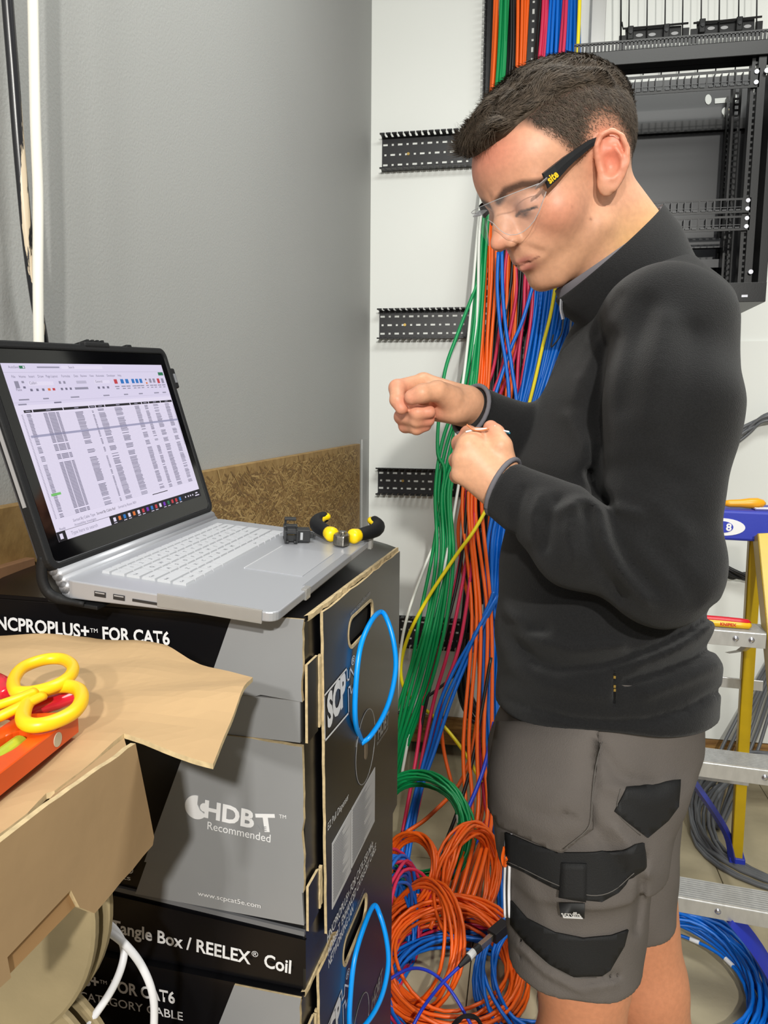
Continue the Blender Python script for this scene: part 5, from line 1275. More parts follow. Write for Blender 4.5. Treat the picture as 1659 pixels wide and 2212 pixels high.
marker(1557, 1812, 'dark grey cable coil', 'grey coil under the ladder')
# ================================================================== signed distance modelling tools (for the person)
f4 = np.float32
def V3(*a): return np.array(a, dtype=f4)
def s_cone(P, a, b, r1, r2):
    a = np.asarray(a, f4); b = np.asarray(b, f4); ba = b - a; L = f4(ba @ ba)
    t = np.clip(((P - a) @ ba) / L, 0, 1)
    q = P - a - t[:, None] * ba
    return np.sqrt(np.einsum('ij,ij->i', q, q)) - (r1 + (r2 - r1) * t)
def s_ell(P, c, r, M=None):
    q = P - np.asarray(c, f4)
    if M is not None: q = q @ np.asarray(M, f4)      # columns of M: local axes
    r = np.asarray(r, f4); k0 = np.sqrt((((q / r) ** 2).sum(1)) + 1e-12); k1 = np.sqrt((((q / (r * r)) ** 2).sum(1)) + 1e-12)
    return k0 * (k0 - 1) / k1
def smin(a, b, k):
    h = np.maximum(k - np.abs(a - b), 0) / k
    return np.minimum(a, b) - h * h * k * f4(.25)
def smax(a, b, k): return -smin(-a, -b, k)
def mesh_sdf(fn, lo, hi, h, block=8, margin=1.25):
    lo = np.asarray(lo, float); hi = np.asarray(hi, float)
    nb = np.ceil((hi - lo) / (h * block)).astype(int); dims = nb * block + 1
    D = np.full(dims, 1e3, f4)
    I, J, K = [g.ravel() for g in np.meshgrid(*[np.arange(n) for n in nb], indexing='ij')]
    cen = (lo + (np.stack([I, J, K], 1) + .5) * block * h).astype(f4)
    dc = fn(cen)
    act = np.abs(dc) < h * block * .87 * margin
    for i, j, k in zip(I[(~act) & (dc < 0)], J[(~act) & (dc < 0)], K[(~act) & (dc < 0)]):
        D[i * block:(i + 1) * block + 1, j * block:(j + 1) * block + 1, k * block:(k + 1) * block + 1] = -1e3
    g = np.arange(block + 1); gx, gy, gz = np.meshgrid(g, g, g, indexing='ij'); G = np.stack([gx.ravel(), gy.ravel(), gz.ravel()], 1)
    idx = np.stack([I[act], J[act], K[act]], 1); n3 = (block + 1) ** 3
    for s in range(0, len(idx), 400):
        ch = idx[s:s + 400]
        P = (lo + (ch[:, None, :] * block + G[None]) * h).reshape(-1, 3).astype(f4)
        d = fn(P).reshape(len(ch), block + 1, block + 1, block + 1)
        for (i, j, k), q in zip(ch, d):
            D[i * block:(i + 1) * block + 1, j * block:(j + 1) * block + 1, k * block:(k + 1) * block + 1] = q
    # naive surface nets
    S = D < 0
    c = [(i, j, k) for i in (0, 1) for j in (0, 1) for k in (0, 1)]
    nx, ny, nz = np.array(D.shape) - 1
    def sub(A, o): return A[o[0]:o[0] + nx, o[1]:o[1] + ny, o[2]:o[2] + nz]
    cnt = np.zeros((nx, ny, nz), np.int8)
    for o in c: cnt += sub(S, o)
    A = (cnt > 0) & (cnt < 8)
    ci = np.argwhere(A); vid = np.full(A.shape, -1, np.int64); vid[A] = np.arange(len(ci))
    acc = np.zeros((len(ci), 3)); num = np.zeros(len(ci))
    for a in range(8):
        for b in range(a + 1, 8):
            oa, ob = np.array(c[a]), np.array(c[b])
            if abs(oa - ob).sum() != 1: continue
            da = D[tuple((ci + oa).T)]; db = D[tuple((ci + ob).T)]
            m = (da < 0) != (db < 0); t = np.where(m, da / np.where(m, da - db, 1), 0)
            acc[m] += (oa + t[:, None] * (ob - oa))[m]; num[m] += 1
    vert = lo + (ci + acc / num[:, None]) * h
    F = []
    for ax in range(3):
        o = [0, 0, 0]; o[ax] = 1
        n_ = [D.shape[i] - o[i] for i in range(3)]
        A0 = S[:n_[0], :n_[1], :n_[2]]; A1 = S[o[0]:, o[1]:, o[2]:]
        e = np.argwhere(A0 != A1); b_, c_ = (ax + 1) % 3, (ax + 2) % 3
        ok = (e[:, b_] > 0) & (e[:, c_] > 0) & (e[:, b_] < A.shape[b_]) & (e[:, c_] < A.shape[c_]) & (e[:, ax] < A.shape[ax]); e = e[ok]
        q = []
        for db, dc_ in ((-1, -1), (0, -1), (0, 0), (-1, 0)):
            w = e.copy(); w[:, b_] += db; w[:, c_] += dc_; q.append(vid[tuple(w.T)])
        q = np.stack(q, 1); fl_ = ~S[tuple(e.T)]; q[fl_] = q[fl_][:, ::-1]; F.append(q)
    F = np.concatenate(F); F = F[(F >= 0).all(1)]
    return vert, F
def mesh_np(name, V, F):
    me = bpy.data.meshes.new(name); me.vertices.add(len(V)); me.vertices.foreach_set('co', np.asarray(V, np.float32).ravel())
    me.loops.add(F.size); me.polygons.add(len(F)); me.loops.foreach_set('vertex_index', F.ravel().astype(np.int32))
    me.polygons.foreach_set('loop_start', np.arange(0, F.size, 4, dtype=np.int32))
    me.update(calc_edges=True); me.validate()
    me.polygons.foreach_set('use_smooth', np.ones(len(me.polygons), bool))
    return me
def smooth_verts(V, F, it=1, lam=.5):
    for _ in range(it):
        acc = np.zeros_like(V); n_ = np.zeros(len(V))
        for a, b in ((0, 1), (1, 2), (2, 3), (3, 0)):
            np.add.at(acc, F[:, a], V[F[:, b]]); np.add.at(n_, F[:, a], 1); np.add.at(acc, F[:, b], V[F[:, a]]); np.add.at(n_, F[:, b], 1)
        V = V + lam * (acc / n_[:, None] - V)
    return V
def proj_px(P):
    d = P - CAMP.astype(f4); z = d @ CF.astype(f4)
    return IW / 2 + FPX * (d @ CR.astype(f4)) / z, IH / 2 - FPX * (d @ CU.astype(f4)) / z, z
def seg_dist(X, Y, poly):
    best = np.full(X.shape, 1e9, f4)
    for (x0, y0), (x1, y1) in zip(poly[:-1], poly[1:]):
        dx, dy = x1 - x0, y1 - y0; t = np.clip(((X - x0) * dx + (Y - y0) * dy) / (dx * dx + dy * dy), 0, 1)
        best = np.minimum(best, (X - x0 - t * dx) ** 2 + (Y - y0 - t * dy) ** 2)
    return np.sqrt(best)
def J(px, py, d): return at_d(px, py, d).astype(f4)

# ------------------------------------------------------------------ head (head frame in millimetres: x forward, y to his left, z up)
HY, HP = math.radians(33), math.radians(28)
Hf = np.array([-math.cos(HY) * math.cos(HP), -math.sin(HY) * math.cos(HP), -math.sin(HP)]); Hl = np.array([math.sin(HY), -math.cos(HY), 0]); Hu = np.cross(Hf, Hl)
HO = at_d(1066, 535, .89) - (Hf * .122 + Hu * -.022)
HM = np.stack([Hf, Hl, Hu], 1)      # columns
def h2w(p): return HO + (np.asarray(p, float) / 1000) @ HM.T
def w2h(P): return ((P - HO.astype(f4)) @ HM.astype(f4)) * f4(1000)
def rotm(ax, deg):
    return np.array(Matrix.Rotation(math.radians(deg), 3, ax))
EARX = -3
def ear_sdf(q, sgn):
    # local ear coordinates: e0 forward, e1 outward, e2 up
    c = V3(EARX, 74, 3); p = q * V3(1, sgn, 1) - c
    R_ = rotm('Y', -14) @ rotm('Z', -24)      # tilt and flare
    p = p @ R_.astype(f4)
    # outline: flattened egg
    d = s_ell(p, (-5, 6, 6), (17.5, 4.2, 26.5))
    d = smin(d, s_ell(p, (4, 4, -18), (9.5, 4.0, 13)), 9)
    # helix rim
    rim = [(7, 6, 4), (10, 8, 12), (10, 10, 23), (4, 11.5, 32), (-8, 12.5, 34.5), (-18, 13, 26), (-22, 12.5, 12), (-20, 11.5, -2), (-13, 9.5, -14), (-4, 6.5, -24)]
    hx = None
    for a, b in zip(rim[:-1], rim[1:]):
        e = s_cone(p, a, b, 3.2, 3.2); hx = e if hx is None else np.minimum(hx, e)
    d = smin(d, hx, 4)
    # antihelix
    e = s_cone(p, (-10, 10.5, 17), (-14, 11.5, 6), 2.6, 3.0); e = np.minimum(e, s_cone(p, (-14, 11.5, 6), (-13, 11.5, -4), 3.0, 3.0)); e = np.minimum(e, s_cone(p, (-13, 11.5, -4), (-3, 9.5, -14), 3.0, 2.8)); d = smin(d, e, 3)
    d = smax(d, -s_ell(p, (-2, 13.6, 1.5), (10.5, 9.2, 13.5)), 2.5)      # concha
    d = smax(d, -s_ell(p, (-6, 13.5, 25), (9, 6.0, 6.0)), 2)       # fossa
    d = smin(d, s_cone(p, (7, 5, 4), (6, 6, -3), 3.8, 3.4), 4)   # tragus
    return d
NECK_A = None
def head_sdf(q):
    ay = np.abs(q[:, 1]); qs = np.stack([q[:, 0], ay, q[:, 2]], 1)
    d = s_ell(q, (-4, 0, 48), (97, 75, 80))                              # cranium
    d = smin(d, s_ell(q, (-30, 0, 55), (70, 74, 70)), 25)
    d = smin(d, s_ell(q, (48, 0, 45), (51, 62, 52)), 22)                  # forehead block
    d = smin(d, s_ell(q, (40, 0, -18), (52, 60, 62)), 22)                 # mid face
    d = smin(d, s_ell(qs, (52, 44, -14), (26, 22, 22)), 16)               # cheek bone
    d = smin(d, s_ell(q, (66, 0, -44), (33, 35, 32)), 16)                 # muzzle
    d = smin(d, s_cone(qs, (12, 47, -52), (66, 17, -84), 15, 13), 16)      # jaw
    d = smin(d, s_ell(q, (50, 0, -72), (32, 34, 22)), 14)
    d = smin(d, s_ell(q, (74, 0, -82), (15.5, 19, 14.5)), 9)              # chin
    d = smin(d, s_cone(qs, (90, 8, 27), (70, 46, 27), 9.0, 8.0), 10)        # brow
    d = smax(d, -s_ell(qs, (104, 33, 4), (17, 17, 12)), 10)              # eye socket
    d = smin(d, s_ell(qs, (77, 31, 4), (14.5, 16.5, 14)), 4)               # lids
    # nose
    d = smin(d, s_cone(q, (90, 0, 17), (106, 0, -17), 8.6, 10.5), 10)
    d = smin(d, s_ell(q, (99, 0, -13), (13, 13, 16)), 10)
    d = smin(d, s_ell(q, (113, 0, -20), (10.5, 8.8, 8.8)), 6)
    d = smin(d, s_ell(qs, (100.5, 11.8, -25.5), (11, 7.0, 7.6)), 5)
    d = smax(d, -s_cone(qs, (105, 7.5, -36.5), (99, 10, -30), 4.8, 3.0), 2.0)   # nostrils
    # philtrum and lips
    d = smin(d, s_cone(qs, (96.8, 0, -49), (83, 24, -52.5), 4.3, 2.0), 4)
    d = smin(d, s_cone(qs, (94.2, 0, -60), (82, 22, -55), 5.4, 2.2), 4)
    d = smax(d, -s_cone(qs, (103, 0, -54.6), (83, 25, -53.2), 1.5, .9), 2.4)
    d = smax(d, -s_ell(q, (99, 0, -69), (7, 16, 4.5)), 6)
    d = smax(d, -s_cone(qs, (101, 18, -33), (86, 32, -50), 2.0, 2.2), 7)     # nasolabial
    # eyelid slit of the lowered eye
    d = smax(d, -s_cone(qs, (91.5, 20, -2.5), (82.5, 44, -1.0), 1.9, 1.2), 1.5)
    d = smin(d, ear_sdf(q, 1), 4); d = smin(d, ear_sdf(q, -1), 4)
    return d
# neck in world space
nk0 = h2w((-22, 0, -20)); nk1 = at_d(1385, 600, .975); nk2 = h2w((10, 0, -62))
NLk = h2w((-2, 30, -40)); NLb = at_d(1320, 690, .93)
def headneck_w(P):
    q = w2h(P); d = head_sdf(q) / f4(1000)
    d = smin(d, s_cone(P, nk0, nk1, .056, .062), .02)
    d = smin(d, s_cone(P, nk2, at_d(1330, 640, .955), .040, .050), .025)
    d = smin(d, s_cone(P, NLk, NLb, .020, .016), .02)
    d = smin(d, s_ell(P, at_d(1420, 720, .975), (.065, .09, .07)), .05)
    return d
# ------------------------------------------------------------------ hands
def chain(P, d, pts, k):
    for (a, ra), (b, rb) in zip(pts[:-1], pts[1:]):
        e = s_cone(P, a, b, ra, rb); d = e if d is None else smin(d, e, k)
    return d
def hand(spec_f, spec_base, P):
    d = None
    for pts, k in spec_base: d = chain(P, d, pts, k)
    for pts in spec_f:
        e = None
        e = chain(P, e, pts, .004)
        d = smin(d, e, .0045)
    return d
mm = .001
LH_base = [
    ([(J(1112, 1075, .868), .027), (J(1080, 1045, .872), .0225)], .02),
    ([(J(1085, 1036, .874), .0175), (J(1026, 946, .874), .0115)], .012),
    ([(J(1078, 1044, .870), .0175), (J(1010, 962, .868), .0125)], .012),
    ([(J(1070, 1052, .872), .0175), (J(999, 992, .869), .0120)], .012),
    ([(J(1064, 1060, .876), .0160), (J(996, 1024, .874), .0110)], .012),
    ([(J(1086, 1010, .876), .0165), (J(1082, 968, .870), .0130)], .012),
    ([(J(1050, 1000, .888), .0200), (J(1045, 1010, .895), .0200)], .012)]
LH_f = [
    [(J(1026, 946, .874), .0108), (J(1012, 938, .906), .0100), (J(1032, 940, .924), .0085), (J(1050, 936, .910), .0075)],
    [(J(1010, 962, .868), .0112), (J(994, 958, .905), .0100), (J(1012, 966, .930), .0088), (J(1036, 970, .918), .0078)],
    [(J(999, 992, .869), .0108), (J(988, 994, .905), .0098), (J(1006, 1002, .930), .0086), (J(1030, 1004, .918), .0076)],
    [(J(996, 1024, .874), .0100), (J(988, 1028, .904), .0088), (J(1004, 1034, .924), .0078), (J(1024, 1032, .914), .0068)],
    [(J(1086, 1000, .872), .0145), (J(1081, 962, .868), .0122), (J(1070, 937, .873), .0106), (J(1060, 924, .879), .0088)]]
RH_base = [
    ([(J(1060, 905, 1.03), .026), (J(1012, 878, .998), .0215)], .02),
    ([(J(1006, 866, .996), .0190), (J(915, 826, .998), .0125)], .012),
    ([(J(1004, 874, 1.000), .0190), (J(908, 842, 1.010), .0125)], .012),
    ([(J(1002, 882, 1.002), .0180), (J(910, 866, 1.016), .0120)], .012),
    ([(J(1000, 888, 1.002), .0170), (J(916, 890, 1.018), .0110)], .012),
    ([(J(1000, 874, .985), .0180), (J(958, 850, .962), .0140)], .012),
    ([(J(982, 884, .978), .0190), (J(955, 880, .982), .0180)], .012)]
RH_f = [
    [(J(915, 826, .998), .0118), (J(858, 838, .972), .0105), (J(858, 864, .958), .0092), (J(867, 882, .957), .0080)],
    [(J(908, 842, 1.010), .0115), (J(874, 872, .982), .0100), (J(902, 892, .960), .0092), (J(928, 890, .960), .0080)],
    [(J(910, 866, 1.016), .0110), (J(868, 900, .992), .0098), (J(900, 908, .968), .0090), (J(926, 908, .972), .0078)],
    [(J(916, 890, 1.018), .0100), (J(876, 920, 1.000), .0088), (J(900, 925, .978), .0082), (J(920, 920, .980), .0072)],
    [(J(972, 862, .966), .0165), (J(945, 845, .950), .0130), (J(912, 850, .940), .0115), (J(890, 858, .943), .0098)]]
def lhand(P):
    d = hand(LH_f, LH_base, P)
    return d
def rhand(P): return hand(RH_f, RH_base, P)
# ------------------------------------------------------------------ limbs and trunk under the clothes
TY = math.radians(14)
Tf = np.array([-math.cos(TY), -math.sin(TY), 0]); Tl = np.array([math.sin(TY), -math.cos(TY), 0])
LSH, LEL, LWR = J(1440, 740, .835), J(1428, 1222, .785), J(1080, 1047, .872)
RSH, REL, RWR = J(1425, 700, 1.12), J(1330, 1090, 1.16), J(1012, 880, .998)
hipL, hipR = J(1272, 1660, .935), J(1345, 1660, 1.075)
kneeL = np.array((hipL[0] + .006, hipL[1] - .012, .50)); ankL = np.array((kneeL[0] + .03, kneeL[1] + .01, .085))
kneeR = np.array((hipR[0] + .050, hipR[1] + .01, .50)); ankR = np.array((kneeR[0] + .06, kneeR[1] + .01, .085))
def body_w(P):
    d = s_cone(P, J(1410, 790, .985), J(1320, 1500, 1.0), .075, .10)
    d = smin(d, s_cone(P, LSH, LEL, .036, .034), .02); d = smin(d, s_cone(P, LEL, J(1112, 1075, .868), .036, .026), .02)
    d = smin(d, s_cone(P, RSH, REL, .042, .034), .02); d = smin(d, s_cone(P, REL, J(1140, 945, 1.06), .034, .030), .02); d = smin(d, s_cone(P, J(1140, 945, 1.06), J(1060, 905, 1.03), .030, .026), .02)
    d = smin(d, s_cone(P, J(1400, 720, .97), LSH, .045, .036), .02); d = smin(d, s_cone(P, J(1400, 720, .97), RSH, .045, .036), .02)
    d = smin(d, legs_w(P), .03)
    return d
def legs_w(P):
    d = s_cone(P, hipL, (hipL + kneeL * 2) / 3, .060, .056)
    for hp, kn, an in ((hipL, kneeL, ankL), (hipR, kneeR, ankR)):
        e = s_cone(P, hp, kn, .060, .054); e = smin(e, s_cone(P, kn, (kn * .62 + an * .38) + np.array((.014, 0, 0)), .052, .054), .03)
        e = smin(e, s_cone(P, (kn * .62 + an * .38) + np.array((.014, 0, 0)), an, .054, .036), .03)
        e = smin(e, s_ell(P, kn + np.array((-.022, -.004, .0)), (.038, .040, .05)), .03)
        d = smin(d, e, .02)
    return d
parts = []
def add_part(fn, lo, hi, h, col, it=1):
    V, F = mesh_sdf(fn, lo, hi, h); V = smooth_verts(V, F, it, .35); parts.append((V, F, col(V)))
SKIN = np.array(rgb(212, 158, 128)[:3]); 
def mixc(a, b, t): return a + (b - a) * np.clip(t, 0, 1)[:, None]
def gauss(q, c, r): return np.exp(-(((q - np.array(c)) / np.array(r)) ** 2).sum(1))
def vnoise(q, s, seed=0):
    return np.array([mnoise.noise(Vector((float(a) * s + seed, float(b) * s, float(c) * s))) for a, b, c in q])
def hair_dens(q):
    """scalp hair coverage in head frame (mm): 0 bare skin .. 1 full hair"""
    x, y, z = q[:, 0], np.abs(q[:, 1]), q[:, 2]
    # hairline: front edge rises to the temple corner, then falls to the sideburn in front of the ear
    front = np.interp(y, [0, 25, 45, 58, 66, 72, 80], [86, 84, 72, 58, 44, 30, 24])
    zlow_side = np.interp(x, [-110, -80, -55, -30, -12, 5, 20, 34], [-62, -52, -34, 20, 34, 36, 16, 20])
    zline = np.interp(y, [0, 35, 52, 62, 70], [78, 74, 60, 40, 10])
    return x, y, z, front, zlow_side, zline
def head_col(V):
    q = w2h(V.astype(f4)).astype(float); qs = q.copy(); qs[:, 1] = np.abs(qs[:, 1])
    c = np.tile(SKIN, (len(V), 1))
    red = np.array(rgb(212, 128, 106)[:3])
    c = mixc(c, red, .55 * gauss(qs, (62, 52, -16), (26, 24, 22)) + .6 * gauss(qs, (112, 0, -22), (16, 12, 14)) + .75 * gauss(qs, (90, 10, 72), (26, 60, 28)))
    c = mixc(c, np.array(rgb(216, 118, 96)[:3]), .8 * gauss(qs, (-8, 84, 14), (24, 16, 30)))
    c = mixc(c, np.array(rgb(198, 150, 112)[:3]), .55 * gauss(qs, (40, 40, -70), (50, 30, 26)) + .4 * gauss(qs, (70, 0, -85), (30, 30, 22)))
    # neck is a little yellower
    c = mixc(c, np.array(rgb(214, 166, 118)[:3]), np.clip((-q[:, 2] - 40) / 40, 0, 1) * np.clip((30 - q[:, 0]) / 40, 0, 1))
    lip = np.array(rgb(196, 112, 108)[:3])
    lipm = (gauss(qs, (95, 8, -50), (10, 13, 3.6)) + gauss(qs, (93, 7, -60), (10, 13, 4.6)))
    c = mixc(c, lip, lipm * .9)
    # eyebrow
    bx = seg_dist(qs[:, 1].astype(f4), qs[:, 2].astype(f4), [(10, 22), (26, 29), (44, 27), (54, 21)])
    bw = np.clip(1.5 - bx / 4.6, 0, 1) * (q[:, 0] > 55)
    c = mixc(c, np.array(rgb(66, 48, 40)[:3]), bw * .92)
    # eye: lash line, white and iris in the slit
    lash = seg_dist(qs[:, 1].astype(f4), qs[:, 2].astype(f4), [(18, -1.0), (30, 1.6), (46, -1.4)])
    c = mixc(c, np.array(rgb(52, 38, 34)[:3]), np.clip(1.7 - lash / 1.3, 0, 1) * (q[:, 0] > 70) * .95)
    c = mixc(c, np.array(rgb(150, 104, 92)[:3]), .5 * gauss(qs, (88, 31, 8), (14, 16, 8)))
    c = mixc(c, np.array(rgb(70, 54, 48)[:3]), .9 * gauss(qs, (90, 32, -3.5), (8, 7, 2.6)))
    c = mixc(c, np.array(rgb(96, 52, 44)[:3]), .85 * gauss(qs, (103, 8.5, -34), (5.5, 4.5, 3.2)))  # nostril shade painted into the skin colour
    # mouth crease
    mc = seg_dist(qs[:, 1].astype(f4), qs[:, 2].astype(f4), [(0, -54.6), (14, -54.4), (26, -53.2)])
    c = mixc(c, np.array(rgb(120, 60, 56)[:3]), np.clip(1.3 - mc / 1.2, 0, 1) * (q[:, 0] > 76) * .8)
    # short faded hair on the side and back of the head
    x, y, z = q[:, 0], np.abs(q[:, 1]), q[:, 2]
    t = side_fade(q)
    c = mixc(c, np.array(rgb(52, 42, 38)[:3]), t * .92)
    # stubble
    st = np.clip((-z - 30) / 30, 0, 1) * np.clip((x - 10) / 20, 0, 1) * (z > -100)
    c = mixc(c, np.array(rgb(168, 124, 98)[:3]), st * .25)
    # two small moles
    for m_ in ((26, 62, -40), (52, 58, -18)): c = mixc(c, np.array(rgb(110, 66, 52)[:3]), gauss(q, m_, (1.6, 8, 1.6)))
    return c
def side_fade(q):
    """stubble hair strength at the sides: full above, fading to skin above the ear and sideburn"""
    x, y, z = q[:, 0], np.abs(q[:, 1]), q[:, 2]
    low = np.interp(x, [-115, -90, -70, -48, -30, -14, 2, 14, 26, 40, 52, 62], [-44, -38, -26, 2, 26, 32, 30, 18, 14, 40, 58, 74])
    t = (z - low) / np.interp(x, [-110, -60, 0, 60], [40, 42, 40, 22])
    t = np.clip(t, 0, 1) ** .8
    # nothing on the forehead in front of the hairline
    fr = np.interp(y, [0, 20, 40, 52, 62, 70, 76], [92, 88, 76, 66, 60, 50, 40])
    t = t * np.clip((fr - x) / 7 + .3, 0, 1)
    t = t * (1 - np.clip(gauss(np.stack([x, y, z], 1), (EARX - 4, 88, 6), (22, 12, 34)) * 1.6, 0, 1))
    return t
lo = h2w((0, 0, 0)) - .20; hi = h2w((0, 0, 0)) + .20
lo[2] = HO[2] - .24
add_part(headneck_w, lo, hi, .0021, head_col, 1)
def hand_col(tips):
    def f(V):
        c = np.tile(np.array(rgb(218, 164, 130)[:3]), (len(V), 1))
        n_ = np.clip(np.array([0.0]), 0, 1)
        for t in tips:
            c = mixc(c, np.array(rgb(214, 136, 114)[:3]), .7 * np.exp(-(np.linalg.norm(V - t, axis=1) / .016) ** 2))
        return c
    return f
add_part(lhand, J(1045, 990, .885) - .085, J(1045, 990, .885) + .085, .0015, hand_col([LH_f[i][3][0] for i in range(5)] + [LH_f[i][1][0] for i in range(4)]), 1)
add_part(rhand, J(945, 870, .985) - .11, J(945, 870, .985) + .11, .0015, hand_col([RH_f[i][3][0] for i in range(5)] + [RH_f[i][1][0] for i in range(4)]), 1)
LEG = np.array(rgb(196, 132, 98)[:3])
add_part(body_w, (-.15, .55, 0.03), (.55, 1.5, 1.62), .008, lambda V: np.tile(LEG, (len(V), 1)), 1)
V = np.concatenate([p_[0] for p_ in parts]); off = np.cumsum([0] + [len(p_[0]) for p_ in parts[:-1]])
F = np.concatenate([p_[1] + o_ for p_, o_ in zip(parts, off)]); CLR = np.concatenate([p_[2] for p_ in parts])
me = mesh_np('person', V, F)
ca = me.color_attributes.new('Col', 'FLOAT_COLOR', 'POINT'); ca.data.foreach_set('color', np.concatenate([CLR, np.ones((len(CLR), 1))], 1).astype(np.float32).ravel())
M_skin = mat('skin', (220, 170, 140), 0.46, attr='Col', var=.07, vscale=160, bump=.06, bscale=700, sub=.12, spec=.35)
per = link('person', me, M_skin)
tag(per, 'person in black fleece jacket, grey work shorts and clear safety glasses, holding wires', 'person')
HEADV, HEADF = parts[0][0], parts[0][1]
# ================================================================== hair
def hair_len(q):
    x, y, z = q[:, 0], np.abs(q[:, 1]), q[:, 2]
    cap_edge = np.interp(x, [-110, -70, -20, 30, 70, 95], [40, 78, 92, 92, 82, 70])       # above this the hair is long
    top = np.clip((z - cap_edge) / 22, 0, 1)
    fr = np.interp(y, [0, 20, 40, 50, 60, 70], [97, 94, 84, 70, 60, 46])
    top = top * (x < fr)
    L = 3.0 + top * np.interp(x, [-100, -40, 20, 60, 95], [9, 12, 17, 22, 27])
    return L, top
VN = np.zeros_like(HEADV); 
fa, fb, fc, fd = [HEADV[HEADF[:, i]] for i in range(4)]
fn_ = np.cross(fc - fa, fd - fb); 
for i in range(4): np.add.at(VN, HEADF[:, i], fn_)
VN /= np.linalg.norm(VN, axis=1)[:, None] + 1e-12
qv = w2h(HEADV.astype(f4)).astype(float)
fade = side_fade(qv); Lh, tp_ = hair_len(qv)
# under-cap so that no skin shows through the long hair on top
def cap_sdf(P):
    q = w2h(P); d = s_ell(q, (-4, 0, 48), (97, 75, 80)); d = smin(d, s_ell(q, (-30, 0, 55), (70, 74, 70)), 25); d = smin(d, s_ell(q, (48, 0, 45), (51, 62, 52)), 22)
    x, y, z = q[:, 0], np.abs(q[:, 1]), q[:, 2]
    grow = np.interp(x, [-100, -40, 20, 60, 100], [5, 7, 9, 12, 13]).astype(f4)
    w = 1.6 * np.sin(q[:, 0] * .16 + q[:, 1] * .35) * np.sin(q[:, 1] * .22 + 1.3) + 1.2 * np.sin(q[:, 1] * .5 + q[:, 0] * .08)
    edge = np.interp(x, [-115, -95, -70, -40, -10, 30, 70, 95], [24, 44, 62, 78, 88, 90, 80, 74]).astype(f4)
    t = np.clip((z - edge) / 26, 0, 1)
    d = d - (grow + w) * t + (1 - np.clip(t * 6, 0, 1)) * 6
    # quiff overhanging the forehead
    d = smin(d, s_cone(np.stack([x, y, z], 1), (88, 0, 96), (80, 38, 92), 13.5, 9), 8)
    d = smax(d, (edge - 10) - z, 4)
    return d / f4(1000)
Vc, Fc = mesh_sdf(cap_sdf, HO - .19, HO + .19, .0030); Vc = smooth_verts(Vc, Fc, 1, .4)
rh = np.random.RandomState(5)
sv, sf = [list(Vc)], [Fc]
# strands
cand = np.where(fade > .25)[0]
pick = rh.choice(cand, 42000)
base = HEADV[pick]; nrm_ = VN[pick]; q0_ = qv[pick]; L_ = Lh[pick]; tp2 = tp_[pick]
# long strands start on the cap surface
BV = BVHTree.FromPolygons([tuple(v) for v in Vc], [tuple(f) for f in Fc])
SV, SF = [], []
VNc = np.zeros_like(Vc); fa, fb, fc, fd = [Vc[Fc[:, i]] for i in range(4)]; fn_ = np.cross(fc - fa, fd - fb)
for i in range(4): np.add.at(VNc, Fc[:, i], fn_)
VNc /= np.linalg.norm(VNc, axis=1)[:, None] + 1e-12
qc = w2h(Vc.astype(f4)).astype(float)
okc = np.where(((VNc @ Hu > -.35) | (qc[:, 0] > 85)) & (head_sdf(qc.astype(f4)) > 2.0))[0]
for i in rh.choice(okc, 34000):
    b0, n_, q = Vc[i], VNc[i], qc[i]
    comb = Hf * .8 + Hl * (.15 + .55 * math.sin(q[0] * .11 + q[1] * .10) * math.cos(q[1] * .09 + 1)) + Hu * (.10 + .3 * math.sin(q[1] * .2 + q[0] * .05)) + rh.normal(0, .13, 3)
    comb = comb - n_ * (comb @ n_); comb /= np.linalg.norm(comb) + 1e-9
    L = rh.uniform(10, 24) / 1000 * float(np.interp(q[0], [-110, -60, 0, 80], [.35, .5, .8, 1.1])); lift = rh.uniform(.05, .20); w = .00030
    s_ = np.cross(comb, n_); s_ /= np.linalg.norm(s_) + 1e-9
    p0 = b0 - n_ * .0008; p1 = b0 + n_ * L * lift + comb * L * .5; p2 = b0 + n_ * L * lift * .8 + comb * L
    k = len(SV); SV += [p0 - s_ * w, p0 + s_ * w, p1 - s_ * w * .9, p1 + s_ * w * .9, p2 - s_ * w * .2, p2 + s_ * w * .2]
    SF += [(k, k + 1, k + 3, k + 2), (k + 2, k + 3, k + 5, k + 4)]
for i in range(len(pick)):
    t = tp2[i]; q = q0_[i]
    if t > .1 or rh.rand() > fade[pick[i]] or q[0] > 54: continue
    n_ = nrm_[i]; b0 = base[i]
    if t > .1:
        hit_ = BV.find_nearest(Vector(b0)); b0 = np.array(hit_[0]); n_ = np.array(hit_[1])
        comb = Hf * .9 + Hl * (-.25 + .3 * math.sin(q[0] * .09)) + Hu * .15
    else:
        comb = -Hu * .6 - Hf * .25 + Hl * 0
    comb = comb + rh.normal(0, .28, 3)
    comb = comb - n_ * (comb @ n_); comb /= np.linalg.norm(comb) + 1e-9
    L = (2.0 + 6.0 * fade[pick[i]] ** 2.5) * rh.uniform(.7, 1.25) / 1000
    lift = .35 if t <= .1 else .55
    p0 = b0 - n_ * .0012; p1 = b0 + n_ * L * lift * .55 + comb * L * .45; p2 = b0 + n_ * L * lift * (.5 if t > .1 else .7) + comb * L * 1.0
    w = .00014 + .00012 * fade[pick[i]]
    s_ = np.cross(comb, n_); s_ /= np.linalg.norm(s_) + 1e-9
    k = len(SV)
    SV += [p0 - s_ * w, p0 + s_ * w, p1 - s_ * w * .8, p1 + s_ * w * .8, p2 - s_ * w * .15, p2 + s_ * w * .15]
    SF += [(k, k + 1, k + 3, k + 2), (k + 2, k + 3, k + 5, k + 4)]
allV = np.concatenate([Vc, np.array(SV)]); allF = np.concatenate([Fc, np.array(SF) + len(Vc)])
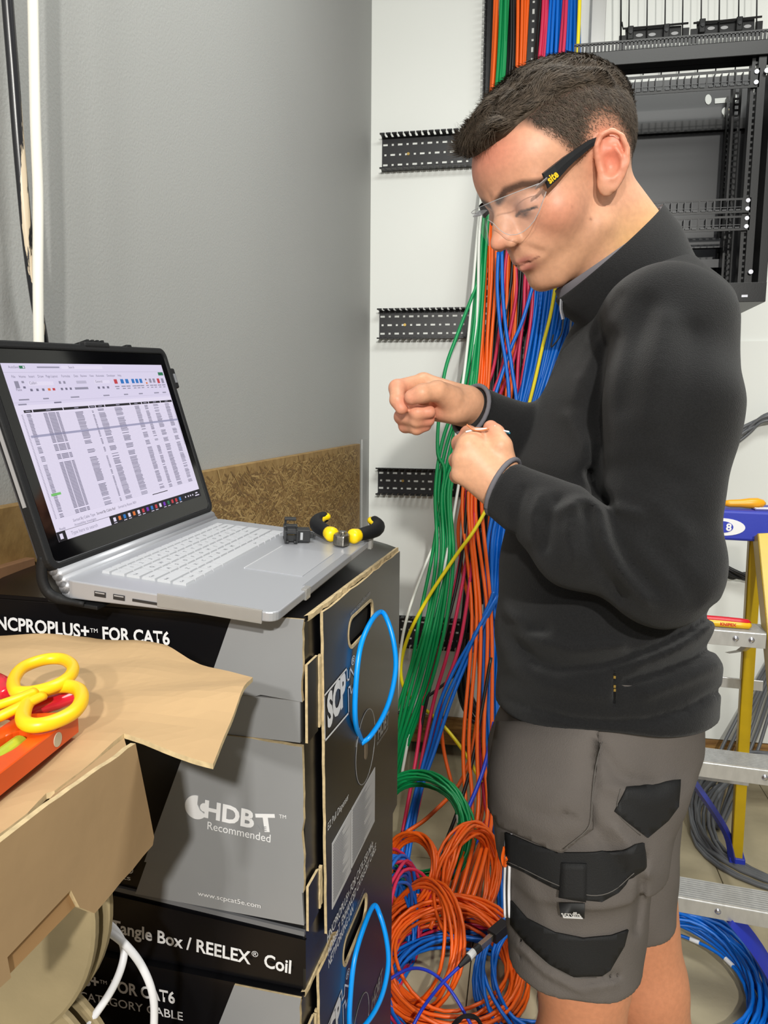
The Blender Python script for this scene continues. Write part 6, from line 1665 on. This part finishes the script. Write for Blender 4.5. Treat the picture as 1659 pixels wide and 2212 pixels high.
M_hair = mat('hair_dark', (84, 72, 60), 0.7, var=.5, vscale=120, spec=.25)
hr = link('hair', mesh_np('hair', allV, allF), M_hair, per); tag(hr, 'short dark brown hair, longer and swept forward on top', kind='stuff')

# ================================================================== jacket
rows_ = [(560, 1345, 1475), (600, 1300, 1510), (650, 1262, 1545), (700, 1232, 1566), (800, 1186, 1575), (900, 1150, 1570), (1000, 1116, 1556), (1100, 1100, 1548), (1200, 1084, 1540), (1300, 1076, 1540), (1350, 1073, 1545), (1400, 1072, 1554), (1500, 1072, 1560), (1560, 1074, 1552), (1640, 1078, 1540)]
def fit_row(y, x0, x1, dd, b, yaw):
    c = at_d((x0 + x1) / 2, y, dd); a = (x1 - x0) / 2 / FPX * dd
    f_ = np.array([-math.cos(yaw), -math.sin(yaw), 0]); l_ = np.array([math.sin(yaw), -math.cos(yaw), 0]); q = np.linspace(0, 2 * math.pi, 73)
    for _ in range(25):
        e = c + np.outer(np.sign(np.cos(q)) * np.abs(np.cos(q)) ** .87, f_) * a + np.outer(np.sign(np.sin(q)) * np.abs(np.sin(q)) ** .87, l_) * b
        X, Y, Z = proj_px(e.astype(f4)); lo_, hi_ = X.min(), X.max()
        c = c + CR * ((x0 + x1) / 2 - (lo_ + hi_) / 2) / FPX * dd * .8; c[2] = at_d((x0 + x1) / 2, y, dd)[2]
        a = max(.045, a + ((x1 - x0) - (hi_ - lo_)) / 2 / FPX * dd * .7)
    return c, a
TZ, TC_, TA, TB = [], [], [], []
bl_ = {560: .05, 600: .075, 650: .115, 700: .15, 800: .175, 900: .175, 1000: .172, 1100: .168, 1200: .165, 1300: .165, 1350: .166, 1400: .168, 1500: .174, 1560: .176, 1640: .176}
for y, x0, x1 in rows_:
    dd = float(np.interp(y, [560, 1000, 1600], [.965, .985, 1.0]))
    b = bl_[y]; c, a = fit_row(y, x0, x1, dd, b, TY)
    TZ.append(c[2]); TC_.append(c); TA.append(a); TB.append(b)
o_ = np.argsort(TZ); TZ = np.array(TZ)[o_]; TC_ = np.array(TC_)[o_]; TA = np.array(TA)[o_]; TB = np.array(TB)[o_]
def torso(P, grow=0.0):
    z = P[:, 2]; cx = np.interp(z, TZ, TC_[:, 0]); cy = np.interp(z, TZ, TC_[:, 1]); a = np.interp(z, TZ, TA) + grow; b = np.interp(z, TZ, TB) + grow
    u = ((P[:, 0] - cx) * Tf[0] + (P[:, 1] - cy) * Tf[1]) / a; v = ((P[:, 0] - cx) * Tl[0] + (P[:, 1] - cy) * Tl[1]) / b
    k = (np.abs(u) ** 2.3 + np.abs(v) ** 2.3 + 1e-9) ** (1 / 2.3)
    return np.maximum((k - 1) * np.minimum(a, b) * .92, z - (TZ[-1] - .005)).astype(f4)
LCUF, RCUF = J(1087, 1052, .871), J(1017, 886, 1.0)
lfa = (LCUF - LEL) / np.linalg.norm(LCUF - LEL); REL2 = J(1215, 975, 1.10); rfa = (RCUF - REL2) / np.linalg.norm(RCUF - REL2)
# folds: (pixel polyline, amplitude in metres (+ ridge, - valley), half width in px)
FOLDS = [([(1318, 730), (1302, 800), (1296, 870), (1298, 960), (1278, 1020)], -.008, 22), ([(1275, 1022), (1288, 1060), (1312, 1088)], -.016, 13),
    ([(1312, 1088), (1330, 1150), (1360, 1210), (1420, 1275)], -.007, 15), ([(1296, 1105), (1310, 1180), (1345, 1240), (1400, 1300)], .006, 14), ([(1268, 1100), (1275, 1175), (1300, 1235), (1345, 1290)], -.006, 13), ([(1240, 1095), (1228, 1150), (1240, 1210)], .006, 14),
    ([(1205, 1085), (1188, 1120), (1180, 1180)], -.006, 12), ([(1170, 1070), (1150, 1110), (1148, 1165)], .005, 14), ([(1130, 1060), (1118, 1100), (1115, 1150)], -.004, 10), ([(1300, 1090), (1250, 1080), (1200, 1105)], .006, 12), ([(1380, 1110), (1345, 1100), (1316, 1090)], .008, 14),
    ([(1085, 1365), (1120, 1395), (1160, 1432), (1205, 1445), (1300, 1438), (1400, 1408), (1500, 1360), (1545, 1320)], -.007, 13), ([(1350, 1475), (1430, 1450), (1500, 1420), (1550, 1385)], -.007, 13), ([(1090, 1345), (1140, 1362), (1180, 1360)], -.005, 12),
    ([(1090, 1320), (1150, 1380), (1230, 1405), (1340, 1395)], .006, 16), ([(1380, 1430), (1460, 1400), (1530, 1350)], .005, 14), ([(1100, 1440), (1180, 1480), (1300, 1500)], .004, 18), ([(1400, 1500), (1480, 1470), (1550, 1440)], .004, 15),
    ([(1078, 1505), (1150, 1530), (1230, 1552), (1310, 1560), (1400, 1556), (1480, 1532), (1556, 1490)], -.004, 7), ([(1327, 1455), (1328, 1520)], -.004, 5),
    ([(1440, 690), (1420, 790), (1400, 900)], .005, 26), ([(1400, 660), (1370, 760), (1345, 880)], -.004, 22), ([(1500, 720), (1490, 850), (1470, 960)], -.004, 28), ([(1275, 740), (1252, 800), (1236, 860)], .003, 16), ([(1340, 640), (1290, 720), (1250, 800)], -.002, 12),
    ([(1320, 1010), (1400, 1000), (1470, 1040)], -.003, 20), ([(1345, 1060), (1420, 1090), (1480, 1150)], .004, 22), ([(1420, 1180), (1470, 1240), (1500, 1290)], -.004, 18), ([(1230, 900), (1260, 960), (1270, 1010)], .004, 18)]
def folds(P, F_):
    X, Y, Z = proj_px(P); d = np.zeros(len(P), f4)
    near = np.clip((1.0 - Z) / .08, 0, 1)
    for poly, amp, w in F_:
        m = (X > min(p[0] for p in poly) - 3 * w) & (X < max(p[0] for p in poly) + 3 * w) & (Y > min(p[1] for p in poly) - 3 * w) & (Y < max(p[1] for p in poly) + 3 * w)
        if not m.any(): continue
        s_ = seg_dist(X[m], Y[m], poly); d[m] -= amp * np.exp(-(s_ / w) ** 2) * near[m]
    return d
ZSH = float(at_d(1440, 800, .83)[2])
def hem_z(P):
    # hem drops slightly to the near side and rises at the front
    X, Y, Z = proj_px(P)
    return None
ZH = float(at_d(1310, 1590, .83)[2]); HEMC = at_d(1310, 1580, 1.0)
def jacket_w(P):
    d = torso(P)
    d = smin(d, s_cone(P, J(1400, 690, .968), J(1440, 706, .832), .052, .056), .04)
    d = smin(d, s_cone(P, J(1400, 690, .968), RSH, .052, .055), .04)
    d = smin(d, s_ell(P, J(1435, 690, .975), (.080, .11, .060)), .04)
    # hem: cut by a tilted plane, near side lower in the picture
    hz_ = P[:, 2] - (ZH - .22 * np.clip((P - CAMP.astype(f4)) @ CF.astype(f4) - .83, 0, .3))
    d = smax(d, -hz_.astype(f4), .008)
    la = s_cone(P, J(1440, 722, .836), J(1440, 880, .802), .062, .070); la = smin(la, s_cone(P, J(1440, 880, .802), LEL, .069, .052), .03)
    la = smin(la, s_ell(P, LEL + np.array((0.006, 0, -.010)), (.050, .048, .052)), .03)
    fa_ = s_cone(P, LEL, J(1260, 1168, .805), .052, .050); fa_ = smin(fa_, s_cone(P, J(1260, 1168, .805), LCUF, .050, .0345), .02)
    la = smin(la, fa_, .022)
    la = smax(la, ((P - LCUF) @ lfa.astype(f4)), .004)
    ra = s_cone(P, RCUF, REL2, .0345, .047); ra = smin(ra, s_cone(P, REL2, REL, .047, .055), .03); ra = smin(ra, s_cone(P, REL, RSH, .058, .064), .03)
    ra = smax(ra, ((P - RCUF) @ rfa.astype(f4)), .004)
    kk = (.018 + .034 * np.clip((P[:, 2] - ZSH + .04) / .14, 0, 1)).astype(f4)
    d = smin(d, la, kk); d = smin(d, ra, .02)
    d = d + f4(1.3) * folds(P, FOLDS)
    n_ = .0016 * np.sin(P[:, 0] * 37 + P[:, 2] * 21) * np.sin(P[:, 2] * 33 + P[:, 1] * 25 + 1) + .001 * np.sin(P[:, 2] * 70 - P[:, 0] * 44)
    # room for the neck
    d = smax(d, -s_cone(P, J(1340, 560, .962), J(1385, 660, .97), .064, .060), .01)
    return d + n_.astype(f4)
Vj, Fj = mesh_sdf(jacket_w, (-.16, .55, ZH - .08), (.62, 1.45, 1.66), .0042, margin=1.6)
Vj = smooth_verts(Vj, Fj, 1, .4)
M_fleece = mat('fleece_black', (32, 32, 33), 0.95, spec=.12, sheen=.10, bump=.5, bscale=900, var=.2, vscale=500)
M_lin = mat('lining_grey', (104, 102, 108), .85)
jk = link('jacket', mesh_np('jacket', Vj, Fj), M_fleece, per); tag(jk, 'black fleece jacket with grey trim at collar and cuffs')
# hem band
BVJ = BVHTree.FromPolygons([tuple(v) for v in Vj], [tuple(f) for f in Fj])
# cuffs: grey binding rings
def ring_at(c, ax, r, t, name):
    z = Vector(ax).normalized(); x = z.orthogonal().normalized(); y = z.cross(x)
    P = [tuple(Vector(c) + (x * math.cos(2 * math.pi * k / 28) + y * math.sin(2 * math.pi * k / 28)) * r) for k in range(29)]
    b = MB(); b.tube(P, t, 8, cap=False); return b.build(name, M_lin, jk, smooth=True)
ring_at(LCUF, lfa, .0345, .0030, 'cuff_binding'); ring_at(RCUF, rfa, .0340, .0030, 'cuff_binding')
# collar: stand-up funnel, front low, back high
cf0, cb0 = at_d(1262, 706, .945), at_d(1478, 548, .985); cf1, cb1 = at_d(1206, 650, .928), at_d(1424, 448, .978)
def ringp(f_, b_, lat, push=0.0, squ=1.0):
    c = (f_ + b_) / 2; ax = (f_ - b_) / 2; ax = ax * (1 + push / np.linalg.norm(ax)); out = []
    for k in range(48):
        q = 2 * math.pi * k / 48; out.append(c + ax * math.cos(q) + (Tl * (lat + push)) * math.sin(q))
    return out
def loft(rings, name, m, par, close=True):
    b = MB(); b.grid([[tuple(p) for p in r] for r in rings], closed=True); o = b.build(name, m, par, smooth=True); return o
r0 = ringp(cf0, cb0, .088); rm = ringp(cf0 * .5 + cf1 * .5, cb0 * .5 + cb1 * .5, .083, .004); r1 = ringp(cf1, cb1, .074)
r1b = ringp(cf1, cb1, .074, -.004); rmi = ringp(cf0 * .5 + cf1 * .5, cb0 * .5 + cb1 * .5, .083, -.004); r0i = ringp(cf0, cb0, .088, -.010)
up_ = (cb1 - cb0) / np.linalg.norm(cb1 - cb0)
r1t = [(a + b) / 2 + up_ * .002 for a, b in zip(r1, r1b)]
rlow = [p - up_ * .03 for p in r0]
loft([rlow, r0, rm, r1, r1t], 'collar', M_fleece, jk)
r1u = [p + up_ * (.001 + .010 * max(0, math.cos(2 * math.pi * k / 48))) for k, p in enumerate(ringp(cf1, cb1, .074, -.006))]
r1v = [p - (r1[k] - r1b[k]) * .4 for k, p in enumerate(r1u)]
loft([r1t, r1b, r1u, r1v, rmi, r0i], 'collar_lining', M_lin, jk)
# zip pull at the collar front
zpz = at_d(1212, 668, .922)
MB().tube(catmull([zpz + np.array((0, 0, .012)), zpz, zpz + np.array((.003, 0, -.012))], 4), .0022, 6).build('zip_slider', M_screw, jk)
MB().tube(catmull([zpz + np.array((.003, 0, -.012)), zpz + np.array((.001, 0, -.03)), zpz + np.array((-.010, 0, -.045)), zpz + np.array((-.008, 0, -.03))], 5), .0011, 6).build('zip_cord', M_black, jk)
# side pocket zip
def surf(BV_, px, py, off=0.0):
    d = Vector(ray(px, py)).normalized(); h_ = BV_.ray_cast(Vector(CAMP), d)
    if h_[0] is None: return None, None
    n_ = h_[1] if h_[1].dot(d) < 0 else -h_[1]
    return h_[0] + n_ * off, n_
P = [surf(BVJ, 1327, y, .0005)[0] for y in range(1455, 1525, 8)]
MB().tube(P, .0016, 6).build('pocket_zip', mat('zip_black', (14, 14, 15), .4), jk)
for y in (1462, 1482, 1490):
    p, n_ = surf(BVJ, 1325, y, .0015); MB().box(p.x - .0012, p.x + .0012, p.y - .0012, p.y + .0012, p.z - .0015, p.z + .0015).build('zip_tooth', M_pin, jk)

# ================================================================== work shorts
sr = [(1480, 1100, 1525), (1560, 1090, 1520), (1600, 1070, 1508), (1640, 1058, 1488), (1700, 1054, 1456), (1770, 1062, 1432)]
SZ_, SCc, SA, SB = [], [], [], []
for y, x0, x1 in sr:
    b = .158 if y < 1590 else .166; c, a_ = fit_row(y, x0, x1, 1.0, b, TY)
    SZ_.append(c[2]); SCc.append(c); SA.append(a_); SB.append(b)
o_ = np.argsort(SZ_); SZ_ = np.array(SZ_)[o_]; SCc = np.array(SCc)[o_]; SA = np.array(SA)[o_]; SB = np.array(SB)[o_]
kL = J(1240, 2082, .93); kR = J(1352, 1985, 1.09)
hL = J(1250, 1700, .93); hR = J(1345, 1690, 1.075)
SF_ = [([(1300, 1620), (1340, 1680), (1420, 1700)], -.004, 14), ([(1310, 1700), (1400, 1720), (1455, 1700)], .004, 14),
    ([(1290, 1590), (1284, 1700), (1275, 1800)], -.004, 6), ([(1275, 1770), (1310, 1830), (1350, 1890)], -.005, 14), ([(1330, 1790), (1370, 1840), (1395, 1890)], .005, 12), ([(1110, 1850), (1150, 1930), (1180, 1990)], .003, 18), ([(1110, 2010), (1170, 2080), (1250, 2120), (1330, 2105)], -.004, 9), ([(1115, 2040), (1175, 2100), (1250, 2140), (1330, 2125)], .003, 8), ([(1120, 2060), (1180, 2118), (1250, 2152)], -.003, 6),
    ([(1390, 1850), (1384, 1930), (1372, 2010)], -.006, 9), ([(1150, 1740), (1210, 1760), (1260, 1745)], -.003, 12)]
hcL = kL.copy(); hcR = kR.copy(); hemN_L = (kL - hL) / np.linalg.norm(kL - hL); hemN_R = (kR - hR) / np.linalg.norm(kR - hR)
def legtube(P, a, b, r1, r2, ell=.92):
    return s_cone(P, a, b, r1, r2)
def shorts_w(P):
    z = P[:, 2]; cx = np.interp(z, SZ_, SCc[:, 0]); cy = np.interp(z, SZ_, SCc[:, 1]); a = np.interp(z, SZ_, SA); b = np.interp(z, SZ_, SB)
    u = ((P[:, 0] - cx) * Tf[0] + (P[:, 1] - cy) * Tf[1]) / a; v = ((P[:, 0] - cx) * Tl[0] + (P[:, 1] - cy) * Tl[1]) / b
    k = (np.abs(u) ** 2.4 + np.abs(v) ** 2.4 + 1e-9) ** (1 / 2.4); d = ((k - 1) * np.minimum(a, b) * .9)
    d = np.maximum(d, SZ_[0] - z).astype(f4)
    eL = legtube(P, hL, kL + hemN_L * .08, .098, .074); eR = legtube(P, hR, kR + hemN_R * .08, .080, .064)
    eL = smax(eL, ((P - kL) @ hemN_L.astype(f4)), .003); eR = smax(eR, ((P - kR) @ hemN_R.astype(f4)), .003)
    # open leg ends
    eL = smax(eL, -np.maximum(s_cone(P, kL - hemN_L * .10, kL + hemN_L * .1, .072, .068), -((P - (kL - hemN_L * .06)) @ hemN_L.astype(f4))), .003)
    eR = smax(eR, -np.maximum(s_cone(P, kR - hemN_R * .10, kR + hemN_R * .1, .062, .058), -((P - (kR - hemN_R * .06)) @ hemN_R.astype(f4))), .003)
    d = smin(d, eR, .05); d = smin(d, eL, .035)
    d = d + folds(P, SF_)
    return (d + .0016 * np.sin(P[:, 0] * 45 + P[:, 2] * 30) * np.sin(P[:, 2] * 38 + P[:, 1] * 30)).astype(f4)
Vs, Fs = mesh_sdf(shorts_w, (-.05, .70, .50), (.50, 1.32, ZH + .035), .0042, margin=1.5); Vs = smooth_verts(Vs, Fs, 1, .4)
M_short = mat('canvas_grey', (98, 92, 88), .85, bump=.35, bscale=700, var=.14, vscale=12, spec=.2)
M_patch = mat('canvas_black', (26, 26, 27), .7, bump=.25, bscale=800, spec=.3)
M_refl = mat('reflective_trim', (236, 236, 242), .25, spec=.8)
sh = link('work_shorts', mesh_np('work_shorts', Vs, Fs), M_short, per); tag(sh, 'grey canvas work shorts with black pocket panels')
BVS = BVHTree.FromPolygons([tuple(v) for v in Vs], [tuple(f) for f in Fs])
def patch(poly, name, m, th=.003, off=.0008, par=None, step=14, puff=0.0):
    bm = bmesh.new(); vs = [bm.verts.new((x, y, 0)) for x, y in poly]; bm.faces.new(vs)
    xs = [p[0] for p in poly]; ys = [p[1] for p in poly]
    for ax, (a, b) in ((0, (min(xs), max(xs))), (1, (min(ys), max(ys)))):
        k = a + step
        while k < b:
            co = [0, 0, 0]; no = [0, 0, 0]; co[ax] = k; no[ax] = 1
            bmesh.ops.bisect_plane(bm, geom=bm.verts[:] + bm.edges[:] + bm.faces[:], plane_co=co, plane_no=no); k += step
    bmesh.ops.triangulate(bm, faces=[f for f in bm.faces if len(f.verts) > 4])
    px = [(v.co.x, v.co.y) for v in bm.verts]; nr = []
    last = None
    pr = poly + [poly[0]]
    for v, (x, y) in zip(bm.verts, px):
        e = float(seg_dist(np.array([x], f4), np.array([y], f4), pr)[0])
        p, n_ = surf(BVS, x, y)
        if p is None:
            cxm, cym = sum(xs) / len(xs), sum(ys) / len(ys)
            for t in (.04, .08, .14, .2):
                p, n_ = surf(BVS, x + (cxm - x) * t, y + (cym - y) * t)
                if p is not None: break
        v.co = p + n_ * (off + puff * min(1, e / 40)); nr.append(n_)
    bm.verts.index_update(); nn = {v.index: n_ for v, n_ in zip(bm.verts, nr)}
    orig = list(bm.verts); r = bmesh.ops.extrude_face_region(bm, geom=bm.faces[:])
    new = [g_ for g_ in r['geom'] if isinstance(g_, bmesh.types.BMVert)]
    kd = {tuple(round(c, 7) for c in v.co): nn[v.index] for v in orig}
    for v in new: v.co = v.co + kd[tuple(round(c, 7) for c in v.co)] * th
    bmesh.ops.recalc_face_normals(bm, faces=bm.faces[:])
    me2 = bpy.data.meshes.new(name); bm.to_mesh(me2); bm.free()
    return link(name, me2, m, par or sh, smooth=True)
def stitch(pxs, name='stitching', m=None, r=.0005, off=.0042, par=None):
    P = []
    for (x0, y0), (x1, y1) in zip(pxs[:-1], pxs[1:]):
        n_ = max(2, int(math.hypot(x1 - x0, y1 - y0) / 10))
        for k in range(n_):
            p, _ = surf(BVS, x0 + (x1 - x0) * k / n_, y0 + (y1 - y0) * k / n_, off)
            if p is not None: P.append(p)
    P = [np.array(p) for p in P]
    for _ in range(6): P = [P[0]] + [(P[i - 1] + 2 * P[i] + P[i + 1]) / 4 for i in range(1, len(P) - 1)] + [P[-1]]
    return MB().tube(P, r, 5).build(name, m or mat('stitch_grey', (92, 88, 84), .7), par or sh, smooth=True)
# hanging holster pocket
hp_ = patch([(1080, 1562), (1296, 1562), (1286, 1660), (1276, 1740), (1272, 1790), (1215, 1842), (1150, 1812), (1085, 1782), (1064, 1745), (1060, 1680)], 'holster_pocket', M_short, .003, .003, puff=.007)
stitch([(1283, 1600), (1274, 1690), (1264, 1786), (1214, 1832)], off=.0125, par=hp_)
# cargo pocket, black flap and panels
fl_p = patch([(1100, 1796), (1160, 1822), (1210, 1838), (1290, 1836), (1348, 1830), (1382, 1818), (1384, 1868), (1330, 1922), (1296, 1942), (1262, 1938), (1200, 1912), (1104, 1862)], 'pocket_flap', M_patch, .003, .004)
stitch([(1106, 1856), (1200, 1902), (1262, 1928), (1298, 1930), (1328, 1914), (1376, 1866)], off=.0076, par=fl_p)
patch([(1216, 1858), (1266, 1858), (1264, 1940), (1212, 1930)], 'flap_strap', M_patch, .002, .0072)
patch([(1108, 1945), (1140, 1982), (1200, 2012), (1260, 2024), (1320, 2018), (1354, 2006), (1346, 2040), (1316, 2092), (1298, 2104), (1240, 2106), (1190, 2080), (1140, 2035), (1106, 1995)], 'lower_panel', M_patch, .002, .001)
stitch([(1108, 1998), (1142, 2042), (1192, 2088), (1242, 2114), (1300, 2108)], off=.0016)
patch([(1352, 1702), (1380, 1700), (1466, 1684), (1462, 1740), (1440, 1770), (1396, 1808), (1350, 1772), (1326, 1752)], 'hip_patch', M_patch, .002, .001)
stitch([(1340, 1704), (1326, 1756), (1390, 1810)], off=.0016)
# woven label
lbl = patch([(1212, 1942), (1262, 1944), (1262, 1968), (1214, 1966)], 'woven_label', mat('label_black', (16, 16, 17), .6), .001, .0066, step=24)
p0_, n0_ = surf(BVS, 1218, 1962, .0085); p1_, _ = surf(BVS, 1257, 1964, .0085)
me_t = text_mesh('scruffs', 1.0, bold=.02); xs2 = [v.co.x for v in me_t.vertices]; me_t.transform(Matrix.Diagonal(((p1_ - p0_).length / max(xs2), .0125, 1, 1)))
link('lettering', me_t, M_bwht, sh, frame(p0_ + n0_ * .0006, p1_ - p0_, n0_.cross(p1_ - p0_)))
MB().box(0, (p1_ - p0_).length, -.0032, -.0010, -.0003, .0003).build('label_bar', M_bwht, sh, frame(p0_ + n0_ * .0006, p1_ - p0_, n0_.cross(p1_ - p0_)))
# reflective piping and orange cord down the front edge
for dx in (0, 9):
    stitch([(1098 + dx, 1800), (1096 + dx, 1860), (1094 + dx, 1920), (1096 + dx, 1990)], 'reflective_piping', M_refl, .0019, .0026)
P = [surf(BVS, x, y, .006)[0] for x, y in ((1100, 1830), (1096, 1850), (1100, 1866), (1106, 1850))]
MB().tube(catmull([p for p in P if p is not None], 4), .0024, 6).build('zip_cord', MC['orange'], sh)
# ================================================================== shoes (below the picture)
for an in (ankL, ankR):
    def shoe(P, an=an):
        d = s_cone(P, an + np.array((.02, 0, -.035)), an + np.array((-.17, -.045, -.05)), .042, .032); return smax(smin(d, s_cone(P, an + np.array((0, 0, .02)), an + np.array((0, 0, -.04)), .046, .044), .03), f4(.001) - P[:, 2], .006)
    Vq, Fq = mesh_sdf(shoe, (an[0] - .26, an[1] - .16, -.01), (an[0] + .12, an[1] + .1, .2), .008)
    link('work_shoe', mesh_np('work_shoe', Vq, Fq), mat('shoe_leather', (60, 46, 36), .6), per)
# ================================================================== safety glasses
sg = empty('safety_glasses'); sg.parent = per
def hb(pts): return [tuple(h2w(p)) for p in pts]
M_lens = mat('lens_clear', (205, 210, 214), 0.03, alpha=.10, spec=1.0)
M_lensedge = mat('lens_edge', (190, 196, 200), .1, alpha=.55)
yy = np.linspace(-67, 67, 45); G = []
def lens_x(y): return 119 - (abs(y) / 67) ** 2.1 * 39
def lens_top(y): return 25.5 - 5.5 * (abs(y) / 67) ** 2
def lens_bot(y):
    a = abs(y); return float(np.interp(a, [0, 5, 9, 13, 18, 24, 31, 38, 45, 52, 58, 63, 67], [9, 6, 1, -6, -12, -16.5, -19, -19.5, -17.5, -13, -6, 2, 9]))
for y in yy: G.append([tuple(h2w((lens_x(y) - .10 * (t - .5) ** 2 * 40 + (t - .5) * 5, y, lens_bot(y) + (lens_top(y) - lens_bot(y)) * t))) for t in np.linspace(0, 1, 9)])
b = MB(); b.grid(G); ln = b.build('lens', M_lens, sg, smooth=True)
MB().tube([g_[0] for g_ in G], .00045, 6).build('lens_rim', M_lensedge, ln, smooth=True); MB().tube([g_[-1] for g_ in G], .00045, 6).build('lens_rim', M_lensedge, ln, smooth=True)
for s in (1, -1):
    # frosted hinge piece then black temple tapering to the ear
    MB().tube(hb([(86, s * 65.5, 17.5), (80, s * 68, 18.5), (74, s * 69.5, 20)]), [.0070, .0078, .0085], 8, flat=.16).build('hinge_block', mat('hinge_frost', (186, 188, 194), .3, alpha=.8), sg)
    tmp = hb([(75, s * 70, 19.5), (60, s * 72.5, 23), (46, s * 74, 27), (34, s * 75.5, 29.5), (22, s * 76.5, 31.5), (10, s * 77.5, 33.5), (-4, s * 78, 33)])
    b = MB()
    # flat blade section oriented in the sagittal plane
    hts = [8.6, 8.0, 6.6, 5.4, 4.8, 4.2, 3.6]; G2 = []
    for (x, y, z), h_ in zip([(75, 70, 19.5), (60, 72.5, 23), (46, 74, 27), (34, 75.5, 29.5), (22, 76.5, 31.5), (10, 77.5, 33.5), (-4, 78, 33)], hts):
        G2.append([tuple(h2w((x + dx, s * (y + dy), z + dz))) for dy, dz, dx in ((-1.6, -h_, 0), (1.6, -h_ * .9, 0), (1.9, 0, 0), (1.6, h_ * .9, 0), (-1.6, h_, 0))])
    b.grid(G2, closed=True); b.f.append(tuple(range(5))); b.mi.append(0); n__ = len(b.v); b.f.append(tuple(range(n__ - 5, n__))); b.mi.append(0)
    te = b.build('temple', mat('temple_black', (20, 20, 22), .4), sg)
    if s > 0:
        pa_, pb_ = Vector(h2w((73, 73.0, 14.6))), Vector(h2w((60, 75.0, 18.0)))
        me_t = text_mesh('site', 1.0, bold=.03); xs2 = [v.co.x for v in me_t.vertices]; me_t.transform(Matrix.Diagonal(((pb_ - pa_).length / max(xs2), .0115, 1, 1)))
        link('lettering', me_t, mat('site_yellow', (240, 190, 20), .5), te, frame(pa_, pb_ - pa_, Vector(Hu)))
# ================================================================== wires pinched in his fingers
wq = [('copper_orange', (206, 120, 70), [(1008, 917), (1022, 928), (1040, 930), (1056, 926)]), ('white', (240, 240, 240), [(1006, 933), (1028, 928), (1052, 926)]), ('white_blue', (210, 226, 240), [(1068, 920), (1080, 928), (1100, 933)]), ('teal', (30, 130, 160), [(1070, 924), (1084, 932), (1102, 936)])]
for i, (nm, c_, pts) in enumerate(wq):
    o = tube_obj('wire_strand', [at_d(x, y, .860 + .003 * i) for x, y in pts], .0011, mat('strand_' + nm, c_, .4), n=6)
    tag(o, {'copper_orange': 'thin copper orange wire strand', 'white': 'thin white wire strand', 'white_blue': 'thin pale blue wire strand', 'teal': 'thin teal wire strand'}[nm] + ' pinched between thumb and finger', 'wire')
